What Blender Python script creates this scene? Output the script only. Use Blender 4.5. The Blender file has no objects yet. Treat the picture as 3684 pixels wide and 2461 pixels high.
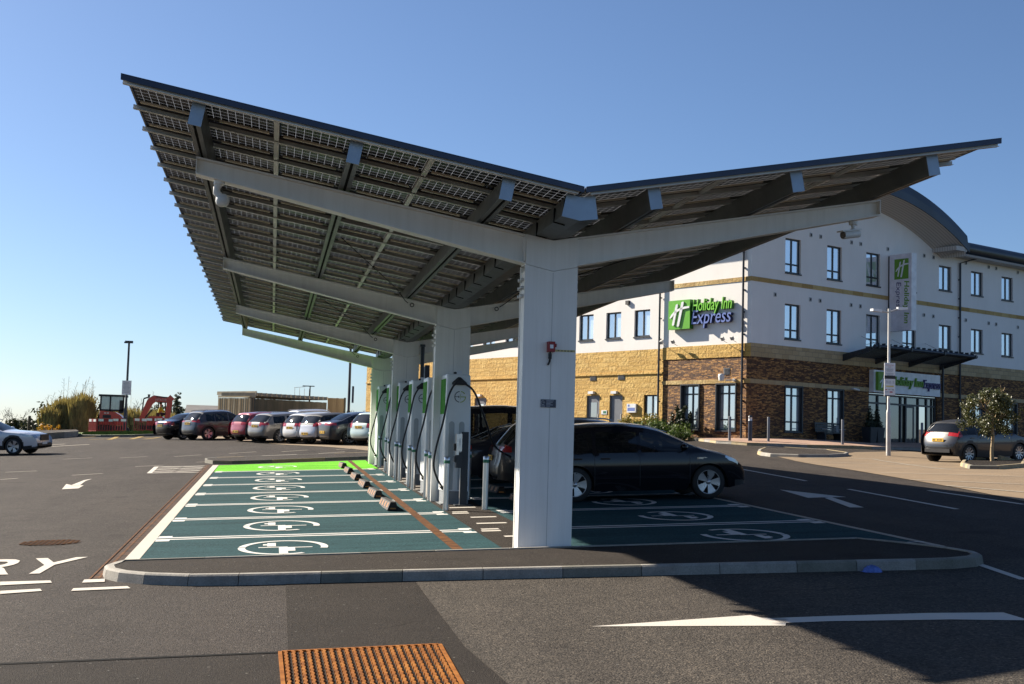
import bpy, bmesh, math, random
import numpy as np
from mathutils import Vector, Matrix, Euler
R = math.radians
random.seed(7)
SC = bpy.context.scene
COL = SC.collection
# ------------------------------------------------------------------ camera
FPX, PITCH, ROLL, YAW, CAMH = 4780.09, 0.0763777, 0.0277136, 0.1764105, 1.98
IW, IH = 3684.0, 2461.0
_fw = Vector((math.sin(YAW)*math.cos(PITCH), math.cos(YAW)*math.cos(PITCH), math.sin(PITCH)))
_r = Vector((math.cos(YAW), -math.sin(YAW), 0)); _u = _r.cross(_fw)
_r2 = _r*math.cos(ROLL) + _u*math.sin(ROLL); _u2 = -_r*math.sin(ROLL) + _u*math.cos(ROLL)
cam = bpy.data.cameras.new('camera'); camo = bpy.data.objects.new('camera', cam); COL.objects.link(camo)
cam.sensor_width = 36; cam.sensor_fit = 'HORIZONTAL'; cam.lens = FPX/IW*36; cam.clip_end = 3000; cam.clip_start = .1
camo.matrix_world = Matrix(((_r2.x, _u2.x, -_fw.x, 0), (_r2.y, _u2.y, -_fw.y, 0), (_r2.z, _u2.z, -_fw.z, CAMH), (0, 0, 0, 1)))
SC.camera = camo
# ------------------------------------------------------------------ sky, sun, exposure
SUN = Vector((-1.145, 1.196, 1.0)).normalized()          # towards the sun
EL = math.asin(SUN.z); AZ = math.atan2(SUN.x, SUN.y)     # azimuth from +Y, clockwise
w = bpy.data.worlds.new('World'); SC.world = w; w.use_nodes = True
nt = w.node_tree; nt.nodes.clear()
out = nt.nodes.new('ShaderNodeOutputWorld'); bg = nt.nodes.new('ShaderNodeBackground'); sk = nt.nodes.new('ShaderNodeTexSky')
sk.sky_type = 'NISHITA'; sk.sun_disc = False; sk.sun_elevation = EL; sk.sun_rotation = AZ
sk.air_density = 0.8; sk.dust_density = 0.5; sk.ozone_density = 6.0; sk.altitude = 0
bg.inputs['Strength'].default_value = 0.05
hs = nt.nodes.new('ShaderNodeHueSaturation'); hs.inputs['Saturation'].default_value = .97; hs.inputs['Value'].default_value = .94
nt.links.new(sk.outputs[0], hs.inputs['Color']); nt.links.new(hs.outputs[0], bg.inputs[0]); nt.links.new(bg.outputs[0], out.inputs[0])
sl = bpy.data.lights.new('sun', 'SUN'); so = bpy.data.objects.new('sun', sl); COL.objects.link(so)
sl.energy = 5.0; sl.angle = R(0.5); sl.color = (1.0, 0.90, 0.76)
so.rotation_euler = (-SUN).to_track_quat('-Z', 'Y').to_euler(); so.location = (-30, 30, 40)
SC.view_settings.view_transform = 'Standard'; SC.view_settings.look = 'None'
SC.view_settings.exposure = 1.4; SC.view_settings.gamma = 1.0
try: SC.view_settings.use_curve_mapping = False
except Exception: pass
SC.render.engine = 'CYCLES'
SC.cycles.max_bounces = 6; SC.cycles.transparent_max_bounces = 8; SC.cycles.caustics_reflective = False; SC.cycles.caustics_refractive = False
# ------------------------------------------------------------------ terrain
SX, SY = 0.042747, 0.0231352
ANCH = [(0, 8, 0), (5, 8, 0), (10, 8, 0), (-3, 14, 0), (3, 16, 0), (9, 15, 0), (14, 14, 0), (0, 24, 0), (6, 24, 0), (-5, 25, 0), (12, 24, 0), (0, 34, 0), (8, 34, 0), (13, 33, 0), (-6, 38, 0),
        (0, 44, 0), (7, 44, 0), (-10, 58, .0), (20.4, 55.1, .25), (27.8, 59, -.15), (32.8, 61.7, -.43), (17.9, 59.8, .25), (5.6, 83, .05), (25, 43, -.28), (21, 40, -.15),
        (32, 48, -.5), (18, 47, .0), (3.5, 60, .18), (-3.5, 69, .24), (-11, 95, .24), (-20, 95, .24), (-20, 60, 0), (0, 100, .2), (22, 20, 0), (30, 30, -.3)]
def sclamp(v, a, s):
    return v if v < a-s else (a if v > a+s else v - (v-a+s)**2/(4*s))
def gz(x, y):
    X = sclamp(x, 45, 15); X = -sclamp(-X, 40, 15); Y = sclamp(y, 100, 20)
    num = den = 0.0
    for ax, ay, c in ANCH:
        d = ((x-ax)**2+(y-ay)**2+4.0)**1.6
        num += c/d; den += 1/d
    c = num/den
    # the charging area itself is an even plane
    dd = max(max(-5-x, x-13, 0), max(y-38, 0)*.8)
    m = min(1, dd/8.0); m = m*m*(3-2*m)
    far = 1.0 if y < 130 else max(0, 1-(y-130)/60)
    return SX*X+SY*Y+c*m*far
def ray(px, py):
    k = IW/2347.0
    a = (px*k-IW/2)/FPX; b = -(py*k-IH/2)/FPX
    return _r2*a+_u2*b+_fw
def ground_at(px, py):
    """a point of the ground, found from where it is seen in the survey photograph"""
    d = ray(px, py); t = 4.0; o = Vector((0, 0, CAMH))
    while t < 300:
        q = o+d*t
        if q.z < gz(q.x, q.y): break
        t += .5
    a, b = t-.5, t
    for _ in range(24):
        m = (a+b)/2; q = o+d*m
        if q.z < gz(q.x, q.y): b = m
        else: a = m
    return o+d*b
def pix(v):
    d = v-Vector((0, 0, CAMH)); z = d.dot(_fw); k = 2347/IW
    return (IW/2+FPX*d.dot(_r2)/z)*k, (IH/2-FPX*d.dot(_u2)/z)*k
def ground_on(px, Y):
    """the ground at a given distance, on a given bearing"""
    d = ray(px, 985); x = d.x/d.y*Y; return Vector((x, Y, gz(x, Y)))
def ppm(v): return FPX*2347/IW/(v.x*_fw.x+v.y*_fw.y)      # survey pixels per metre at that depth
# ------------------------------------------------------------------ mesh builder
class MB:
    def __init__(s): s.v = []; s.f = []; s.m = []; s.uv = []; s.sm = []
    def face(s, pts, mi=0, uv=None, smooth=False):
        n = len(s.v); s.v += [tuple(p) for p in pts]; s.f.append(list(range(n, n+len(pts)))); s.m.append(mi); s.uv.append(uv); s.sm.append(smooth)
    def mesh(s, verts, faces, mi=0, smooth=False):
        n = len(s.v); s.v += [tuple(p) for p in verts]
        for f in faces: s.f.append([i+n for i in f]); s.m.append(mi); s.uv.append(None); s.sm.append(smooth)
    def box(s, c, d, mi=0, rz=0, M=None):
        x, y, z = d[0]/2, d[1]/2, d[2]/2
        vs = [Vector(p) for p in ((-x,-y,-z),(x,-y,-z),(x,y,-z),(-x,y,-z),(-x,-y,z),(x,-y,z),(x,y,z),(-x,y,z))]
        T = M if M is not None else Matrix.Rotation(rz, 4, 'Z')
        c = Vector(c)
        s.mesh([T @ v + c for v in vs], [(3,2,1,0),(4,5,6,7),(0,1,5,4),(1,2,6,5),(2,3,7,6),(3,0,4,7)], mi)
    def bx(s, a, b, mi=0):
        s.box([(a[i]+b[i])/2 for i in range(3)], [abs(b[i]-a[i]) for i in range(3)], mi)
    def bbox(s, c, d, r, mi=0, rz=0):
        """box with its vertical edges rounded"""
        x, y = d[0]/2, d[1]/2; pts = []
        for sx, sy, a0 in ((1,1,0),(-1,1,90),(-1,-1,180),(1,-1,270)):
            for k in range(4):
                a = R(a0+30*k); pts.append((sx*(x-r)+r*math.cos(a), sy*(y-r)+r*math.sin(a)))
        s.prism(pts, c[2]-d[2]/2, c[2]+d[2]/2, mi, Matrix.Translation((c[0], c[1], 0)) @ Matrix.Rotation(rz, 4, 'Z'), smooth=False)
    def prism(s, pts, z0, z1, mi=0, T=None, smooth=False):
        """polygon in xy (counter-clockwise) raised from z0 to z1"""
        T = T or Matrix.Identity(4); n = len(pts)
        vs = [T @ Vector((p[0], p[1], z0)) for p in pts]+[T @ Vector((p[0], p[1], z1)) for p in pts]
        fs = [list(range(n))[::-1], list(range(n, 2*n))]+[(i, (i+1) % n, n+(i+1) % n, n+i) for i in range(n)]
        k = len(s.f); s.mesh(vs, fs, mi)
        if smooth:
            for i in range(k+2, len(s.f)): s.sm[i] = True
    def cyl(s, p0, p1, r0, r1=None, n=12, mi=0, caps=True):
        r1 = r0 if r1 is None else r1; p0, p1 = Vector(p0), Vector(p1); d = (p1-p0).normalized()
        a = d.orthogonal().normalized(); b = d.cross(a); vs = []
        for p, r in ((p0, r0), (p1, r1)):
            for i in range(n): t = 2*math.pi*i/n; vs.append(p+a*r*math.cos(t)+b*r*math.sin(t))
        s.mesh(vs, [(i, (i+1) % n, n+(i+1) % n, n+i) for i in range(n)], mi, True)
        if caps: s.mesh(vs, [list(range(n))[::-1], list(range(n, 2*n))], mi)
    def tube(s, path, r, n=8, mi=0):
        path = [Vector(p) for p in path]; vs = []; fs = []; a = None
        for i, p in enumerate(path):
            d = (path[min(i+1, len(path)-1)]-path[max(i-1, 0)]).normalized()
            a = (d.orthogonal() if a is None else a-d*a.dot(d)).normalized(); b = d.cross(a)
            rr = r[i] if isinstance(r, (list, tuple)) else r
            for k in range(n): t = 2*math.pi*k/n; vs.append(p+a*rr*math.cos(t)+b*rr*math.sin(t))
        for i in range(len(path)-1):
            for k in range(n): fs.append((i*n+k, i*n+(k+1) % n, (i+1)*n+(k+1) % n, (i+1)*n+k))
        s.mesh(vs, fs, mi, True); L = len(path)-1
        s.mesh(vs, [list(range(n))[::-1], list(range(L*n, L*n+n))], mi)
    def lathe(s, prof, T=None, n=24, mi=0):
        """profile of (radius, height) turned round local z"""
        T = T or Matrix.Identity(4); vs = []; fs = []
        for r, z in prof:
            for i in range(n): t = 2*math.pi*i/n; vs.append(T @ Vector((r*math.cos(t), r*math.sin(t), z)))
        for j in range(len(prof)-1):
            for i in range(n): fs.append((j*n+i, j*n+(i+1) % n, (j+1)*n+(i+1) % n, (j+1)*n+i))
        s.mesh(vs, fs, mi, True)
    def ball(s, c, r, mi=0, n=10, m=7):
        r = (r, r, r) if not isinstance(r, (tuple, list)) else r
        prof = [(max(1e-4, math.sin(math.pi*i/m)), -math.cos(math.pi*i/m)) for i in range(m+1)]
        s.lathe(prof, Matrix.Translation(c) @ Matrix.Diagonal((r[0], r[1], r[2], 1)), n, mi)
    def build(s, name, mats, parent=None, world=True, kind=None, label=None, smooth_angle=None, weld=False):
        me = bpy.data.meshes.new(name)
        off = Vector((0, 0, 0))
        Mi = None
        if parent is not None and world:
            Mi = wm(parent).inverted()
        vs = s.v if Mi is None else [tuple(Mi @ Vector(p)) for p in s.v]
        me.from_pydata(vs, [], s.f)
        if not isinstance(mats, (list, tuple)): mats = [mats]
        for m in mats: me.materials.append(m)
        me.polygons.foreach_set('material_index', s.m)
        me.polygons.foreach_set('use_smooth', s.sm)
        if any(u is not None for u in s.uv):
            ul = me.uv_layers.new(name='UVMap'); i = 0
            for p, u in zip(me.polygons, s.uv):
                for q in range(p.loop_total):
                    ul.data[p.loop_start+q].uv = u[q] if u else (0, 0)
        if weld:
            bm = bmesh.new(); bm.from_mesh(me); bmesh.ops.remove_doubles(bm, verts=bm.verts, dist=1e-4)
            bmesh.ops.recalc_face_normals(bm, faces=bm.faces); bm.to_mesh(me); bm.free()
        me.update()
        o = bpy.data.objects.new(name, me); COL.objects.link(o)
        if parent is not None: o.parent = parent
        if kind: o['kind'] = kind
        if label: o['label'] = label
        return o
def wm(o):
    """world matrix from the parents' own transforms, without a depsgraph update"""
    M = Matrix.LocRotScale(o.location, o.rotation_euler, o.scale)
    return wm(o.parent) @ M if o.parent else M
def tag(o, label, cat, group=None):
    o['label'] = label; o['category'] = cat
    if group: o['group'] = group
    return o
def thing(name, label, cat, loc=(0, 0, 0), rz=0, group=None):
    o = bpy.data.objects.new(name, None); COL.objects.link(o); o.empty_display_size = .2
    o.location = loc; o.rotation_euler = (0, 0, rz)
    return tag(o, label, cat, group)
def dup(root, loc, rz, label, group=None):
    r = root.copy(); COL.objects.link(r); r.location = loc; r.rotation_euler = (0, 0, rz); r['label'] = label
    if group: r['group'] = group
    for ch in list(root.children):
        c = ch.copy(); COL.objects.link(c); c.parent = r
        for g in list(ch.children):
            e = g.copy(); COL.objects.link(e); e.parent = c
    return r
def struct(o): o['kind'] = 'structure'; return o
# ------------------------------------------------------------------ writing
_tc = {}
def text_geo(body, shear=0.0, extrude=0.02, bold=0.0):
    key = (body, shear, extrude, bold)
    if key in _tc: return _tc[key]
    cu = bpy.data.curves.new('writing', 'FONT'); cu.body = body; cu.shear = shear; cu.extrude = extrude; cu.size = 1; cu.resolution_u = 3; cu.offset = bold
    ob = bpy.data.objects.new('writing', cu); COL.objects.link(ob)
    dg = bpy.context.evaluated_depsgraph_get(); me = bpy.data.meshes.new_from_object(ob.evaluated_get(dg))
    vs = [v.co.copy() for v in me.vertices]; fs = [list(p.vertices) for p in me.polygons]
    bpy.data.objects.remove(ob); bpy.data.curves.remove(cu); bpy.data.meshes.remove(me)
    _tc[key] = (vs, fs); return _tc[key]
def put_text(mb, body, T, w=None, h=None, mi=0, depth=.03, shear=0, bold=0.0):
    """writing laid in the local xy plane of T, its lower left corner at the origin"""
    vs, fs = text_geo(body, shear, .5, bold)
    x0 = min(v.x for v in vs); x1 = max(v.x for v in vs); y0 = min(v.y for v in vs); y1 = max(v.y for v in vs)
    sx = w/(x1-x0) if w else None; sy = h/(y1-y0) if h else None
    sx = sx or sy; sy = sy or sx
    mb.mesh([T @ Vector(((v.x-x0)*sx, (v.y-y0)*sy, (v.z+.5)*depth)) for v in vs], fs, mi)
def frame_T(o, ex, ey):
    ex, ey = Vector(ex).normalized(), Vector(ey).normalized(); ez = ex.cross(ey)
    return Matrix(((ex.x, ey.x, ez.x, o[0]), (ex.y, ey.y, ez.y, o[1]), (ex.z, ey.z, ez.z, o[2]), (0, 0, 0, 1)))
# ------------------------------------------------------------------ materials
class NT:
    def __init__(s, name):
        s.m = bpy.data.materials.new(name); s.m.use_nodes = True; s.t = s.m.node_tree; s.b = s.t.nodes['Principled BSDF']
    def n(s, typ, **kw):
        o = s.t.nodes.new(typ)
        for k, v in kw.items():
            if hasattr(o, k): setattr(o, k, v)
            else: o.inputs[k.replace('_', ' ')].default_value = v
        return o
    def l(s, a, b): s.t.links.new(a, b)
    def coord(s, kind='Object'):
        if not hasattr(s, '_c'): s._c = s.n('ShaderNodeTexCoord')
        return s._c.outputs[kind]
    def noise(s, scale, detail=3, rough=.55, vec=None, dist=0):
        o = s.n('ShaderNodeTexNoise'); o.inputs['Scale'].default_value = scale; o.inputs['Detail'].default_value = detail; o.inputs['Roughness'].default_value = rough; o.inputs['Distortion'].default_value = dist
        s.l(vec if vec is not None else s.coord(), o.inputs['Vector']); return o.outputs['Fac']
    def ramp(s, fac, stops, interp='LINEAR'):
        o = s.n('ShaderNodeValToRGB'); o.color_ramp.interpolation = interp; e = o.color_ramp.elements
        while len(e) < len(stops): e.new(.5)
        for q, (p, c) in zip(e, stops): q.position = p; q.color = (*c, 1) if len(c) == 3 else c
        s.l(fac, o.inputs[0]); return o.outputs[0]
    def mix(s, fac, a, b, mode='MIX'):
        o = s.n('ShaderNodeMix'); o.data_type = 'RGBA'; o.blend_type = mode; o.clamp_result = False
        for v, i in ((fac, 0), (a, 6), (b, 7)):
            if isinstance(v, (int, float)): o.inputs[i].default_value = v
            elif isinstance(v, (tuple, list)): o.inputs[i].default_value = (*v, 1)
            else: s.l(v, o.inputs[i])
        return o.outputs[2]
    def math(s, op, a, b=0.0, c=0.0):
        o = s.n('ShaderNodeMath'); o.operation = op
        for i, v in enumerate((a, b, c)):
            if isinstance(v, (int, float)): o.inputs[i].default_value = v
            else: s.l(v, o.inputs[i])
        return o.outputs[0]
    def bump(s, h, strength=.3, dist=.02):
        o = s.n('ShaderNodeBump'); o.inputs['Strength'].default_value = strength; o.inputs['Distance'].default_value = dist
        s.l(h, o.inputs['Height']); s.l(o.outputs[0], s.b.inputs['Normal']); return o
    def set(s, **kw):
        for k, v in kw.items():
            i = s.b.inputs[k.replace('_', ' ')]
            if isinstance(v, (int, float)): i.default_value = v
            elif isinstance(v, (tuple, list)): i.default_value = (*v, 1) if len(v) == 3 else v
            else: s.l(v, i)
        return s
def plain(name, col, rough=.5, metal=0.0, var=.12, scale=3.0, bump=0.0, coat=0.0, bscale=60, spec=.5):
    t = NT(name); f = t.noise(scale, 4)
    c0 = tuple(c*(1-var) for c in col); c1 = tuple(min(1, c*(1+var)) for c in col)
    t.set(Base_Color=t.ramp(f, [(.3, c0), (.7, c1)]), Roughness=t.math('MULTIPLY_ADD', t.noise(scale*3, 2), .2, rough-.1), Metallic=metal)
    t.b.inputs['Coat Weight'].default_value = coat; t.b.inputs['Coat Roughness'].default_value = .05; t.b.inputs['Specular IOR Level'].default_value = spec
    if bump: t.bump(t.noise(bscale, 3), bump, .01)
    return t.m
M = {}
def asphalt(name, dark, light, speck=.5, sc=1.0, rough=.85):
    t = NT(name); big = t.noise(.35, 5); mid = t.noise(2.2, 4); v = t.n('ShaderNodeTexVoronoi'); v.inputs['Scale'].default_value = 75*sc; t.l(t.coord(), v.inputs['Vector'])
    grain = t.noise(34*sc, 5, .75)
    base = t.mix(t.math('MULTIPLY', big, .9), dark, light)
    base = t.mix(t.ramp(mid, [(.42, (0,0,0)), (.7, (.35,.35,.35))]), base, tuple(c*.72 for c in dark))
    stone = t.ramp(v.outputs['Color'], [(.0, (.45,.45,.45)), (.55, (.9,.9,.9)), (.86, (1.25,1.2,1.12)), (1, (2.3,2.15,1.9))])
    base = t.mix(speck, base, stone, 'MULTIPLY')
    base = t.mix(.8, base, t.ramp(grain, [(.34, (.35,.35,.36)), (.5, (.95,.95,.95)), (.66, (2.0,1.92,1.8))]), 'MULTIPLY')
    st = t.n('ShaderNodeMapping'); st.inputs['Scale'].default_value = (.55, .09, 1); st.inputs['Rotation'].default_value = (0, 0, .12); t.l(t.coord(), st.inputs[0]); tr_ = t.noise(1.2, 4, .6, st.outputs[0])
    base = t.mix(.55, base, t.ramp(tr_, [(.35, (.72,.72,.73)), (.5, (1,1,1)), (.68, (1.22,1.2,1.16))]), 'MULTIPLY')
    vs_ = t.n('ShaderNodeTexVoronoi'); vs_.inputs['Scale'].default_value = 7; t.l(t.coord(), vs_.inputs['Vector']); base = t.mix(t.ramp(vs_.outputs['Distance'], [(.05, (.75,.75,.75)), (.09, (0,0,0))]), base, (.20,.19,.17))
    crk = t.n('ShaderNodeTexVoronoi'); crk.feature = 'DISTANCE_TO_EDGE'; crk.inputs['Scale'].default_value = .42; wn = t.n('ShaderNodeTexNoise'); wn.inputs['Scale'].default_value = 2.5; wn.inputs['Detail'].default_value = 6; t.l(t.coord(), wn.inputs['Vector']); vm = t.n('ShaderNodeVectorMath'); vm.operation = 'MULTIPLY_ADD'; vm.inputs[1].default_value = (.5,.5,0); t.l(wn.outputs['Color'], vm.inputs[0]); t.l(t.coord(), vm.inputs[2]); t.l(vm.outputs[0], crk.inputs['Vector'])
    cm = t.math('MULTIPLY', t.ramp(crk.outputs['Distance'], [(.001, (1,1,1)), (.006, (0,0,0))]), t.ramp(t.noise(.23, 2), [(.52, (0,0,0)), (.6, (.6,.6,.6))])); base = t.mix(cm, base, tuple(c*.35 for c in dark))
    spot = t.noise(.9, 2, .4); base = t.mix(t.ramp(spot, [(.66, (0,0,0)), (.74, (.5,.5,.5))]), base, tuple(c*.5 for c in dark))
    t.set(Base_Color=base, Roughness=rough); t.b.inputs['Specular IOR Level'].default_value = .08
    h = t.math('ADD', grain, t.math('MULTIPLY', v.outputs['Distance'], -.8)); t.bump(h, .9, .012)
    return t.m
M['asphalt'] = asphalt('asphalt', (.046,.040,.037), (.068,.060,.054), .55)
M['asphalt_new'] = asphalt('asphalt_patch', (.028,.024,.021), (.040,.034,.030), .35, 1.4)
M['asphalt_light'] = asphalt('asphalt_light', (.062,.055,.048), (.088,.078,.067), .8, .8)
M['island_top'] = asphalt('island_asphalt', (.036,.030,.026), (.050,.043,.037), .3, 1.6)
def paint(name, col, wear=.35, under=(.08,.072,.065), lo=.36, hi=.46):
    t = NT(name); n = t.noise(26, 5, .7); big = t.noise(1.3, 3)
    col2 = t.mix(t.math('MULTIPLY', big, .5), col, tuple(c*.72 for c in col))
    f = t.ramp(t.math('MULTIPLY_ADD', big, .35, n), [(lo, (1,1,1)), (hi, (0,0,0))])
    t.set(Base_Color=t.mix(t.math('MULTIPLY', f, wear), col2, under), Roughness=.8); t.b.inputs['Specular IOR Level'].default_value = .15; t.bump(t.noise(70, 3), .5, .008); return t.m
M['white_paint'] = paint('white_road_paint', (.55,.51,.45), .75, (.05,.045,.04))
M['white_paint_clean'] = paint('white_bay_paint', (.60,.60,.58), .65, (.05,.075,.075), lo=.40, hi=.56)
M['worn_paint'] = paint('worn_white_paint', (.40,.36,.30), .8, (.05,.045,.04), lo=.5, hi=.62)
M['yellow_paint'] = paint('worn_yellow_paint', (.30,.20,.05), .8, (.05,.045,.04), lo=.5, hi=.62)
M['mark_cream'] = paint('cream_border_paint', (.50,.47,.41), .3)
def teal(name, a, b):
    t = NT(name); g = t.noise(30, 5, .8); big = t.noise(.6, 4); mid = t.noise(5, 3)
    c = t.mix(t.math('MULTIPLY', big, .9), a, b); c = t.mix(.75, c, t.ramp(g, [(.32, (.35,.37,.4)), (.5, (.95,.95,.95)), (.66, (2.0,1.95,1.9))]), 'MULTIPLY')
    c = t.mix(t.ramp(mid, [(.6, (0,0,0)), (.8, (.4,.4,.4))]), c, tuple(q*.6 for q in a))
    mp = t.n('ShaderNodeMapping'); mp.inputs['Scale'].default_value = (.22, 1.5, 1); t.l(t.coord(), mp.inputs[0]); tk = t.noise(1.6, 5, .6, mp.outputs[0]); c = t.mix(.8, c, t.ramp(tk, [(.32, (.66,.67,.68)), (.5, (1,1,1)), (.7, (1.22,1.2,1.18))]), 'MULTIPLY')
    oil = t.noise(1.1, 3, .5); c = t.mix(t.ramp(oil, [(.66, (0,0,0)), (.76, (.55,.55,.55))]), c, tuple(q*.45 for q in a))
    t.set(Base_Color=c, Roughness=.9); t.b.inputs['Specular IOR Level'].default_value = .06; t.bump(g, .8, .01); return t.m
M['teal'] = teal('teal_bay_surface', (.015,.046,.054), (.027,.070,.078))
M['green_bay'] = teal('lime_bay_surface', (.11,.40,.018), (.14,.46,.028))
def kerbm(name, a, b):
    t = NT(name); n = t.noise(4, 5, .7); g = t.noise(60, 3)
    t.set(Base_Color=t.mix(.6, t.ramp(n, [(.3, a), (.7, b)]), t.ramp(g, [(.3, (.7,.7,.7)), (.7, (1.2,1.2,1.2))]), 'MULTIPLY'), Roughness=.85); t.bump(g, .4, .01); return t.m
M['kerb'] = kerbm('kerb_concrete', (.21,.195,.17), (.33,.31,.27)); M['kerb_yellow'] = kerbm('kerb_sandy', (.29,.215,.105), (.38,.31,.19)); M['kerb_dark'] = kerbm('kerb_mossy', (.14,.135,.105), (.21,.195,.16))
def rust(name, a, b, c):
    t = NT(name); n = t.noise(5, 6, .7); g = t.noise(45, 4)
    t.set(Base_Color=t.ramp(n, [(.28, a), (.5, b), (.72, c)]), Roughness=.85); t.b.inputs['Specular IOR Level'].default_value = .1; t.bump(g, .4, .008); return t.m
M['rust'] = rust('rusty_iron', (.035,.015,.008), (.095,.038,.012), (.16,.070,.020)); M['rust_bright'] = rust('bright_rust_iron', (.10,.034,.009), (.25,.088,.016), (.38,.16,.034))
M['rust_dark'] = rust('dark_channel_iron', (.022,.016,.014), (.045,.028,.02), (.13,.055,.025))
def steel():
    t = NT('cream_white_steel_paint'); mp = t.n('ShaderNodeMapping'); mp.inputs['Scale'].default_value = (7, 7, .35); t.l(t.coord(), mp.inputs[0]); st = t.noise(1.6, 5, .65, mp.outputs[0]); sm = t.noise(1.1, 4); sc_ = t.noise(11, 4, .7)
    c = t.mix(.8, (.87,.85,.80), t.ramp(st, [(.3, (.91,.905,.89)), (.55, (1.0,1.0,1.0)), (.75, (1.03,1.03,1.03))]), 'MULTIPLY'); c = t.mix(.7, c, t.ramp(sm, [(.3, (.93,.93,.925)), (.7, (1.03,1.03,1.02))]), 'MULTIPLY')
    c = t.mix(t.ramp(sc_, [(.68, (0,0,0)), (.76, (.35,.35,.35))]), c, (.42,.38,.32)); t.set(Base_Color=c, Roughness=t.math('MULTIPLY_ADD', sm, .3, .3)); return t.m
M['steel_white'] = steel()
M['purlin'] = plain('grey_green_steel', (.085,.09,.085), .45, .1, .12, 1.5)
M['purlin_end'] = plain('blue_grey_end_cap', (.27,.34,.42), .35, .3, .1, 3)
M['fascia'] = plain('navy_fascia_metal', (.028,.036,.062), .32, .3, .15, 1)
M['rail'] = plain('galvanised_rail', (.66,.64,.58), .5, .1, .15, 2); M['tray'] = plain('cable_tray_cream', (.55,.46,.33), .6, 0, .2, 2)
M['black_gap'] = plain('black_rubber_gap', (.012,.012,.012), .9, spec=.05); M['bolt'] = plain('bolt_steel', (.6,.6,.58), .4, .5)
def stainless():
    t = NT('brushed_stainless'); mp = t.n('ShaderNodeMapping'); mp.inputs['Scale'].default_value = (90, 90, 1.5); t.l(t.coord(), mp.inputs[0])
    n = t.noise(3, 4, .6, mp.outputs[0]); t.set(Base_Color=t.ramp(n, [(.2, (.50,.48,.46)), (.8, (.78,.77,.75))]), Metallic=.9, Roughness=.28); return t.m
M['stainless'] = stainless()
M['ch_white'] = plain('charger_white_paint', (.70,.73,.74), .35, 0, .05, 1.5, coat=.2); M['ch_grey'] = plain('charger_grey_plinth', (.21,.225,.235), .5, .2); M['ch_panel'] = plain('charger_grey_panel', (.40,.435,.445), .45)
M['ch_green'] = plain('green_screen_strip', (.05,.27,.015), .7, spec=.1); M['logo_dark'] = plain('logo_charcoal', (.035,.05,.065), .4); M['logo_green'] = plain('logo_green', (.30,.38,.03), .4)
M['rubber'] = plain('black_rubber', (.018,.018,.019), .55, 0, .2, 5); M['dark_post'] = plain('dark_grey_post', (.035,.042,.05), .45, .3); M['label_white'] = plain('white_label', (.75,.77,.78), .5)
M['band_green'] = plain('green_reflective_band', (.03,.17,.085), .4); M['amber'] = plain('amber_reflector', (.34,.13,.012), .5, 0, .15, 20); M['ws_black'] = plain('black_rubber_stop', (.014,.012,.011), .75, 0, .2, 8, .3)
M['red_plastic'] = plain('red_plastic', (.27,.012,.012), .45); M['yellow_tape'] = plain('yellow_tape', (.62,.52,.22), .6); M['sign_navy'] = plain('navy_sign', (.03,.035,.06), .35); M['pale_ink'] = plain('pale_ink', (.42,.44,.47), .5)
M['camera_white'] = plain('camera_white_plastic', (.68,.68,.65), .4); M['camera_glass'] = plain('camera_black_glass', (.01,.01,.012), .1)
M['litter'] = plain('blue_cloth', (.10,.16,.42), .7, 0, .3, 20)
# ------------------------------------------------------------------ ground and roads
def axis(a, parts):
    o = [a]
    for end, st in parts:
        n = max(1, round((end-o[-1])/st)); b = o[-1]; o += [b+(end-b)*(i+1)/n for i in range(n)]
    return o
gx = axis(-700, [(-200, 100), (-80, 15), (-26, 4), (44, 1), (80, 4), (200, 15), (900, 100)])
gy = axis(-60, [(0, 10), (100, 1), (140, 4), (260, 15), (1400, 120)])
mb = MB(); nx = len(gx)
mb.mesh([(x, y, gz(x, y)) for y in gy for x in gx], [(j*nx+i, j*nx+i+1, (j+1)*nx+i+1, (j+1)*nx+i) for j in range(len(gy)-1) for i in range(nx-1)], 0, True)
# beyond the car park the same sheet is grass
for k, f in enumerate(mb.f):
    x = sum(mb.v[i][0] for i in f)/4; y = sum(mb.v[i][1] for i in f)/4
    if y > 110 or x < -60 or x > 70: mb.m[k] = 1
tt = NT('field_grass'); f_ = tt.noise(.05, 6); f2 = tt.noise(2.5, 5, .7)
tt.set(Base_Color=tt.mix(.5, tt.ramp(f_, [(.35, (.05,.075,.022)), (.65, (.12,.13,.05))]), tt.ramp(f2, [(.3, (.5,.5,.5)), (.7, (1.4,1.4,1.3))]), 'MULTIPLY'), Roughness=.9); M['field'] = tt.m
tt = NT('verge_grass'); f_ = tt.noise(3, 5, .7); tt.set(Base_Color=tt.ramp(f_, [(.3, (.045,.075,.012)), (.55, (.10,.15,.025)), (.75, (.20,.19,.05))]), Roughness=.9); tt.bump(tt.noise(30, 4), 1, .05); M['verge'] = tt.m
struct(mb.build('ground', [M['asphalt'], M['field']]))
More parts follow.
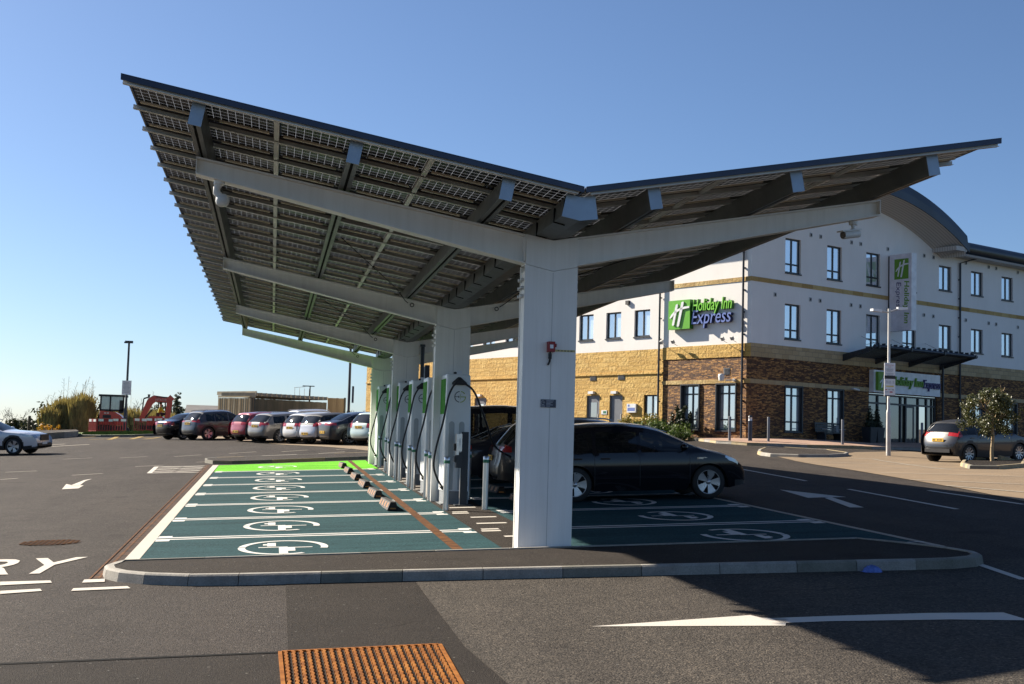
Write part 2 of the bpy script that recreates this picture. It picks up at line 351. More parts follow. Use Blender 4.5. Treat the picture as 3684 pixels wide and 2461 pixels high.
def sheet(name, poly, mat, dz, cut=0.0, kind='structure'):
    """a flat layer laid on the ground, following its fall"""
    bm = bmesh.new(); vs = [bm.verts.new((p[0], p[1], 0)) for p in poly]; f = bm.faces.new(vs)
    if cut:
        for ax in (0, 1):
            lo = min(p[ax] for p in poly); hi = max(p[ax] for p in poly); q = math.floor(lo/cut)*cut+cut
            while q < hi:
                no = (1, 0, 0) if ax == 0 else (0, 1, 0); co = (q, 0, 0) if ax == 0 else (0, q, 0)
                bmesh.ops.bisect_plane(bm, geom=bm.verts[:]+bm.edges[:]+bm.faces[:], plane_co=co, plane_no=no); q += cut
    bmesh.ops.triangulate(bm, faces=[f for f in bm.faces if len(f.verts) > 4])
    for v in bm.verts: v.co.z = gz(v.co.x, v.co.y)+dz
    bmesh.ops.recalc_face_normals(bm, faces=bm.faces)
    if bm.faces and sum(f.normal.z for f in bm.faces) < 0: bmesh.ops.reverse_faces(bm, faces=bm.faces)
    me = bpy.data.meshes.new(name); bm.to_mesh(me); bm.free(); me.materials.append(mat)
    o = bpy.data.objects.new(name, me); COL.objects.link(o)
    if kind: o['kind'] = kind
    return o
def multi_sheet(name, polys, mat, dz, cut=0.0):
    """several painted shapes of one marking"""
    mb = MB()
    for poly in polys:
        n = len(poly)
        if cut and n == 4:
            a, b, c, d = [Vector((p[0], p[1])) for p in poly]; L = max((b-a).length, (c-d).length); k = max(1, int(L/cut))
            for i in range(k):
                q = [a.lerp(b, i/k), a.lerp(b, (i+1)/k), d.lerp(c, (i+1)/k), d.lerp(c, i/k)]
                mb.face([(p.x, p.y, gz(p.x, p.y)+dz) for p in q])
        else: mb.face([(p[0], p[1], gz(p[0], p[1])+dz) for p in poly])
    o = mb.build(name, mat); bm = bmesh.new(); bm.from_mesh(o.data)
    bm.normal_update(); bmesh.ops.reverse_faces(bm, faces=[f for f in bm.faces if f.normal.z < 0]); bm.to_mesh(o.data); bm.free()
    return struct(o)
def strip(a, b, wd):
    a, b = Vector(a[:2]), Vector(b[:2]); d = (b-a).normalized(); n = Vector((-d.y, d.x))*wd/2
    return [a-n, b-n, b+n, a+n]
def g2(px, py): q = ground_at(px, py); return (q.x, q.y)
# resurfaced areas of the road
sheet('road_patch', [(.22, 15.3), (.20, 10.9), (-.05, 7), (1.85, 7), (1.61, 10.9), (1.64, 15.3)], M['asphalt_new'], .004)
sheet('road_resurfaced', [(1.645, 15.3), (1.615, 10.9), (1.86, 7), (9.5, 7), (10.5, 15), (8.6, 15.2)], M['asphalt_light'], .004)
sheet('road_seam', [(-6, 10.95), (-6, 11.03), (.18, 10.99), (.18, 10.93)], M['black_gap'], .005)
sheet('road_near', [(-6, 6), (-6, 10.95), (.19, 10.90), (-.06, 6)], M['asphalt_new'], .0035)
# charging bays
W_ = 3.41; Y0 = 17.20; XL, XR = -1.62, 3.15; XC = 4.03; XE = 8.82
bayY = [Y0+W_*k for k in range(9)]; bayY[8] = 45.6
sheet('bay_surface', [(XL, Y0), (XR, Y0), (XR+.12, bayY[7]), (XL-.05, bayY[7])], M['teal'], .006)
sheet('bay_surface_green', [(XL-.05, bayY[7]+.08), (XR+.13, bayY[7]+.3), (XR+.15, 47.6), (XL-.08, 45.6)], M['green_bay'], .006, 2.0)
sheet('bay_surface', [(XC, Y0), (XE, Y0), (XE+.1, 45.0), (XC, 45.0)], M['teal'], .006)
sheet('charger_strip', [(XR-.05, Y0), (XC+.05, Y0), (XC+.05, 47.6), (XR+.2, 47.6)], M['island_top'], .004, 2.0)
lines = []
for k in range(1, 8):
    y = bayY[k]
    for o_ in (-.13, .13):
        lines.append(strip((XL-.02, y+o_), (XR-.05, y+o_), .12))
        if k < 7: lines.append(strip((XC+.1, y+o_), (XE, y+o_), .12))
    for xx in (XL+.10, XR-.10, XC+.20, XE-.12):
        for o_ in (-.29, .29): lines.append([(xx-.10, y+o_-.10), (xx+.10, y+o_-.10), (xx+.10, y+o_+.10), (xx-.10, y+o_+.10)])
lines.append(strip((XL-.1, Y0), (XE+.1, Y0), .05)); lines.append([(XR-.3, Y0+.03), (XR+.05, Y0+.03), (XR+.05, Y0+.14), (XR-.3, Y0+.14)]); lines.append([(XC-.02, Y0+.03), (XC+.3, Y0+.03), (XC+.3, Y0+.14), (XC-.02, Y0+.14)])
multi_sheet('bay_lines', lines, M['white_paint_clean'], .010, 3)
multi_sheet('bay_border', [[(XL-.19, Y0-.1), (XL+.0, Y0-.1), (XL-.09, 45.7), (XL-.28, 45.7)]], M['mark_cream'], .0098, 3)
multi_sheet('bay_border', [[(XE, Y0-.6), (XE+.11, Y0-.6), (XE+.21, 46), (XE+.1, 46)]], M['worn_paint'], .0098, 3)
# stray dashes on the charger strip
dash = []
for k in range(0, 7):
    y = bayY[k]
    for dy, xa, xb in ((1.15, XR+.22, XR+.72), (2.35, XR+.30, XR+.75), (3.25, XR+.1, XR+.4), (3.55, XR+.14, XR+.42)):
        dash.append([(xa, y+dy-.085), (xb, y+dy-.085), (xb, y+dy+.085), (xa, y+dy+.085)])
multi_sheet('strip_dashes', dash, M['white_paint'], .0105)
# painted plug-in-a-ring symbols, one per bay
def ring(cx, cy, rx, ry, a0, a1, wd, n=26):
    o = []
    for i in range(n):
        q = []
        for a, s_ in ((a0+(a1-a0)*i/n, 1), (a0+(a1-a0)*(i+1)/n, 1), (a0+(a1-a0)*(i+1)/n, 0), (a0+(a1-a0)*i/n, 0)):
            q.append((cx+(rx-wd*(1-s_))*math.cos(R(a)), cy+(ry-wd*(1-s_))*math.sin(R(a))))
        o.append(q)
    return o
def symbol(cx, cy, flip):
    s = 1 if flip else -1
    P = ring(cx, cy, .62, .92, -14, 174, .10) + ring(cx, cy, .62, .92, 178, 297, .10) if not flip else ring(cx, cy, .62, .92, 166, 352, .10) + ring(cx, cy, .62, .92, 356, 477, .10)
    q = lambda x, y: (cx-s*x, cy-s*y)
    P += [[q(-.06, -.92), q(.06, -.92), q(.06, .05), q(-.06, .05)], [q(-.34, -.02), q(-.06, -.02), q(-.06, .06), q(-.34, .06)], [q(.06, -.10), q(.40, -.10), q(.40, -.02), q(.06, -.02)],
          [q(-.22, .14), q(-.10, .14), q(-.10, .6), q(-.22, .6)], [q(-.28, .28), q(-.22, .28), q(-.22, .46), q(-.28, .46)], [q(.06, -.5), q(.16, -.5), q(.16, -.1), q(.06, -.1)]]
    return P
for k in range(8):
    yc = (bayY[k]+bayY[k+1])/2+(.0 if k < 7 else .3)
    multi_sheet('charging_symbol', symbol(.22, yc+.02, False), M['white_paint_clean'], .011)
    if k < 6: multi_sheet('charging_symbol', symbol(6.9-.22*0, yc-.1, True), M['white_paint_clean'], .011)
# drain channels
multi_sheet('drain_channel', [[(2.46, Y0+.03), (2.61, Y0+.03), (2.80, 47.2), (2.66, 47.2)]], M['rust'], .0125, 2)
multi_sheet('drain_channel', [[(-1.97, 16.1), (-1.80, 16.1), (-1.94, 46.2), (-2.10, 46.2)]], M['rust_dark'], .006, 2)
multi_sheet('drain_channel_lip', [[(-1.92, 16.1), (-1.885, 16.1), (-2.03, 46.2), (-2.065, 46.2)], [(-2.01, 16.1), (-1.985, 16.1), (-2.12, 46.2), (-2.14, 46.2)]], M['rust'], .009, 2)
# hatched box at the head of the bays
hb = [(-3.55, 41.1), (-2.1, 41.1), (-2.1, 45.4), (-3.7, 45.4)]; hl = [strip(hb[0], hb[3], .14), strip(hb[0], hb[1], .14), strip(hb[3], hb[2], .14)]
for i in range(4):
    ya = 41.1+i*1.075; hl += [strip((-3.6, ya), (-2.1, ya+1.07), .12), strip((-3.6, ya+1.07), (-2.1, ya), .12)]
multi_sheet('hatched_box', hl, M['white_paint'], .008, 1)
# road markings
def arrow(tip, tail, hw, hl_, sw, mat=None):
    a, b = Vector(tip[:2]), Vector(tail[:2]); d = (b-a).normalized(); n = Vector((-d.y, d.x)); h = a+d*hl_
    return [[a, h+n*hw, h-n*hw], [h+n*sw, b+n*sw, b-n*sw, h-n*sw]]
t0 = ground_at(1355, 1438); 
multi_sheet('road_arrow', [[g2(1355, 1438), g2(1720, 1412), g2(1745, 1418), g2(1805, 1420), g2(1800, 1436)], [g2(1765, 1419), g2(1900, 1414), g2(2130, 1407), g2(2300, 1406), g2(2347, 1420), g2(2347, 1424), g2(2180, 1422), g2(1900, 1426), g2(1790, 1430)]], M['white_paint'], .009)
multi_sheet('road_arrow', [[g2(1787, 1123), g2(1940, 1140), g2(1880, 1141), g2(1852, 1142)], [g2(1890, 1142), g2(1905, 1140), g2(1980, 1164), g2(1948, 1164)]], M['white_paint'], .008)
multi_sheet('road_arrow', [[g2(142, 1122), g2(152, 1110), g2(166, 1113), g2(192, 1113), g2(180, 1120)], [g2(160, 1114), g2(193, 1101), g2(211, 1098), g2(196, 1103), g2(180, 1115)]], M['white_paint'], .008)
def letter_sheet(body, o, ex, ey, wd, ht):
    mb = MB(); vs, fs = text_geo(body, 0, 0, .012)
    x0 = min(v.x for v in vs); x1 = max(v.x for v in vs); y0 = min(v.y for v in vs); y1 = max(v.y for v in vs)
    pts = []
    for v in vs:
        p = Vector(o[:2])+Vector(ex)*(v.x-x0)/(x1-x0)*wd+Vector(ey)*(v.y-y0)/(y1-y0)*ht; pts.append((p.x, p.y, gz(p.x, p.y)+.008))
    mb.mesh(pts, fs); return struct(mb.build('road_lettering', M['white_paint']))
tr = ground_at(190, 1278); bl_ = ground_at(98, 1315.5); rr_ = ground_at(47, 1300)
letter_sheet('Y', (tr.x-.66, bl_.y), (1, .0), (.04, 1), .66, tr.y-bl_.y); letter_sheet('R', (rr_.x-.60, bl_.y), (1, .0), (.04, 1), .60, tr.y-bl_.y); letter_sheet('ENT', (rr_.x-.60-2.3, bl_.y), (1, .0), (.04, 1), 2.1, tr.y-bl_.y)
multi_sheet('lane_marking', [[g2(0, 1335), g2(115, 1332), g2(119, 1337), g2(0, 1343)], [g2(0, 1356), g2(92, 1351), g2(96, 1356), g2(0, 1363)]], M['white_paint'], .0085)
multi_sheet('lane_marking', [[g2(168, 1350), g2(292, 1345), g2(299, 1350), g2(163, 1356)], [g2(193, 1330), g2(240, 1328), g2(240, 1335), g2(188, 1337)]], M['white_paint'], .0085)
dl = []
for a, b in (((1700, 1076), (1848, 1103)), ((1945, 1122), (2194, 1168)), ((2128, 1125), (2347, 1157)), ((2285, 1122), (2347, 1128)), ((2236, 1292), (2347, 1330))):
    dl.append(strip(g2(*a), g2(*b), .10))
multi_sheet('lane_marking', dl, M['white_paint'], .009, 2)
dl = []
for a, b in (((12, 1083), (85, 1080)), ((145, 1053), (212, 1050)), ((165, 1090), (235, 1086)), ((275, 1050), (337, 1047)), ((310, 1070), (375, 1067)), ((400, 1047), (462, 1043)), ((525, 1040), (587, 1036)), ((645, 1036), (705, 1032)), ((770, 1031), (835, 1027)), ((450, 1060), (500, 1058)), ((600, 1045), (680, 1042)), ((730, 1040), (790, 1036)), ((0, 1100), (40, 1097))):
    dl.append(strip(g2(*a), g2(*b), .11))
multi_sheet('lane_marking', dl, M['worn_paint'], .010, 1)
dl = []
for a, b in (((205, 1008), (345, 1003)), ((190, 1003), (300, 998)), ((250, 1008), (275, 999)), ((300, 1007), (330, 999)), ((330, 1007), (365, 1003))): dl.append(strip(g2(*a), g2(*b), .3))
multi_sheet('yellow_hatching', dl, M['yellow_paint'], .012, 1)
dl = [strip(g2(0, 1027), g2(150, 1018), .35), strip(g2(100, 1025), g2(205, 1019), .3)]
multi_sheet('worn_marking', dl, M['worn_paint'], .010, 1)
# tan block paving and its bays
tb = NT('tan_block_paving'); br = tb.n('ShaderNodeTexBrick'); br.inputs['Scale'].default_value = 5; tb.l(tb.coord(), br.inputs['Vector'])
br.inputs['Color1'].default_value = (.185,.125,.068,1); br.inputs['Color2'].default_value = (.225,.16,.092,1); br.inputs['Mortar'].default_value = (.12,.085,.05,1); br.inputs['Mortar Size'].default_value = .015
tb.set(Base_Color=tb.mix(.7, br.outputs[0], tb.ramp(tb.noise(.5, 5), [(.3, (.75,.75,.75)), (.7, (1.2,1.2,1.2))]), 'MULTIPLY'), Roughness=.85); M['tan'] = tb.m
sheet('block_paving', [g2(1780, 1047), g2(1880, 1049), g2(1960, 1037), g2(2110, 1036), g2(2347, 1045), (34, 36), (30, 20), g2(2347, 1150), g2(2200, 1120), g2(2000, 1086)], M['tan'], .012, 1.2)
dl = []
for a, b in (((1850, 1050), (2000, 1053)), ((1890, 1060), (2150, 1068)), ((1960, 1072), (2230, 1075)), ((2020, 1085), (2347, 1094)), ((2085, 1101), (2347, 1112)), ((2170, 1115), (2347, 1130)), ((2000, 1053), (2180, 1078))): dl.append(strip(g2(*a), g2(*b), .09))
multi_sheet('paving_bay_lines', dl, M['worn_paint'], .022, 1)
# red block paving strip under the parked row
sheet('parking_strip', [g2(372, 1000), g2(420, 1002), g2(560, 1012), g2(700, 1022), g2(850, 1034), (9, 66), (6, 74), (-2, 84), (-6, 86)], M['tan'], .012, 1.5)
# ------------------------------------------------------------------ kerbs
def kerb(name, pts, h, wd, mats, closed=False, joint=.9, top=None, zoff=0.0):
    """a run of kerb stones along pts (outer edge, island to the left), with joints every stone"""
    P = [Vector((p[0], p[1])) for p in pts]; segs = []
    n = len(P); nrm = []
    for i in range(n):
        a = P[i-1] if (i or closed) else P[i]; b = P[(i+1) % n] if (i < n-1 or closed) else P[i]
        d = (b-a).normalized(); nrm.append(Vector((-d.y, d.x)))
    mb = MB(); acc = 0; mi = 0; cnt = n if closed else n-1
    for i in range(cnt):
        a, b = P[i], P[(i+1) % n]; na, nb = nrm[i], nrm[(i+1) % n]; L = (b-a).length; k = max(1, round(L/joint)) if L > joint*1.3 else 1
        for j in range(k):
            q0, q1 = a.lerp(b, j/k), a.lerp(b, (j+1)/k); m0, m1 = na.lerp(nb, j/k), na.lerp(nb, (j+1)/k)
            d = (q1-q0).normalized()*.004
            if L > .5: q0 = q0+d; q1 = q1-d
            else:
                acc += L
            prof = ((0, -.25), (0, 0), (.018, h-.022), (.04, h-.004), (.06, h), (wd, h), (wd, -.25))
            ring0 = [(q0+m0*o).to_3d()+Vector((0, 0, gz(*q0)+z+zoff)) for o, z in prof]; ring1 = [(q1+m1*o).to_3d()+Vector((0, 0, gz(*q1)+z+zoff)) for o, z in prof]
            vs = ring0+ring1; c = len(prof); fs = [(x, c+x, c+x+1, x+1) for x in range(c-1)]+[list(range(c)), list(range(c, 2*c))[::-1]]
            mb.mesh(vs, fs, mi)
            if L > .5 or acc > joint: mi = random.randrange(len(mats)); acc = 0
    o = mb.build(name, mats, weld=False); bm = bmesh.new(); bm.from_mesh(o.data); bmesh.ops.recalc_face_normals(bm, faces=bm.faces); bm.to_mesh(o.data); bm.free()
    if top is not None:
        inner = [P[i]+nrm[i]*wd for i in range(n)]
        sheet(name.replace('kerb', 'top'), [(q.x, q.y) for q in inner], top, h+zoff-.012)
    return struct(o)
def arc2(c, r, a0, a1, n): return [(c[0]+r*math.cos(R(a0+(a1-a0)*i/n)), c[1]+r*math.sin(R(a0+(a1-a0)*i/n))) for i in range(n+1)]
isl = [(-1.70, 16.98), (-1.83, 16.75), (-1.90, 16.45), (-1.84, 16.1), (-1.66, 15.78), (-1.35, 15.48), (-.85, 15.22), (-.3, 15.12), (.6, 15.05), (2.4, 14.90), (4.2, 14.74), (6.0, 14.58), (7.4, 14.44), (7.85, 14.42), (8.2, 14.52), (8.42, 14.75), (8.50, 15.05), (8.45, 15.5), (8.3, 16.0), (8.05, 16.6), (7.8, 17.0)]
kerb('island_kerb', isl, .125, .125, [M['kerb'], M['kerb'], M['kerb_dark']], True, .915, M['island_top'])
far = [(8.6, 53.4), (4.0, 51.6), (0, 50.3), (-1.9, 49.6), (-2.2, 49.0), (-2.15, 47.9), (-1.85, 46.9), (-1.3, 46.6), (0, 47.1), (3.7, 48.7), (8.6, 50.6)]
kerb('far_island_kerb', far[::-1], .11, .125, [M['kerb_dark'], M['kerb_yellow']], True, .9, M['asphalt'])
isr = [g2(1735, 1041), g2(1742, 1044), g2(1765, 1047), g2(1830, 1049), g2(1900, 1049), g2(1940, 1047), g2(1946, 1044), g2(1900, 1037), g2(1800, 1031), g2(1750, 1032), g2(1738, 1036)]
kerb('right_island_kerb', isr, .12, .12, [M['kerb_yellow'], M['kerb']], True, .9, M['asphalt'])
# pavement round the hotel
pk = [g2(1500, 1004), g2(1590, 1010), g2(1640, 1017), g2(1710, 1023), g2(1850, 1026), g2(2000, 1030), g2(2130, 1034)]
# ------------------------------------------------------------------ solar canopy
XV = 3.60; SL = .178; CYS = [17.24, 27.0, 36.75, 44.6]; ROOF0, PITCHY, NROW = 15.50, 1.17, 27; HALF = 5.40
def panel_mat():
    t = NT('solar_cells'); uv = t.coord('UV'); sp = t.n('ShaderNodeSeparateXYZ'); t.l(uv, sp.inputs[0])
    def line(o, wd):
        f = t.math('FRACT', o); d = t.math('ABSOLUTE', t.math('SUBTRACT', f, .5)); return t.math('GREATER_THAN', d, .5-wd)
    lx = line(sp.outputs[0], .018); ly = line(sp.outputs[1], .022); ln = t.math('MAXIMUM', lx, ly)
    fx = t.math('ABSOLUTE', t.math('SUBTRACT', t.math('FRACT', sp.outputs[0]), .5)); fy = t.math('ABSOLUTE', t.math('SUBTRACT', t.math('FRACT', sp.outputs[1]), .5))
    dm = t.math('GREATER_THAN', t.math('ADD', fx, fy), .94); ln = t.math('MAXIMUM', ln, dm)    # chamfered cell corners leave a small clear diamond
    n = t.noise(9, 3)
    t.set(Base_Color=t.ramp(n, [(.3, (.006,.006,.008)), (.7, (.014,.014,.017))]), Roughness=.35); t.b.inputs['Specular IOR Level'].default_value = .06
    tr = t.n('ShaderNodeBsdfTransparent'); tl = t.n('ShaderNodeBsdfTranslucent'); df = t.n('ShaderNodeBsdfDiffuse'); tl.inputs[0].default_value = (.40,.41,.42,1); tr.inputs[0].default_value = (.8,.82,.85,1); df.inputs[0].default_value = (.36,.36,.36,1)
    m0 = t.n('ShaderNodeMixShader'); m0.inputs[0].default_value = .5; t.l(tl.outputs[0], m0.inputs[1]); t.l(df.outputs[0], m0.inputs[2])
    m1 = t.n('ShaderNodeMixShader'); m1.inputs[0].default_value = .90; t.l(tr.outputs[0], m1.inputs[1]); t.l(m0.outputs[0], m1.inputs[2])
    m2 = t.n('ShaderNodeMixShader'); t.l(ln, m2.inputs[0]); t.l(t.b.outputs[0], m2.inputs[1]); t.l(m1.outputs[0], m2.inputs[2])
    t.l(m2.outputs[0], t.t.nodes['Material Output'].inputs[0]); return t.m
M['cells'] = panel_mat(); M['pframe'] = plain('panel_frame_bronze', (.09,.075,.06), .4, .5)
can = thing('solar_canopy', 'V-shaped solar carport canopy on four white steel columns', 'canopy', (XV, CYS[0], gz(XV, CYS[0])))
def zp(dx): return 5.055+SL*dx
# columns and arms
for ci, cy in enumerate(CYS):
    z0 = gz(XV, cy)-.15; x0, x1 = 3.235, 3.935; mb = MB()
    # front plate with a folded seam, returns and back plate
    y1 = cy+.36
    za, zb, zc = 4.36, 4.30, 4.36
    mb.bx((x0, cy+.03, z0), (x1, y1-.03, 4.28))
    mb.bx((x0-.012, cy, z0), (x1+.006, cy+.03, 4.27)); mb.bx((x0-.012, y1-.03, z0), (x1+.006, y1, 4.27))
    xm = (x0+x1)/2+.02
    for ya, yb in ((cy, cy+.03), (cy+.3301, y1)):
        mb.mesh([(x0-.012, ya, 4.27), (x1+.006, ya, 4.27), (x1+.006, ya, 4.355), (xm, ya, 4.285), (x0-.012, ya, 4.365), (x0-.012, yb, 4.27), (x1+.006, yb, 4.27), (x1+.006, yb, 4.355), (xm, yb, 4.285), (x0-.012, yb, 4.365)],
                [(0,1,2,3,4), (9,8,7,6,5), (0,4,9,5), (4,3,8,9), (3,2,7,8), (2,1,6,7)])
    mb.bx((xm-.004, cy-.0015, z0+.2), (xm+.004, cy+.004, 4.27), 1)
    col = mb.build('column', [M['steel_white'], plain('seam_shadow', (.5,.49,.46), .5)] if ci == 0 else [M['steel_white'], bpy.data.materials['seam_shadow']], can)
    mb = MB()
    for z in (4.05, 4.16, 4.27):
        for yy in (.10, .26):
            mb.cyl((x0-.055, cy+yy, z-.1), (x0-.008, cy+yy, z-.1), .024, n=8); mb.cyl((x1+.004, cy+yy, z-.1), (x1+.03, cy+yy, z-.1), .02, n=8)
    mb.build('bolt', M['bolt'], col)
    # head plate between the arms
    mb = MB(); ya, yb = cy+.012, cy+.348
    poly = [(x0, 4.372), (xm, 4.292), (x1, 4.362), (x1, 4.765), (XV, 4.705), (x0, 4.77)]
    mb.mesh([(p[0], ya, p[1]) for p in poly]+[(p[0], yb, p[1]) for p in poly], [list(range(6)), list(range(6, 12))[::-1]]+[(i, 6+i, 6+(i+1) % 6, (i+1) % 6) for i in range(6)])
    mb.build('column_head', M['steel_white'], can)
    for s in (-1, 1):
        mb = MB(); xi = x0-.004 if s < 0 else x1+.004; xo = XV+s*4.70
        zt = lambda x: 4.71+.1785*abs(x-XV)
        zbi, zbo = 4.385, 5.325
        def bar(ya, yb, za0, za1, zb0, zb1, mi=0):
            vs = [(xi, ya, za0), (xo, ya, zb0), (xo, ya, zb1), (xi, ya, za1), (xi, yb, za0), (xo, yb, zb0), (xo, yb, zb1), (xi, yb, za1)]
            fs = [(0,1,2,3), (7,6,5,4), (0,4,5,1), (1,5,6,2), (2,6,7,3), (3,7,4,0)]
            mb.mesh(vs, fs if s > 0 else [f[::-1] for f in fs], mi)
        ti, to = zt(xi), zt(xo)
        bar(cy+.15, cy+.21, zbi+.02, ti-.02, zbo+.02, to-.02)                 # web
        bar(cy+.06, cy+.30, zbi, zbi+.02, zbo, zbo+.02); bar(cy+.06, cy+.30, ti-.02, ti, to-.02, to)   # flanges
        mb.bx((xo-.012*s, cy+.06, zbo+.02), (xo, cy+.15, to-.02)); mb.bx((xo-.012*s, cy+.21, zbo+.02), (xo, cy+.30, to-.02))
        mb.bx((xi, cy+.05, zbi+.03), (xi+s*.02, cy+.148, ti-.03)); mb.bx((xi, cy+.212, zbi+.03), (xi+s*.02, cy+.31, ti-.03))
        mb.build('arm', M['steel_white'], can)
# longitudinal beams: paired channels with a slot between, and a closing plate at each end
PY0, PY1 = 15.62, 45.25
for s in (-1, 1):
    for dx in (.925, 2.77, 4.61):
        mb = MB(); x = XV+s*dx; zt_, zb_ = 5.008+SL*dx, 4.742+SL*dx; tl = s*SL
        T = Matrix.Translation((x, 0, (zt_+zb_)/2)) @ Matrix.Rotation(-math.atan(tl), 4, 'Y')
        hh = (zt_-zb_)/2*.985
        def tb_(a, b, mi=0):
            c = Vector([(a[i]+b[i])/2 for i in range(3)]); d = [abs(a[i]-b[i]) for i in range(3)]
            mb.box(T @ c, d, mi, M=Matrix.Rotation(-math.atan(tl), 4, 'Y'))
        for q in (-1, 1):
            xa = q*.072; xb = q*.060
            tb_((xa, PY0+.012, -hh), (xb, PY1, hh)); tb_((xb, PY0+.012, -hh), (q*.018, PY1, -hh+.008)); tb_((xb, PY0+.012, hh-.008), (q*.018, PY1, hh))
        tb_((-.017, PY0+.02, -hh+.012), (.017, PY1-.01, -hh+.018), 2)
        tb_((-.078, PY0-.004, -hh-.004), (.078, PY0+.01, hh+.004), 1); tb_((-.078, PY1+.001, -hh-.004), (.078, PY1+.012, hh+.004), 1)
        mb.build('purlin', [M['purlin'], M['purlin_end'], M['black_gap']], can)
# valley gutter
mb = MB(); gp = [(-.215, 4.97), (-.235, 4.76), (-.02, 4.715), (.195, 4.745), (.185, 4.97), (.150, 4.97), (.155, 4.785), (-.02, 4.755), (-.19, 4.80), (-.175, 4.97)]
n = len(gp); mb.mesh([(XV+p[0], PY0+.012, p[1]) for p in gp]+[(XV+p[0], PY1, p[1]) for p in gp], [(i, n+i, n+(i+1) % n, (i+1) % n) for i in range(n)])
ep = [(-.19, 5.03), (-.245, 4.752), (-.02, 4.707), (.205, 4.738), (.165, 5.03), (0, 4.995)]
mb.mesh([(XV+p[0], PY0-.004, p[1]) for p in ep]+[(XV+p[0], PY0+.01, p[1]) for p in ep], [list(range(6)), list(range(6, 12))[::-1]]+[(i, 6+i, 6+(i+1) % 6, (i+1) % 6) for i in range(6)], 1)
for k in range(26):
    y = 16.1+k*1.12; mb.mesh([(XV-.245, y, 4.93), (XV-.243, y, 4.75), (XV-.10, y, 4.718), (XV-.10, y+.02, 4.718), (XV-.243, y+.02, 4.75), (XV-.245, y+.02, 4.93), (XV-.225, y, 4.93), (XV-.1, y, 4.74), (XV-.225, y+.02, 4.93), (XV-.1, y+.02, 4.74)],
        [(0,1,4,5), (1,2,3,4), (0,6,1), (1,6,7,2), (5,4,8), (4,3,9,8)], 2)
mb.mesh([(XV-.20, PY0, 4.985), (XV, PY0, 4.955), (XV+.18, PY0, 4.985), (XV-.20, PY1, 4.985), (XV, PY1, 4.955), (XV+.18, PY1, 4.985)], [(0,1,4,3), (1,2,5,4)], 2)
mb.build('valley_gutter', [M['purlin'], M['purlin_end'], M['black_gap']], can)
# panels
DXS = [(.03, 1.81), (1.87, 3.66), (3.72, 5.38)]; panels = {}
def add_panel(mb, s, row, bay):
    a, b = DXS[bay]; ya = ROOF0+row*PITCHY+.03; yb = ya+PITCHY-.06
    x = lambda d: XV+s*d
    for zo, flip, u0 in ((.010, False, 0),):
        q = [(x(a), ya, zp(a)+zo), (x(b), ya, zp(b)+zo), (x(b), yb, zp(b)+zo), (x(a), yb, zp(a)+zo)]
        uv = [(.0, .0), (18, .0), (18, 7), (0, 7)]
        if (s < 0) != flip: q = q[::-1]; uv = uv[::-1]
        mb.face(q[::-1], 0, uv[::-1])
    for (da, db, y_a, y_b) in ((a-.022, b+.022, ya-.025, ya), (a-.022, b+.022, yb, yb+.025), (a-.022, a, ya, yb), (b, b+.022, ya, yb)):
        vs = []
        for z_ in (-.004, .028): vs += [(x(da), y_a, zp(da)+z_), (x(db), y_a, zp(db)+z_), (x(db), y_b, zp(db)+z_), (x(da), y_b, zp(da)+z_)]
        fs = [(3,2,1,0),(4,5,6,7),(0,1,5,4),(1,2,6,5),(2,3,7,6),(3,0,4,7)]
        mb.mesh(vs, fs if s > 0 else [f[::-1] for f in fs], 1)
rest = MB(); cnt = 0
for row in range(NROW):
    for s in (-1, 1):
        for bay in range(3):
            if s < 0 or row < 6:
                mb = MB(); add_panel(mb, s, row, bay); mb.build('solar_panel', [M['cells'], M['pframe']], can); cnt += 1
            else: add_panel(rest, s, row, bay)
rest.build('solar_panel', [M['cells'], M['pframe']], can, kind='stuff')
# cross rails with the broken cable tray beside each
for row in range(NROW+1):
    for s in (-1, 1):
        mb = MB(); y = ROOF0+row*PITCHY; a, b = .08, 5.44
        def sb(da, db, ya, yb, za, zb_, mi=0):
            vs = []
            for z_ in (za, zb_): vs += [(XV+s*da, ya, zp(da)+z_), (XV+s*db, ya, zp(db)+z_), (XV+s*db, yb, zp(db)+z_), (XV+s*da, yb, zp(da)+z_)]
            fs = [(3,2,1,0),(4,5,6,7),(0,1,5,4),(1,2,6,5),(2,3,7,6),(3,0,4,7)]
            mb.mesh(vs, fs if s > 0 else [f[::-1] for f in fs], mi)
        sb(a, b, y-.004, y+.004, -.058, -.006); sb(a, b, y-.045, y+.03, -.064, -.058); sb(a, b, y+.006, y+.04, -.03, -.006)
        if row:
            for bay in range(3):
                p, q = DXS[bay]; L = q-p; j = random.uniform(-.03, .03)
                sb(p+.06, p+L*.40+j, y-.30, y-.235, -.030, -.008, 1); sb(p+L*.58+j, q-.05, y-.30, y-.235, -.030, -.008, 1)
                sb(p+.02, q-.02, y-.235, y-.225, -.024, -.008, 2); sb(p+L*.40+j, p+L*.58+j, y-.30, y-.235, -.018, -.008, 2)
        mb.build('rail', [M['rail'], M['tray'], M['pframe']], can)
for s in (-1, 1):
    for dx in (1.84, 3.69):
        mb = MB(); x = XV+s*dx
        mb.box((x, ROOF0+NROW*PITCHY/2, zp(dx)-.028), (.062, NROW*PITCHY, .04), M=Matrix.Rotation(-math.atan(s*SL), 4, 'Y')); mb.build('panel_strip', M['rail'], can)
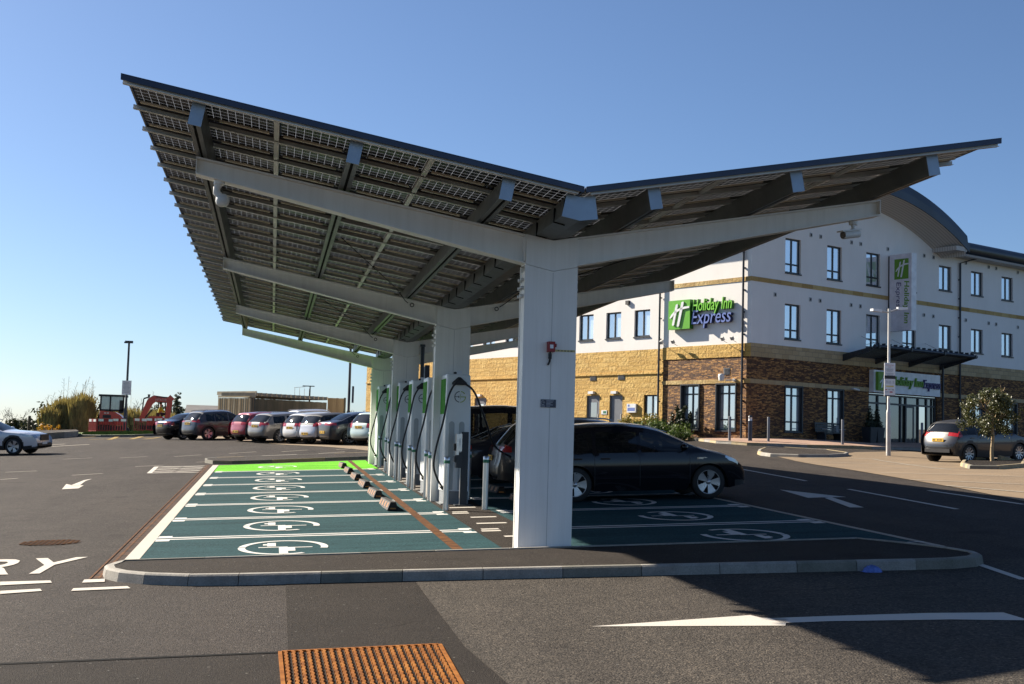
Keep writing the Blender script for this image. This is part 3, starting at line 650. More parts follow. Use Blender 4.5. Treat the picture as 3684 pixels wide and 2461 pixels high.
# edge fascia
for s in (-1, 1):
    for yy, d in ((ROOF0-.06, 1), (ROOF0+NROW*PITCHY+.035, -1)):
        mb = MB(); vs = []
        for y_ in (yy-.0, yy+.025):
            for z_ in (-.03, .03): vs += [(XV+s*.012, y_, zp(0)+z_), (XV+s*5.46, y_, zp(5.46)+z_)]
        fs = [(0,1,3,2), (5,4,6,7), (0,4,5,1), (2,3,7,6), (1,5,7,3), (0,2,6,4)]
        mb.mesh(vs, fs if s > 0 else [f[::-1] for f in fs])
        vs = [(v[0], v[1]+(.0 if i < 4 else .09), v[2]+(.1 if i % 4 in (0, 1) else .008)) for i, v in enumerate(vs)]
        vs = [(XV+s*.012, yy-.004, zp(0)+.031), (XV+s*5.46, yy-.004, zp(5.46)+.031), (XV+s*5.46, yy+.09*d+.02, zp(5.46)+.031), (XV+s*.012, yy+.09*d+.02, zp(0)+.031)]
        vs += [(v[0], v[1], v[2]+.01) for v in vs]
        fs = [(3,2,1,0),(4,5,6,7),(0,1,5,4),(1,2,6,5),(2,3,7,6),(3,0,4,7)]; mb.mesh(vs, fs)
        mb.build('fascia', M['fascia'], can)
for cy in CYS[2:]:
    mb = MB(); mb.cyl((XV+.43, cy-.06, gz(XV, cy)-.1), (XV+.43, cy-.06, 4.62), .055, n=10); mb.cyl((XV+.43, cy-.06, 4.60), (XV+.43, cy-.06, 4.66), .075, n=10); mb.build('downpipe', M['dark_post'], can)
    if cy < 40: mb = MB(); mb.bx((XV+.53, cy+.1, gz(XV, cy)-.1), (XV+.66, cy+.22, 4.1)); mb.bx((XV+.50, cy+.1, gz(XV, cy)-.1), (XV+.53, cy+.22, 4.05), 1); mb.build('cable_duct', [M['sign_navy'], M['ch_white']], can)
# wire bracing clamps and the front valley notch
for cy in CYS[1:]:
    for s in (-1, 1):
        mb = MB(); x = XV+s*1.0; z = 4.71+.1785*1.0
        mb.tube([(XV+s*.9, cy+.2, z-.12), (XV+s*1.02, cy+.1, z-.04), (XV+s*1.25, cy-.3, z+.16), (XV+s*2.6, cy-5.0, z+.42)], .008, 5)
        mb.lathe([(.03, -.01), (.045, -.01), (.045, .01), (.03, .01)], Matrix.Translation((XV+s*.88, cy+.06, z-.13)) @ Matrix.Rotation(R(90), 4, 'X'), 10)
        mb.build('brace_wire', M['black_gap'], can)
# ------------------------------------------------------------------ things fixed to the canopy
def bullet_cam(name, label, p, rz, drop=.16, tilt=-12):
    t = thing(name, label, 'camera', p, rz)
    mb = MB(); mb.cyl((0, 0, 0), (0, 0, -.05), .065, .06, 12); mb.cyl((0, 0, -.05), (0, 0, -drop), .03, n=10); mb.ball((0, 0, -drop), .045); mb.build('mount', M['camera_white'], t, False)
    Tm = Matrix.Translation((0, 0, -drop-.03)) @ Matrix.Rotation(R(-tilt), 4, 'Y')
    mb = MB(); mb.cyl(Tm @ Vector((-.10, 0, -.02)), Tm @ Vector((.20, 0, -.02)), .055, .06, 12); 
    mb.box(Tm @ Vector((.07, 0, .035)), (.36, .125, .02), M=Matrix.Rotation(R(-tilt), 4, 'Y')); b = mb.build('housing', M['camera_white'], t, False)
    mb = MB(); mb.cyl(Tm @ Vector((.1995, 0, -.02)), Tm @ Vector((.206, 0, -.02)), .05, n=12); mb.build('lens', M['camera_glass'], b, False)
    return t
def dome_cam(name, label, p):
    t = thing(name, label, 'camera', p)
    mb = MB(); mb.cyl((0, 0, 0), (0, 0, -.045), .075, .07, 14); mb.tube([(0, 0, -.04), (-.03, 0, -.09), (-.03, 0, -.15), (.02, 0, -.2)], [.045, .045, .05, .05], 10); mb.build('mount', M['camera_white'], t, False)
    mb = MB(); mb.lathe([(.001, .075), (.05, .07), (.085, .03), (.09, -.02), (.078, -.06), (.05, -.085), (.001, -.092)], Matrix.Translation((.05, 0, -.24)), 14); mb.build('dome', M['camera_white'], t, False)
    return t
dome_cam('surveillance_camera', 'white dome camera hanging under the tip of the long left canopy arm', (-.80, CYS[0]+.17, 5.262))
bullet_cam('surveillance_camera', 'white bullet camera hanging under the right canopy arm tip', (7.94, CYS[0]+.17, 5.235), R(200), .13, -10)
t = thing('emergency_stop_box', 'small red emergency stop box fixed to the front white column', 'emergency stop', (3.592, CYS[0], 3.275))
mb = MB(); mb.box((0, -.045, 0), (.095, .09, .135)); mb.build('case', M['red_plastic'], t, False)
mb = MB(); mb.cyl((.047, -.045, .02), (.072, -.045, .02), .025, n=12); mb.build('button', M['red_plastic'], t, False)
mb = MB(); mb.box((.0, -.0935, .0), (.045, .004, .05)); mb.build('notice', M['label_white'], t, False)
mb = MB(); mb.tube([(-.01, -.05, -.07), (-.01, -.06, -.14), (-.015, -.04, -.2), (-.03, -.02, -.24)], .014, 7); mb.cyl((-.012, -.055, -.09), (-.012, -.055, -.16), .024, n=8); mb.build('cable_tail', M['rubber'], t, False)
tag_o = MB(); tag_o.bx((.06, -.006, -.058), (.335, -.0015, -.032)); 
for i in range(5): tag_o.bx((.10+i*.044, -.0075, -.052), (.124+i*.044, -.0055, -.040), 1)
tag_o.build('tape', [M['yellow_tape'], M['dark_post']], t, False)
# small navy sign
t = thing('column_sign', 'small navy rectangular sign on the front white column', 'sign', (3.582, CYS[0], 2.524))
mb = MB(); mb.box((0, -.008, 0), (.205, .012, .105)); mb.build('plate', M['sign_navy'], t, False)
mb = MB(); T = frame_T((-.075, -.0145, 0), (1, 0, 0), (0, 0, 1))
pts = []
for i in range(14):
    a0, a1 = R(40+i*20), R(40+(i+1)*20)
    mb.mesh([T @ Vector((.022*math.cos(a0), .022*math.sin(a0)+.008, 0)), T @ Vector((.022*math.cos(a1), .022*math.sin(a1)+.008, 0)), T @ Vector((.028*math.cos(a1), .028*math.sin(a1)+.008, 0)), T @ Vector((.028*math.cos(a0), .028*math.sin(a0)+.008, 0))], [(3,2,1,0)])
mb.box((-.062, -.0148, .008), (.03, .001, .005)); mb.box((-.075, -.0148, -.036), (.062, .001, .008))
for i, wd in enumerate((.10, .085, .06, .09, .05)): mb.box((-.028+wd/2, -.0148, .036-i*.018), (wd, .001, .007))
mb.build('lettering', M['pale_ink'], t, False)
# ------------------------------------------------------------------ chargers
def logo_rings(mb, T, r, wd=.016, mi_d=0, mi_g=1):
    def arc(a0, a1, mi):
        n = 12
        for i in range(n):
            p, q = R(a0+(a1-a0)*i/n), R(a0+(a1-a0)*(i+1)/n)
            mb.mesh([T @ Vector((k*math.cos(a), k*math.sin(a), 0)) for k, a in ((r-wd, p), (r, p), (r, q), (r-wd, q))], [(0,1,2,3)], mi)
    arc(98, 262, mi_d); arc(-88, -2, mi_g); arc(35, 82, mi_g)
    def bar(x0, y0, x1, y1, mi): mb.mesh([T @ Vector(p) for p in ((x0, y0, 0), (x1, y0, 0), (x1, y1, 0), (x0, y1, 0))], [(0,1,2,3)], mi)
    bar(-r*.9, -.006, -r*.3, .006, mi_d); bar(-r*.3, -r*.18, -r*.14, r*.18, mi_d); bar(r*.02, -r*.45, r*.08, r*.45, mi_g); bar(r*.1, -.008, r, .008, mi_g)
CHX, CHD, CHH = (3.36, 3.88), .95, 2.58
def make_charger(label):
    t = thing('rapid_charger', label, 'charger', (CHX[0], 26.1, gz(CHX[0], 26.1)), 0, 'white rapid chargers in a row under the canopy')
    wd = CHX[1]-CHX[0]
    mb = MB(); mb.bbox((wd/2, CHD/2, .135), (wd-.03, CHD-.03, .27), .02); mb.box((wd/2, CHD/2, .012), (wd+.10, CHD+.08, .024)); mb.build('plinth', M['ch_grey'], t, False)
    # cabinet leaning in slightly towards the top
    mb = MB(); z0, z1 = .27, CHH; r = .05; rings = []
    for z, ins in ((z0, 0), (1.2, .0), (2.1, .02), (z1-.03, .035), (z1, .06)):
        pts = []
        for sx, sy, a0 in ((1,1,0),(-1,1,90),(-1,-1,180),(1,-1,270)):
            for k in range(4):
                a = R(a0+30*k); pts.append(Vector((wd/2+sx*(wd/2-r)+r*math.cos(a)+(-ins if sx > 0 else ins*.2), CHD/2+sy*(CHD/2-r)+r*math.sin(a)-sy*ins*.4, z)))
        rings.append(pts)
    n = 16
    for j in range(len(rings)-1): mb.mesh(rings[j]+rings[j+1], [(i, (i+1) % n, n+(i+1) % n, n+i) for i in range(n)], 0, True)
    mb.mesh(rings[-1], [list(range(n))], 0); mb.build('cabinet', M['ch_white'], t, False)
    mb = MB(); mb.box((.0035, CHD*.5, 2.14), (.014, CHD*.74, .70)); mb.build('screen', M['ch_green'], t, False)
    mb = MB()
    for xx in (.13, .33):
        poly = [(-.05, -.75), (.05, -.75)]+[(.055*math.cos(R(a)), .42+.055*math.sin(R(a))) for a in range(0, 181, 30)]
        poly = [(p[0]+xx, p[1]) for p in poly]; k = len(poly)
        mb.mesh([(p[0], .006-.010, 1.12+p[1]*1.1) for p in poly], [list(range(k))])
    mb.build('recess_panel', M['ch_panel'], t, False)
    mb = MB(); logo_rings(mb, frame_T((.28, -.003, 2.13), (1, 0, 0), (0, 0, 1)), .115); mb.build('logo', [M['logo_dark'], M['logo_green']], t, False)
    mb = MB(); mb.mesh([(x-.05, y, z+.24) for x, y, z in [(.16, .0, 2.13), (.46, .0, 2.13), (.46, .0, 2.17), (.33, .0, 2.28), (.28, .0, 2.28), (.16, .0, 2.17), (.20, -.10, 2.12), (.42, -.10, 2.12), (.42, -.10, 2.15), (.33, -.09, 2.22), (.28, -.09, 2.22), (.20, -.10, 2.15)]],
        [(6,7,8,9,10,11), (0,6,11,5), (5,11,10,4), (4,10,9,3), (3,9,8,2), (2,8,7,1), (1,7,6,0), (5,4,3,2,1,0)]); mb.build('cable_bracket', M['rubber'], t, False)
    mb = MB(); mb.box((.30, .42, CHH+.045), (.10, .10, .09)); mb.box((.22, .40, CHH+.03), (.05, .08, .06), 1); mb.build('aerial_box', [M['label_white'], M['rubber']], t, False)
    mb = MB(); mb.tube(sp([(.19, -.09, 2.39), (.12, -.13, 2.33), (.02, -.17, 2.1), (-.07, -.16, 1.6), (-.18, -.12, 1.12), (-.21, -.06, .76), (-.12, .0, .50), (-.01, .06, .34)]), .021, 8)
    mb.cyl((-.06, .02, .37), (.0, .07, .30), .03, .022, 8); mb.build('cable', M['rubber'], t, False)
    mb = MB(); mb.box((.38, .003, .42), (.09, .006, .07)); mb.box((.47, .003, .42), (.035, .006, .09)); mb.build('sticker', M['ch_panel'], t, False)
    return t
def sp(P, k=6):
    """smooth curve through points"""
    P = [Vector(p) for p in P]; o = []
    for i in range(len(P)-1):
        a, b, c, d = P[max(i-1, 0)], P[i], P[i+1], P[min(i+2, len(P)-1)]
        for j in range(k):
            t = j/k; o.append(.5*((2*b)+(c-a)*t+(2*a-5*b+4*c-d)*t*t+(3*b-a-3*c+d)*t**3))
    return o+[P[-1]]
CHY = [26.1, 29.4, 32.7, 36.2, 39.3, 43.3]
LAB = ['nearest white rapid charger with a cable reaching to the grey parked SUV', 'second white rapid charger, half hidden by the second canopy column', 'third white rapid charger, with a full ring logo, behind the second canopy column', 'fourth white rapid charger, just in front of the third canopy column',
       'fifth white rapid charger, half hidden by the third canopy column', 'farthest white rapid charger, in front of the last canopy column']
ch0 = make_charger(LAB[0])
for i in range(1, 6): dup(ch0, (CHX[0], CHY[i], gz(CHX[0], CHY[i])), 0, LAB[i])
# the cable in use, over to the grey car
o = ch0.location
mb = MB(); mb.tube(sp([(o.x+.35, o.y-.09, o.z+2.39), (o.x+.55, o.y-.12, o.z+2.22), (o.x+.85, o.y+.3, o.z+1.68), (o.x+1.15, o.y+.9, o.z+1.18), (5.06, 28.18, gz(5, 28)+.84)]), .021, 8)
mb.build('cable', M['rubber'], ch0)
# card terminal post in front of the first charger
p = Vector((3.71, 25.72, gz(3.71, 25.72))); t = thing('payment_terminal', 'dark grey payment post with card terminal boxes beside the nearest charger', 'payment terminal', p)
mb = MB(); mb.box((0, .05, .01), (.34, .30, .02)); mb.box((0, .05, .72), (.14, .10, 1.42)); mb.build('post', M['dark_post'], t, False)
mb = MB(); mb.box((-.0725, .05, .72), (.004, .095, 1.40)); mb.build('edge_strip', M['stainless'], t, False)
mb = MB(); mb.box((-.12, .0, 1.22), (.10, .2, .34)); mb.box((-.155, -.02, 1.18), (.05, .2, .40)); mb.build('terminal', M['stainless'], t, False)
mb = MB(); mb.box((-.13, -.104, 1.22), (.07, .006, .14)); mb.build('notice', M['label_white'], t, False)
mb = MB(); mb.box((-.12, .0, .88), (.11, .2, .30)); mb.box((-.19, .0, .9), (.04, .12, .12)); mb.build('reader', M['dark_post'], t, False)
mb = MB(); mb.box((-.2, .0, 1.13), (.04, .12, .14)); mb.build('keypad', M['rubber'], t, False)
# stainless bollards
def make_bollard(label, p):
    t = thing('bollard', label, 'bollard', p, 0, 'stainless bollards guarding the chargers')
    mb = MB(); mb.lathe([(.001, 1.0), (.045, .998), (.057, .985), (.057, .93)], None, 20); mb.lathe([(.057, .87), (.057, 0)], None, 20); mb.build('tube', M['stainless'], t, False)
    mb = MB(); mb.lathe([(.0575, .93), (.0585, .928), (.0585, .872), (.0575, .87)], None, 20); mb.build('band', M['band_green'], t, False)
    return t
c6 = lambda x, y: ((1250+.41445*x)/1.569663, (1250+.41445*y)/1.569663)
BL_ = [((855, 1417), 'stainless bollard with green band, left of the payment post, nearest of all'), ((1196, 1410), 'stainless bollard standing alone between the payment post and front column'), ((716, 1333), 'stainless bollard, right one of the first pair beside the nearest charger'),
       ((680, 1306), 'stainless bollard, left one of the first pair beside the nearest charger'), ((570, 1238), 'stainless bollard, right one of the second pair along the charger row'), ((535, 1213), 'stainless bollard, left one of the second pair along the charger row'),
       ((455, 1164), 'stainless bollard, right one of the third pair along the charger row'), ((418, 1147), 'stainless bollard, left one of the third pair along the charger row'), ((358, 1100), 'stainless bollard, right one of the fourth pair along the charger row'),
       ((332, 1078), 'stainless bollard, left one of the fourth pair along the charger row'), ((278, 1042), 'stainless bollard next to the farthest white charger'), ((233, 1012), 'stainless bollard in front of the farthest white charger'), ((190, 985), 'stainless bollard at the far left end of the charger row'),
       ((1044, 1328), 'stainless bollard behind the payment post, in the shade')]
bo = None
for (x, y), lab in BL_:
    q = ground_at(*c6(x, y)); q.y += .05; q.z = gz(q.x, q.y)
    if bo is None: bo = make_bollard(lab, q)
    else: dup(bo, q, 0, lab)
# rubber wheel stops
def make_stop(label, p):
    t = thing('wheel_stop', label, 'wheel stop', p, 0, 'striped rubber wheel stops in the bays')
    mb = MB(); L = 2.1; pr = [(-.105, 0), (-.05, .15), (.05, .15), (.105, 0)]
    mb.mesh([(x, -L/2, z) for x, z in pr]+[(x*.8, -L/2+.03, z) for x, z in pr]+[(x, L/2, z) for x, z in pr], [(0,1,2,3), (0,8,9,1), (1,9,10,2), (2,10,11,3), (8,11,10,9)]); mb.build('body', M['ws_black'], t, False)
    for i in range(4):
        y = -L/2+.20+i*.52; mb = MB()
        for s in (-1, 1):
            for yy in (0, .13):
                f = lambda u: (s*(.105-.055*u+.002), 0, .15*u+.002)
                a, b = f(.22), f(.84); mb.mesh([(a[0], y+yy, a[2]), (a[0], y+yy+.09, a[2]), (b[0], y+yy+.07, b[2]), (b[0], y+yy-.02, b[2])], [(0,1,2,3) if s > 0 else (3,2,1,0)])
        mb.build('reflector', M['amber'], t, False)
    mb = MB(); mb.mesh([(-.06, -L/2-.004, .02), (.06, -L/2-.004, .02), (0, -L/2+.012, .12)], [(0,1,2)]); mb.build('reflector', M['amber'], t, False)
    return t
ws = None
for i in range(6):
    y = 25.78+3.40*i; q = (2.26, y, gz(2.26, y)); lab = ['nearest striped wheel stop in the teal bays on the left', 'second striped wheel stop from the front in the left bays', 'third striped wheel stop from the front in the left bays', 'fourth striped wheel stop from the front in the left bays', 'fifth striped wheel stop, last in the dark teal bays', 'farthest striped wheel stop, beside the lime green bay'][i]
    if ws is None: ws = make_stop(lab, q)
    else: dup(ws, q, 0, lab)
for y, lab in ((26.1, 'striped wheel stop in the shaded right bays, just left of the front column'), (29.6, 'striped wheel stop behind the lone bollard, under the grey car')):
    dup(ws, (4.95, y, gz(4.95, y)), 0, lab)
# iron covers
def grate(label, poly, n, mat, frame):
    c = sum((Vector((p[0], p[1], 0)) for p in poly), Vector())/4; c.z = gz(c.x, c.y)
    t = thing('drain_grate', label, 'drain cover', c); A, B, C_, D_ = [Vector((p[0], p[1], gz(p[0], p[1]))) for p in poly]   # A tl, B tr, C br, D bl
    up = Vector((0, 0, 1)); mb = MB()
    mb.mesh([A+up*.002, B+up*.002, C_+up*.002, D_+up*.002], [(3,2,1,0)]); mb.build('pan', M['rust_dark'], t)
    mb = MB()
    for i in range(n):
        u0, u1 = (i+.20)/n, (i+.62)/n
        for j in range(26):
            v0, v1 = j/26, (j+.9)/26; sh = .35/n if j % 2 else 0
            P = lambda u, v: A.lerp(B, u+sh*.35).lerp(D_.lerp(C_, u+sh*.35), v)
            q = [P(u0, v0), P(u1, v0), P(u1, v1), P(u0, v1)]; mb.mesh([p+up*.004 for p in q]+[p+up*.022 for p in q], [(7,6,5,4), (0,4,5,1), (1,5,6,2), (2,6,7,3), (3,7,4,0)])
    bars = mb.build('bars', mat, t)
    mb = MB()
    for a, b in ((A, B), (B, C_), (C_, D_), (D_, A)):
        d = (b-a).normalized(); nn = Vector((-d.y, d.x, 0)); mb.mesh([a-nn*.0+up*.003, b+up*.003, b+nn*.03+up*.003, a+nn*.03+up*.003]+[p+up*.018 for p in (a, b, b+nn*.03, a+nn*.03)], [(4,5,6,7), (0,1,5,4), (1,2,6,5), (2,3,7,6), (3,0,4,7)])
    mb.build('frame', M['rust_bright'], t)
grate('large rusty iron drain grate in the near road', [(.15, 10.93), (1.41, 10.96), (1.37, 9.35), (.17, 9.3)], 21, M['rust_bright'], True)
c = ground_at(115, 1244.5); t = thing('manhole_cover', 'rusty iron cover set in the road left of the bays', 'drain cover', c)
mb = MB(); mb.mesh([(.44*math.cos(a*math.pi/12), .40*math.sin(a*math.pi/12), .006-.043*.0+SX*.44*math.cos(a*math.pi/12)+SY*.4*math.sin(a*math.pi/12)) for a in range(24)], [list(range(24))]); mb.build('plate', M['rust_dark'], t, False)
mb = MB()
for i in range(-5, 6):
    for j in range(-4, 5):
        x, y = i*.075, j*.08
        if (x/.42)**2+(y/.38)**2 < 1: mb.box((x, y, .010+SX*x+SY*y), (.05, .045, .008))
mb.build('studs', M['rust'], t, False)
c = ground_at(1965, 1305); mb = MB()
for i in range(9):
    for j in range(7): pass
bmv = []
for j in range(8):
    for i in range(12):
        u, v_ = i/11-.5, j/7-.5; r = max(0, 1-(2*u)**2-(2*v_)**2); bmv.append((u*.23, v_*.16, .075*r**.6+.012*math.sin(i*2.3+j*1.7)*(r > 0)+.004))
mb.mesh(bmv, [(j*12+i, j*12+i+1, j*12+i+13, j*12+i+12) for j in range(7) for i in range(11)], 0, True)
o = mb.build('cloth_rag', M['litter']); o.location = Vector((6.83, 14.40, gz(6.83, 14.40))); tag(o, 'crumpled blue cloth lying against the front kerb', 'litter')
# ------------------------------------------------------------------ hotel
K = .63; HB = Vector((20.42, 55.14, 2.40)); HRZ = math.atan2(.4695, .8829)
def zl(z): return K*z-1.6674
def stone_mat(name, c1, c2, c3, mortar, sx, sy, rough_h, mort=.012, bw=.62, mf=.8, warp=.03):
    t = NT(name); uv0 = t.coord('UV'); nz = t.n('ShaderNodeTexNoise'); nz.inputs['Scale'].default_value = 5; nz.inputs['Detail'].default_value = 3; t.l(uv0, nz.inputs['Vector'])
    vm = t.n('ShaderNodeVectorMath'); vm.operation = 'MULTIPLY_ADD'; t.l(nz.outputs['Color'], vm.inputs[0]); vm.inputs[1].default_value = (warp*2, warp, 0); t.l(uv0, vm.inputs[2]); uv = vm.outputs[0]
    br = t.n('ShaderNodeTexBrick'); t.l(uv, br.inputs['Vector']); br.inputs['Scale'].default_value = 1; br.squash = 1.6; br.squash_frequency = 3; br.offset = .37
    br.inputs['Brick Width'].default_value = sx; br.inputs['Row Height'].default_value = sy; br.inputs['Mortar Size'].default_value = mort; br.inputs['Mortar Smooth'].default_value = .3; br.inputs['Bias'].default_value = 0
    br.inputs['Color1'].default_value = (0,0,0,1); br.inputs['Color2'].default_value = (1,1,1,1); br.inputs['Mortar'].default_value = (.5,.5,.5,1)
    n = t.noise(7, 6, .7, uv); n2 = t.noise(1.2, 3, .5, uv)
    f = t.math('ADD', t.math('MULTIPLY', br.outputs['Color'], bw), t.math('MULTIPLY', n, 1.05-bw))
    col = t.ramp(f, [(.15, c1), (.5, c2), (.85, c3)]); col = t.mix(t.math('MULTIPLY', br.outputs['Fac'], mf), col, mortar)
    col = t.mix(.35, col, t.ramp(n2, [(.3, (.75,.75,.75)), (.7, (1.2,1.2,1.2))]), 'MULTIPLY')
    t.set(Base_Color=col, Roughness=.85); h = t.math('SUBTRACT', t.math('ADD', t.math('MULTIPLY', n, rough_h), t.math('MULTIPLY', br.outputs['Color'], .35)), br.outputs['Fac']); t.bump(h, .9, .05); return t.m
M['ystone'] = stone_mat('golden_split_stone', (.44,.25,.06), (.60,.37,.09), (.72,.50,.17), (.42,.25,.07), .46, .215, 1.8, .010, .30, .5)
M['slate'] = stone_mat('rust_brown_slate', (.020,.019,.021), (.15,.068,.030), (.72,.37,.11), (.016,.011,.009), .19, .045, 1.3, .004, .42, .8, .11)
def block(name, c1, c2):
    t = NT(name); uv = t.coord('UV'); br = t.n('ShaderNodeTexBrick'); t.l(uv, br.inputs['Vector']); br.inputs['Scale'].default_value = 1
    br.inputs['Brick Width'].default_value = .46; br.inputs['Row Height'].default_value = .215; br.inputs['Mortar Size'].default_value = .010; br.inputs['Color1'].default_value = (*c1, 1); br.inputs['Color2'].default_value = (*c2, 1); br.inputs['Mortar'].default_value = (.25,.20,.13,1)
    n = t.noise(14, 5, .7, uv); t.set(Base_Color=t.mix(.5, br.outputs[0], t.ramp(n, [(.3, (.7,.7,.7)), (.7, (1.2,1.2,1.2))]), 'MULTIPLY'), Roughness=.85); t.bump(t.math('SUBTRACT', n, br.outputs['Fac']), .5, .02); return t.m
M['block'] = block('sandstone_block', (.40,.29,.15), (.52,.39,.22)); M['bandstone'] = stone_mat('band_stone', (.40,.25,.08), (.52,.36,.14), (.60,.45,.2), (.3,.2,.1), .46, 3.0, 1.4)
def render_mat():
    t = NT('cream_render'); uv = t.coord('UV'); n = t.noise(.5, 4, .6, uv); st = t.n('ShaderNodeMapping'); st.inputs['Scale'].default_value = (2.2, .25, 1); t.l(uv, st.inputs[0]); s = t.noise(1, 5, .7, st.outputs[0])
    t.set(Base_Color=t.mix(.5, t.ramp(n, [(.3, (.80,.775,.74)), (.7, (.86,.835,.80))]), t.ramp(s, [(.3, (.95,.945,.94)), (.6, (1.015,1.015,1.015))]), 'MULTIPLY'), Roughness=.9); t.bump(t.noise(60, 3, .6, uv), .15, .01); return t.m
M['render'] = render_mat()
M['win_frame'] = plain('dark_grey_window_frame', (.028,.033,.040), .4); M['roof_metal'] = plain('dark_roof_metal', (.035,.043,.058), .35, .4, .15, .6); M['soffit'] = plain('pale_soffit_boards', (.36,.33,.30), .7)
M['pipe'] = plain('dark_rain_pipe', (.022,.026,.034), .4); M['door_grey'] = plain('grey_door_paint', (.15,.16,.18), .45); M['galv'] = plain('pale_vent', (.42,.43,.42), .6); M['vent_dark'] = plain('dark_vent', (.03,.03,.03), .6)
def pane_mat(name, curtain, refl, rough=.03):
    t = NT(name); st = t.n('ShaderNodeMapping'); st.inputs['Scale'].default_value = (9, 9, .3); t.l(t.coord(), st.inputs[0]); n = t.noise(2, 3, .5, st.outputs[0])
    t.set(Base_Color=t.ramp(n, [(.3, tuple(c*.8 for c in curtain)), (.7, curtain)]), Roughness=.8)
    g = t.n('ShaderNodeBsdfGlossy'); g.inputs['Roughness'].default_value = rough; g.inputs['Color'].default_value = (.92,.96,1,1)
    w_ = t.noise(1.1, 2); bp = t.n('ShaderNodeBump'); bp.inputs['Strength'].default_value = .06; bp.inputs['Distance'].default_value = .05; t.l(w_, bp.inputs['Height']); t.l(bp.outputs[0], g.inputs['Normal'])
    m = t.n('ShaderNodeMixShader'); m.inputs[0].default_value = refl; t.l(t.b.outputs[0], m.inputs[1]); t.l(g.outputs[0], m.inputs[2]); t.l(m.outputs[0], t.t.nodes['Material Output'].inputs[0]); return t.m
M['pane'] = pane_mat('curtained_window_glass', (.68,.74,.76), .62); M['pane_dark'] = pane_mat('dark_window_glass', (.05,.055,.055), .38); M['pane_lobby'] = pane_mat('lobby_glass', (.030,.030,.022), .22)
hotel = thing('hotel_building', 'three storey cream and golden stone hotel with a barrel roof', 'building', HB, HRZ)
def fR(s, z, o=0): return Vector((K*s, -o, zl(z)))           # right front, o metres proud
def fL(s, z, o=0): return Vector((-o, K*s, zl(z)))           # left front
def wall(fn, s0, s1, z0, z1, holes, mat, name, off=0.0, inset=.14, rz0=None):
    ss = sorted({s0, s1}|{min(max(h[i], s0), s1) for h in holes for i in (0, 1)}); zs = sorted({z0, z1}|{min(max(h[i], z0), z1) for h in holes for i in (2, 3)})
    mb = MB(); right = fn is fR
    for a, b in zip(ss, ss[1:]):
        for c, d in zip(zs, zs[1:]):
            ms, mz = (a+b)/2, (c+d)/2
            if any(h[0] < ms < h[1] and h[2] < mz < h[3] for h in holes): continue
            q = [fn(a, c, off), fn(b, c, off), fn(b, d, off), fn(a, d, off)]; uv = [(K*a, K*c), (K*b, K*c), (K*b, K*d), (K*a, K*d)]
            if not right: q = q[::-1]; uv = uv[::-1]
            mb.face(q, 0, uv)
    for h in holes:                                            # reveals
        a, b, c, d = max(h[0], s0), min(h[1], s1), max(h[2], z0), min(h[3], z1)
        if a >= b or c >= d: continue
        i = off-inset; qs = []
        qs.append([fn(a, c, off), fn(a, d, off), fn(a, d, i), fn(a, c, i)]); qs.append([fn(b, c, i), fn(b, d, i), fn(b, d, off), fn(b, c, off)])
        if h[3] <= z1: qs.append([fn(a, d, off), fn(b, d, off), fn(b, d, i), fn(a, d, i)])
        if h[2] >= z0: qs.append([fn(a, c, i), fn(b, c, i), fn(b, c, off), fn(a, c, off)])
        for q in qs: mb.face(q if not right else q, 0, [(v.x+v.y, v.z) for v in q])
    o = mb.build(name, mat, hotel, False); return o
def fbox(mb, fn, s0, s1, z0, z1, o0, o1, mi=0):
    a, b = fn(s0, z0, o0), fn(s1, z1, o1); mb.bx(a, b, mi)
def window(fn, s0, s1, z0, z1, bars=(), vb=(.5,), off=0.0, depth=.10, fw=.07, pane='pane', sill=True, box=0.0):
    """frame, mullions and sill as one part, its glass as a sub-part; bars are transom heights as fractions"""
    mb = MB(); f = fw/K; i = off-depth
    fbox(mb, fn, s0, s0+f, z0, z1, i-.05, i+.01+box); fbox(mb, fn, s1-f, s1, z0, z1, i-.05, i+.01+box); fbox(mb, fn, s0+f, s1-f, z0, z0+f, i-.05, i+.0105+box); fbox(mb, fn, s0+f, s1-f, z1-f, z1, i-.05, i+.0105+box)
    for b in bars: zz = z0+(z1-z0)*b; fbox(mb, fn, s0+f, s1-f, zz-f*.5, zz+f*.5, i-.05, i+.008)
    for v in vb: m = s0+(s1-s0)*v; fbox(mb, fn, m-f*.5, m+f*.5, z0+f, z1-f, i-.048, i+.012)
    if box:
        for q in ((s0-f*.6, s0+f*.2, z0-f*.6, z1+f*.6), (s1-f*.2, s1+f*.6, z0-f*.6, z1+f*.6)): fbox(mb, fn, *q, i-.04, off+box)
        fbox(mb, fn, s0+f*.2, s1-f*.2, z1-f*.2, z1+f*.6, i-.04, off+box-.002); fbox(mb, fn, s0+f*.2, s1-f*.2, z0-f*.6, z0+f*.2, i-.04, off+box-.002)
    elif sill: fbox(mb, fn, s0-.03, s1+.05, z0-.09, z0+.005, i, off+.045)
    w_ = mb.build('window', M['win_frame'], hotel, False)
    mb = MB(); fbox(mb, fn, s0+f*.5, s1-f*.5, z0+f*.5, z1-f*.5, i-.04, i-.025); p = mb.build('pane', M[pane], w_, False)
    return w_
tall = lambda s: (s, s+1.70, 14.70, 17.20); tallm = lambda s: (s, s+1.70, 9.97, 12.48); sm = lambda s: (s, s+1.70, 15.2, 17.18); smm = lambda s: (s, s+1.70, 10.45, 12.42)
R_TOP = [tall(3.53), tall(8.2), tall(12.83), tall(17.42)]+[sm(22.2+4.48*i) for i in range(5)]
R_MID = [tallm(3.55), tallm(8.2), tallm(12.86), tallm(17.42)]+[smm(22.2+4.48*i) for i in range(5)]
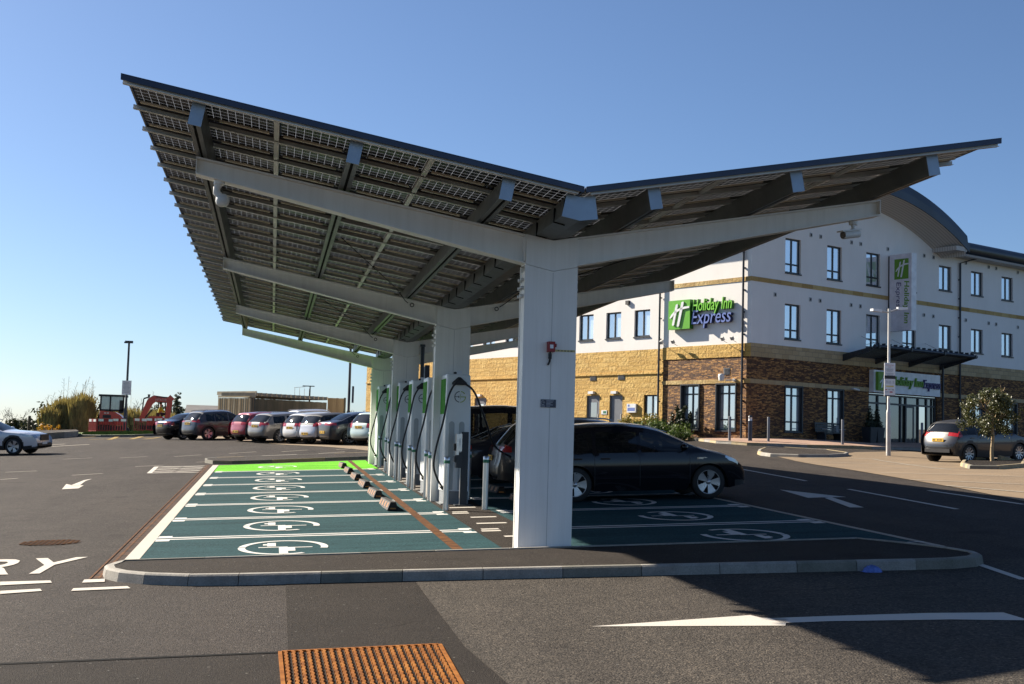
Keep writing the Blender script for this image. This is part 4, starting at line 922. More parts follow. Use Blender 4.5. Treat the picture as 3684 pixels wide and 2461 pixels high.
R_GND = [(3.67, 5.51, 3.36, 6.59), (8.31, 10.15, 3.36, 6.59), (26.4, 28.6, 3.36, 6.5), (31.2, 33.4, 3.36, 6.5)]
ENT = (13.25, 22.0, 2.65, 6.55); END = 46.0
# right front
wall(fR, 0, END, 2.2, 6.62, R_GND+[(13.25, 22.0, 2.2, 6.55)], M['slate'], 'slate_wall')
wall(fR, 0, END, 6.93, 8.49, [], M['slate'], 'slate_wall')
mb = MB(); fbox(mb, fR, .0, END, 6.62, 6.93, -.2, .035); 
for v in mb.v: pass
def uvbox(fn, s0, s1, z0, z1, o1, mat, name):
    mb = MB(); q = [fn(s0, z0, o1), fn(s1, z0, o1), fn(s1, z1, o1), fn(s0, z1, o1)]; uv = [(K*s0, 0), (K*s1, 0), (K*s1, K*(z1-z0)), (K*s0, K*(z1-z0))]
    if fn is fL: q = q[::-1]; uv = uv[::-1]
    mb.face(q, 0, uv)
    for a, b in ((z0, 0), (z1, 1)):
        p = [fn(s0, a, o1), fn(s1, a, o1), fn(s1, a, -.05), fn(s0, a, -.05)]; mb.face(p, 0, [(K*s0, 0), (K*s1, 0), (K*s1, .1), (K*s0, .1)])
    for a in (s0, s1): mb.face([fn(a, z0, o1), fn(a, z1, o1), fn(a, z1, -.05), fn(a, z0, -.05)], 0, [(0, 0), (0, .2), (.1, .2), (.1, 0)])
    return mb.build(name, mat, hotel, False)
uvbox(fR, -.02, END, 6.62, 6.93, .03, M['block'], 'stone_band')
uvbox(fR, -.02, END, 8.49, 9.43, .02, M['block'], 'stone_band')
uvbox(fR, -.02, END, 13.77, 14.08, .025, M['bandstone'], 'stone_band')
wall(fR, 0, END, 9.43, 18.26, R_TOP+R_MID, M['render'], 'rendered_wall')
for s0, s1, z0, z1 in R_TOP[:4]+R_MID[:4]: window(fR, s0, s1, z0, z1, (.26,))
for s0, s1, z0, z1 in R_TOP[4:]+R_MID[4:]: window(fR, s0, s1, z0, z1)
for q in R_GND: window(fR, *q, (.22, .80), box=.05, pane='pane' if q[0] < 20 else 'pane')
# gable under the barrel roof
SCx, z_sp, z_ap = 10.75, 18.26, 20.75
Rr = ((SCx)**2+(z_ap-z_sp)**2)/(2*(z_ap-z_sp))
def zarc(s): return z_ap-Rr+math.sqrt(max(0, Rr*Rr-(s-SCx)**2))
mb = MB(); NA = 28
for i in range(NA):
    a, b = 21.5*i/NA, 21.5*(i+1)/NA; mb.face([fR(a, 18.26), fR(b, 18.26), fR(b, zarc(b)), fR(a, zarc(a))], 0, [(K*a, K*18.26), (K*b, K*18.26), (K*b, K*zarc(b)), (K*a, K*zarc(a))])
mb.build('gable', M['render'], hotel, False)
# barrel roof: curved sheet with a deep two-step fascia and boarded soffit
RB = 10.2*K; OV = 1.42
def arcpt(s, up, o): return Vector((K*s, -o, zl(zarc_ext(s)+up)))
def zarc_ext(s):
    d = abs(s-SCx)
    return z_ap-Rr+math.sqrt(Rr*Rr-d*d)
sA, sB = -1.3, 23.0; NB = 44
mb = MB(); sts = [sA+(sB-sA)*i/NB for i in range(NB+1)]
lay = [(.62, -RB), (.62, OV-.06), (.62, OV), (1.25, OV), (1.25, OV-.09), (1.34, OV-.09), (1.95, OV-.14), (1.95, OV-.24), (2.02, OV-.3), (2.02, -RB)]
vs = [arcpt(s, u_, o_) for s in sts for u_, o_ in lay]; c = len(lay)
fs = []; ms = []
for i in range(NB):
    for j in range(c): fs.append((i*c+j, i*c+(j+1) % c, (i+1)*c+(j+1) % c, (i+1)*c+j))
mb.mesh(vs, fs, 0); mb.mesh(vs, [list(range(c)), list(range(NB*c, NB*c+c))[::-1]], 0)
roof = mb.build('barrel_roof', M['roof_metal'], hotel, False)
bm = bmesh.new(); bm.from_mesh(roof.data); bmesh.ops.remove_doubles(bm, verts=bm.verts, dist=1e-4); bmesh.ops.recalc_face_normals(bm, faces=bm.faces); bm.to_mesh(roof.data); bm.free()
t_ = NT('soffit_boards'); wv = t_.n('ShaderNodeTexWave'); wv.bands_direction = 'Y'; wv.inputs['Scale'].default_value = 2.2; t_.l(t_.coord(), wv.inputs[0]); t_.set(Base_Color=t_.ramp(wv.outputs['Fac'], [(.05, (.34,.31,.28)), (.2, (.55,.52,.48))]), Roughness=.7); M['soffit'] = t_.m
mb = MB(); sts2 = [-.9+(22.5+.9)*i/NB for i in range(NB+1)]
for a, b in zip(sts2, sts2[1:]): mb.face([arcpt(a, .0, -.02), arcpt(a, .60, OV-.03), arcpt(b, .60, OV-.03), arcpt(b, .0, -.02)], 0)
mb.face([arcpt(22.5, .0, 0), arcpt(22.5, .60, OV-.03), arcpt(22.5, .0, OV-.03)]); 
mb.build('soffit', M['soffit'], roof, False)
mb = MB(); fbox(mb, fR, 21.3, 22.75, 18.1, 18.45, .02, OV-.05); mb.build('eave_box', M['soffit'], roof, False)
# eave of the barrel over the left front
mb = MB(); mb.bx((-.84, -.0, zl(18.26)-.05), (-.003, RB, zl(18.26)+.06)); mb.build('eave_box', M['soffit'], roof, False)
# wing beyond the barrel: soffit and rounded gutter tube
mb = MB(); mb.bx((K*22.9, -.72, zl(18.02)), (K*END+.5, 6, zl(18.2))); mb.build('soffit', M['soffit'], hotel, False)
mb = MB(); y0_, z0_ = -.72, zl(18.72); pts = [(y0_+.34-.40*math.cos(R(a)), z0_+.36*math.sin(R(a))) for a in range(-75, 100, 15)]
n = len(pts); xs = (K*22.6, K*END+.5); mb.mesh([(x, p[0], p[1]) for x in xs for p in pts], [(i, n+i, n+i+1, i+1) for i in range(n-1)], 0, True); mb.mesh([(x, p[0], p[1]) for x in xs for p in pts], [list(range(n))[::-1]]); mb.bx((xs[0], -.35, zl(18.2)), (xs[1], 9, z0_+.34)); mb.build('gutter_roof', M['roof_metal'], hotel, False)
# left front: the bay at the corner, then a wall set back a little
L_BAY = [(4.79, 6.57, 3.29, 6.58), (1.27, 3.09, 3.3, 6.59)]
wall(fL, 0, 8.55, 2.2, 6.64, L_BAY, M['slate'], 'slate_wall'); wall(fL, 0, 8.55, 6.93, 8.49, [], M['slate'], 'slate_wall')
uvbox(fL, -.03, 8.55, 6.64, 6.93, .03, M['bandstone'], 'stone_band'); uvbox(fL, -.03, 8.57, 8.49, 9.41, .03, M['ystone'], 'stone_band')
uvbox(fL, -.02, 8.57, 13.77, 14.08, .025, M['bandstone'], 'stone_band'); wall(fL, 0, 8.55, 9.41, 18.26, [], M['render'], 'rendered_wall')
for q in L_BAY: window(fL, *q, (.24, .80), box=.07, depth=.16)
ST = -.04
mb = MB(); q = [fL(8.55, 2.2, 0), fL(8.55, 18.3, 0), fL(8.55, 18.3, ST), fL(8.55, 2.2, ST)]; mb.face(q, 0, [(0, 2), (0, 12), (.3, 12), (.3, 2)]); mb.build('rendered_wall', M['render'], hotel, False)
L_UP = [(10.1+3.2*i, 11.8+3.2*i, 10.35, 12.40) for i in range(12)]; L_TP = [(10.1+3.2*i, 11.8+3.2*i, 15.2, 17.2) for i in range(12)]
DOORS = [(12.95, 14.42, 2.4, 5.93), (15.58, 17.1, 2.4, 5.95), (30.3, 32.0, 2.4, 5.9)]; GW = [(9.0, 10.6, 4.07, 5.93)]
wall(fL, 8.55, 50, 2.2, 7.5, DOORS+GW, M['ystone'], 'stone_wall', ST); wall(fL, 8.55, 50, 7.62, 9.35, [], M['ystone'], 'stone_wall', ST)
uvbox(fL, 8.55, 50, 7.5, 7.62, ST+.05, M['ystone'], 'stone_course')
wall(fL, 8.55, 44.5, 9.35, 18.26, L_UP[:10]+L_TP[:10], M['render'], 'rendered_wall', ST)
wall(fL, 44.5, 50, 9.35, 9.6, [], M['ystone'], 'parapet', ST)
for q in L_UP[:10]+L_TP[:10]: window(fL, *q, (), off=ST)
window(fL, *GW[0], (), off=ST, pane='pane')
mb = MB(); mb.bx((.3, K*8.6, zl(18.0)), (13, K*44.6, zl(18.9))); mb.bx((-.15, K*10.25, zl(18.2)), (.3, K*44.6, zl(18.8))); mb.build('flat_roof', M['roof_metal'], hotel, False)
mb = MB(); mb.bx((.31, K*44.5, zl(2.2)), (12, K*49.97, zl(9.5))); mb.bx((.31, K*44.4, zl(9.0)), (12, K*44.5, zl(18))); mb.bx((12.5, K*44, zl(2)), (13, K*9, zl(18))); mb.build('rear_wall', M['render'], hotel, False)
mb = MB(); mb.bx((K*END-.1, .01, zl(2)), (K*END, 9, zl(18))); mb.build('rear_wall', M['render'], hotel, False)
for i, (a, b, c, d) in enumerate(DOORS):
    mb = MB(); f = .06/K; fbox(mb, fL, a, a+f, c, d, ST-.13, ST-.05); fbox(mb, fL, b-f, b, c, d, ST-.13, ST-.05); fbox(mb, fL, a, b, d-f, d, ST-.13, ST-.052); fbox(mb, fL, a+f, b-f, c, d-f, ST-.125, ST-.08); dr = mb.build('door', M['door_grey'], hotel, False)
    if i != 0:
        mb = MB(); m = (a+b)/2; fbox(mb, fL, m-.35, m+.35, d-1.7, d-.55, ST-.085, ST-.072); mb.build('pane', M['pane_dark'] if i == 1 else M['pane'], dr, False)
    mb = MB(); fbox(mb, fL, a+.18, a+.26, 4.1, 4.5, ST-.08, ST-.03); mb.build('handle', M['galv'], dr, False)
    mb = MB(); m = (a+b)/2+.1; fbox(mb, fL, m-.3, m+.3, d+.12, d+.32, ST, ST+.14); mb.build('door_lamp', M['label_white'], hotel, False)
def louvre(fn, s0, s1, z0, z1, off):
    mb = MB(); fbox(mb, fn, s0, s1, z0, z1, off-.02, off+.015)
    for i in range(5): zz = z0+(z1-z0)*(i+.25)/5; fbox(mb, fn, s0+.06, s1-.06, zz, zz+(z1-z0)*.09, off+.015, off+.03, 1)
    mb.build('louvre', [M['door_grey'], M['vent_dark']], hotel, False)
louvre(fL, 1.9, 2.47, 7.25, 7.72, .0); louvre(fL, 12.75, 13.5, 7.12, 7.45, ST); louvre(fL, 16.0, 16.75, 7.12, 7.45, ST)
for s in (6.3, 7.4, 11.0, 12.1, 15.45, 20.15, 21.4): 
    for z, dz in ((17.72, 0), (13.0, 0)):
        mb = MB(); fbox(mb, fR, s-.12, s+.14, z-.15, z+.15, -.02, .03); fbox(mb, fR, s-.06, s+.10, z-.09, z+.09, .03, .036, 1); mb.build('vent', [M['galv'], M['vent_dark']], hotel, False)
for s in (25.9, 29.2, 30.3, 33.6):
    for z in (17.75, 13.05):
        mb = MB(); fbox(mb, fR, s-.12, s+.14, z-.15, z+.15, -.02, .03); fbox(mb, fR, s-.06, s+.10, z-.09, z+.09, .03, .036, 1); mb.build('vent', [M['galv'], M['vent_dark']], hotel, False)
for s in (2.45,):
    mb = MB(); fbox(mb, fR, s-.12, s+.14, 13.0-.15, 13.15, -.02, .03); fbox(mb, fR, s-.06, s+.10, 12.91, 13.09, .03, .036, 1); mb.build('vent', [M['galv'], M['vent_dark']], hotel, False)
mb = MB(); fbox(mb, fL, 12.35, 12.7, 12.9, 13.2, ST, ST+.1); mb.build('vent', M['vent_dark'], hotel, False)
def rainpipe(fn, s, z0, z1, off, top=None):
    mb = MB(); p = fn(s, z0, off+.10); q = fn(s, z1, off+.10); path = [q, p] if top is None else [top, q, p]; mb.tube(path, .05, 10)
    z = z0+1.5
    while z < z1: mb.bx(fn(s-.06, z, off-.01), fn(s+.06, z+.1, off+.13)); z += 1.55
    mb.build('rain_pipe', M['pipe'], hotel, False)
rainpipe(fL, .62, 2.3, 18.1, .0); rainpipe(fL, 8.85, 2.3, 18.1, ST+.04); rainpipe(fR, 24.9, 2.3, 17.6, .0, fR(26.3, 18.1, .5))
# entrance
mb = MB(); a, b = 13.25, 22.0
for s in (a, a+.001): pass
cols_ = [13.25, 14.45, 15.75, 17.35, 18.0, 19.6, 20.7, 21.8]
for s in cols_: fbox(mb, fR, s, s+.14, 2.65, 6.5, -.16, -.06)
for z in (2.65, 5.75, 6.38): fbox(mb, fR, a, 22.0, z, z+.13, -.158, -.062)
ef = mb.build('entrance_frame', M['win_frame'], hotel, False)
mb = MB(); fbox(mb, fR, a+.05, 19.6, 2.7, 6.45, -.13, -.12); fbox(mb, fR, 20.7, 21.9, 2.7, 6.45, -.13, -.12); fbox(mb, fR, 19.6, 20.7, 5.8, 6.45, -.13, -.12); mb.build('pane', M['pane_lobby'], ef, False)
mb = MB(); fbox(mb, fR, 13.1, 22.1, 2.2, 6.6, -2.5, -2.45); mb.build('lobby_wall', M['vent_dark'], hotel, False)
mb = MB(); fbox(mb, fR, 17.9, 18.05, 2.7, 5.75, -.06, -.02); fbox(mb, fR, 18.85, 19.0, 2.7, 5.75, -.06, -.02); fbox(mb, fR, 18.05, 18.85, 2.7, 2.85, -.06, -.02); fbox(mb, fR, 18.05, 18.85, 5.6, 5.75, -.06, -.02)
dr = mb.build('door', M['win_frame'], hotel, False); mb = MB(); fbox(mb, fR, 18.05, 18.85, 2.85, 5.6, -.045, -.035); mb.build('pane', M['pane_lobby'], dr, False)
# louvred entrance canopy on two brackets and a post, hung from rods
ec = MB(); CS0, CS1, CO = 9.75, 22.6, 1.95
def cz(o): return 9.05+.30*o
for i in range(13):
    o = .25+i*.135; fbox(ec, fR, CS0+.25, CS1-.25, cz(o)-.02, cz(o)+.10, o, o+.045)
canopy = ec.build('entrance_canopy', M['win_frame'], hotel, False)
for s in (CS0+.3, CS0+4.2, CS0+8.4, CS1-.35):
    mb = MB(); mb.mesh([fR(s, 8.75, .02), fR(s, 9.25, .02), fR(s, 9.85, CO+.12), fR(s, 9.6, CO+.12), fR(s+.14, 8.75, .02), fR(s+.14, 9.25, .02), fR(s+.14, 9.85, CO+.12), fR(s+.14, 9.6, CO+.12)], [(0,1,2,3),(7,6,5,4),(0,4,5,1),(1,5,6,2),(2,6,7,3),(3,7,4,0)]); mb.build('bracket', M['win_frame'], canopy, False)
mb = MB(); mb.cyl(fR(CS0, 9.72, CO), fR(CS1, 9.72, CO), .09, n=12)
for i in range(18): 
    s = CS0+.4+i*.7; fbox(mb, fR, s, s+.09, 9.72, 9.98, CO-.12, CO+.06)
mb.build('front_tube', M['roof_metal'], canopy, False)
for s in (CS0+.4, CS0+4.2, CS0+8.4):
    mb = MB(); mb.tube([fR(s+2.1, 10.75, .03), fR(s, 9.9, CO-.1)], .014, 6); mb.build('hanger_rod', M['galv'], canopy, False)
mb = MB(); mb.cyl(fR(22.25, 2.4, .22), fR(22.25, 9.1, .22), .06, n=10); mb.build('post', M['pipe'], hotel, False)
# ------------------------------------------------------------------ signs on the hotel
M['s_green'] = plain('sign_green_face', (.13,.42,.025), .35, 0, .06, 2); M['s_green_dark'] = plain('sign_green_edge', (.03,.16,.012), .4); M['s_white'] = plain('sign_white', (.80,.81,.82), .4); M['s_blue'] = plain('sign_blue_face', (.15,.21,.50), .35); M['s_blue_edge'] = plain('sign_blue_edge', (.012,.02,.08), .4)
M['s_lime'] = plain('sign_lime_face', (.22,.62,.05), .35); M['s_panel'] = plain('sign_pale_panel', (.72,.70,.76), .45); M['s_gtext'] = plain('sign_olive_letters', (.13,.30,.025), .45); M['s_btext'] = plain('sign_indigo_letters', (.05,.04,.17), .45)
def hmark(mb, T, w, h, mi, d=.03, off=0.0):
    """the slanted H brush mark inside a w by h square"""
    def poly(P):
        n = len(P); vs = [T @ Vector((p[0]*w, p[1]*h, off)) for p in P]+[T @ Vector((p[0]*w, p[1]*h, off+d)) for p in P]
        mb.mesh(vs, [list(range(n, 2*n)), list(range(n))[::-1]]+[(i, (i+1) % n, n+(i+1) % n, n+i) for i in range(n)], mi)
    poly([(.21, .16), (.24, .13), (.30, .14), (.47, .84), (.45, .87), (.38, .85), (.36, .80)])
    poly([(.43, .10), (.50, .08), (.54, .11), (.74, .90), (.72, .94), (.64, .92), (.62, .86)])
    poly([(.09, .40), (.14, .38), (.30, .53), (.52, .63), (.78, .685), (.995, .70), (.995, .765), (.76, .76), (.52, .71), (.32, .63), (.18, .52)])
def hworld(v): return Matrix.Translation(HB) @ Matrix.Rotation(HRZ, 4, 'Z') @ v
def local_thing(name, label, cat, p, group=None): return thing(name, label, cat, hworld(p), HRZ, group)
# wall sign on the left front; reading direction runs towards the corner
o = fL(7.66, 10.66, .03); t = local_thing('hotel_wall_sign', 'illuminable wall sign with green H box and raised green and blue letters', 'sign', o)
def TL(x, z, off): return Matrix(((0, 0, -1, -off), (-1, 0, 0, -x), (0, 1, 0, z), (0, 0, 0, 1)))
W1, H1 = 2.19*K, 2.13*K
mb = MB(); mb.bx((-.02, -W1, 0), (-.24, 0, H1), 1); mb.mesh([(-.2415, 0, .0), (-.2415, -W1, .0), (-.2415, -W1, H1), (-.2415, 0, H1)], [(0,1,2,3)], 0); bx_ = mb.build('sign_box', [M['s_green'], M['s_green_dark']], t, False)
mb = MB(); hmark(mb, TL(0, 0, .25), W1, H1, 0, .04); mb.build('h_mark', M['s_white'], bx_, False)
def raised(body, x, z, w, h, shear, face, edge, nm, bold=.012):
    mb = MB(); put_text(mb, body, TL(x, z, .02), w, h, 0, .16, shear, bold); e = mb.build(nm, edge, t, False)
    mb = MB(); put_text(mb, body, TL(x, z, .181), w, h, 0, .012, shear, bold*.2); mb.build('letter_face', face, e, False)
raised('Holiday Inn', W1+.08, .60, 2.42, .72, .2, M['s_lime'], M['s_green_dark'], 'letters')
raised('Express', W1+.05, -.02, 2.42, .84, .2, M['s_blue'], M['s_blue_edge'], 'letters')
# tall blade sign on the right front
o = fR(15.8, 11.36, 0); t = local_thing('blade_sign', 'tall pale vertical blade sign standing out from the upper wall', 'sign', o)
Hh = 5.87*K; Wb = 2.13*K
mb = MB(); mb.bx((-.19, -Wb+.02, 0), (.19, -.1, Hh)); mb.bx((-.15, -.1, .05), (.15, .0, Hh-.05), 1); case = mb.build('case', [M['s_panel'], M['win_frame']], t, False)
mb = MB(); mb.bx((-.195, -Wb-.01, -.005), (.195, -Wb+.02, Hh+.005)); mb.build('edge_panel', M['s_white'], t, False)
def TB(y, z, ex, ey): # plane facing -x
    return Matrix(((0, 0, -1, -.1905), (ex[0], ey[0], 0, y), (ex[1], ey[1], 0, z), (0, 0, 0, 1)))
gw = .80; mb = MB(); y0_ = -.38; z0_ = Hh-1.22
mb.mesh([(-.193, y0_, z0_), (-.193, y0_-gw, z0_), (-.193, y0_-gw, z0_+.98), (-.193, y0_, z0_+.98)], [(0,1,2,3)]); gp_ = mb.build('green_square', M['s_gtext'], case, False)
mb = MB(); hmark(mb, TB(y0_, z0_, (-1, 0), (0, 1)) , gw, .98, 0, .006, .004); mb.build('h_mark', M['s_white'], gp_, False)
mb = MB(); put_text(mb, 'Holiday Inn', TB(-.86, Hh-1.32, (0, -1), (-1, 0)), 2.05, .36, 0, .006, .1, .02); mb.build('lettering', M['s_gtext'], case, False)
mb = MB(); put_text(mb, 'Express', TB(-.42, Hh-1.36, (0, -1), (-1, 0)), 1.36, .34, 0, .006, .1, .0); mb.build('lettering', M['s_btext'], case, False)
# sign board over the entrance
o = fR(13.2, 6.60, .0); t = local_thing('entrance_sign', 'white sign board with H square and raised letters over the entrance doors', 'sign', o)
Wd, He = 8.5*K, 1.68*K
mb = MB(); mb.bx((0, -.30, 0), (Wd, -.04, He)); mb.build('board', M['s_white'], t, False)
def TR(x, z, off): return Matrix(((1, 0, 0, x), (0, 0, -1, -off), (0, 1, 0, z), (0, 0, 0, 1)))
mb = MB(); mb.bx((.14, -.46, .10), (1.13, -.31, .97)); b_ = mb.build('h_box', M['s_gtext'], t, False); mb = MB(); hmark(mb, TR(.14, .10, .462), .99, .87, 0, .02); mb.build('h_mark', M['s_white'], b_, False)
mb = MB(); put_text(mb, 'Holiday Inn', TR(1.28, .26, .305), 2.55, .56, 0, .09, .2, .012); mb.build('letters', M['s_gtext'], t, False)
mb = MB(); put_text(mb, 'Express', TR(3.86, .22, .305), 1.42, .56, 0, .09, .2, .012); mb.build('letters', M['s_btext'], t, False)
# small fittings
def floodlight(label, s, z, aim):
    t = local_thing('floodlight', label, 'floodlight', fL(s, z, .03), 'small floodlights under the wall sign')
    mb = MB(); mb.tube([(0, 0, 0), (-.16, 0, .05), (-.28, 0, .12)], .012, 6); mb.build('arm', M['galv'], t, False)
    mb = MB(); mb.box((-.30, 0, .16), (.10, .14, .16), M=Matrix.Rotation(R(-35), 4, 'Y')); mb.build('lamp', M['galv'], t, False)
for i, s in enumerate((8.25, 7.05, 2.15, 1.25)): floodlight(['floodlight below the wall sign, next to the left rain pipe', 'second floodlight below the green H box', 'third floodlight below the raised letters', 'floodlight below the wall sign, next to the corner rain pipe'][i], s, 9.5, 0)
t = local_thing('surveillance_camera', 'white wall camera on the slate wall near the hotel corner', 'camera', fL(1.35, 6.85, .03))
mb = MB(); mb.box((-.05, 0, 0), (.10, .12, .12)); mb.tube([(-.1, 0, 0), (-.3, .05, -.02), (-.4, .2, -.02)], .03, 7); mb.build('mount', M['camera_white'], t, False)
mb = MB(); mb.lathe([(.12, -.16), (.15, .06), (.13, .13), (.02, .15)], Matrix.Translation((-.42, .42, .12)), 14); mb.build('housing', M['camera_white'], t, False)
t = local_thing('surveillance_camera', 'white camera on the stone band left of the entrance sign', 'camera', fR(11.15, 6.75, .03))
mb = MB(); mb.box((0, -.06, 0), (.08, .12, .08)); mb.cyl((-.1, -.16, .0), (.28, -.2, -.05), .05, n=10); mb.build('housing', M['camera_white'], t, False)
t = local_thing('wall_notice', 'white notice box with blue panel beside the grey door', 'notice', fL(11.8, 4.93, ST))
mb = MB(); mb.box((-.05, 0, 0), (.10, .62, .42)); mb.build('case', M['label_white'], t, False); mb = MB(); mb.box((-.102, 0, -.06), (.004, .5, .16)); mb.box((-.102, .18, .12), (.004, .12, .10)); mb.build('panel', M['s_blue'], t, False)
t = local_thing('door_notice', 'small green notice between the two grey doors', 'notice', fL(15.0, 4.62, ST))
mb = MB(); mb.box((-.01, 0, 0), (.02, .4, .2)); mb.build('plate', M['label_white'], t, False); mb = MB(); mb.box((-.021, -.05, 0), (.003, .22, .12)); mb.build('panel', M['band_green'], t, False)
t = local_thing('bench', 'dark slatted bench against the slate wall between two windows', 'bench', fR(7.6, 2.66, .55))
mb = MB()
for i in range(5): mb.box((0, -.24+i*.10, .45), (1.5, .08, .035))
mb.build('seat', M['win_frame'], t, False); mb = MB()
for i in range(4): mb.box((0, .24+i*.015, .55+i*.11), (1.5, .03, .09))
mb.build('backrest', M['win_frame'], t, False)
for x in (-.6, .6):
    mb = MB(); mb.box((x, 0, .22), (.05, .5, .44)); mb.box((x, .27, .6), (.05, .05, .5)); mb.build('leg', M['pipe'], t, False)
mb = MB(); mb.box((.55, -.22, .62), (.05, .40, .04)); mb.box((-.55, -.22, .62), (.05, .40, .04)); mb.build('armrest', M['galv'], t, False)
# ------------------------------------------------------------------ cars
def carpaint(name, col, metal=.25, rough=.38, coat=1.0):
    t = NT(name); n = t.noise(400, 2); t.set(Base_Color=t.ramp(n, [(.3, tuple(c*.9 for c in col)), (.7, tuple(c*1.1 for c in col))]), Metallic=metal, Roughness=rough)
    t.b.inputs['Coat Weight'].default_value = coat; t.b.inputs['Coat Roughness'].default_value = .03; return t.m
def glassm():
    t = NT('car_glass'); t.set(Base_Color=(.010,.012,.014), Roughness=.02); t.b.inputs['Specular IOR Level'].default_value = .9
    tr = t.n('ShaderNodeBsdfTransparent'); tr.inputs[0].default_value = (.45,.50,.50,1); m = t.n('ShaderNodeMixShader'); m.inputs[0].default_value = .42; t.l(t.b.outputs[0], m.inputs[1]); t.l(tr.outputs[0], m.inputs[2]); t.l(m.outputs[0], t.t.nodes['Material Output'].inputs[0]); return t.m
M['car_glass'] = glassm(); M['tyre'] = plain('tyre_rubber', (.018,.018,.018), .75, 0, .15, 6, .25); M['alloy'] = plain('alloy_wheel', (.46,.46,.47), .3, .7); M['alloy_dark'] = plain('dark_alloy', (.02,.02,.022), .4, .3)
M['trim'] = plain('black_car_trim', (.016,.016,.018), .45, 0, .2, 6); M['plate_y'] = plain('yellow_number_plate', (.70,.42,.03), .45, 0, .05); M['plate_w'] = plain('white_number_plate', (.72,.72,.70), .45); M['plate_ink'] = plain('plate_ink', (.02,.02,.02), .5)
M['tail_red'] = plain('red_tail_lamp', (.33,.012,.012), .15, 0, .2, 20, coat=.6); M['headlamp'] = plain('clear_headlamp', (.45,.48,.52), .12, .4, coat=1); M['chrome'] = plain('chrome_strip', (.6,.6,.6), .15, 1)
PAINT = {}
def densify(P, st=.07):
    o = []
    for a, b in zip(P, P[1:]):
        L = math.hypot(b[0]-a[0], b[1]-a[1]); n = max(1, round(L/st))
        for i in range(n): o.append([a[0]+(b[0]-a[0])*i/n, a[1]+(b[1]-a[1])*i/n])
    o.append(list(P[-1]))
    for _ in range(2):
        q = [p[:] for p in o]
        for i in range(1, len(o)-1):
            for k in (0, 1): q[i][k] = .25*o[i-1][k]+.5*o[i][k]+.25*o[i+1][k]
        o = q
    return o
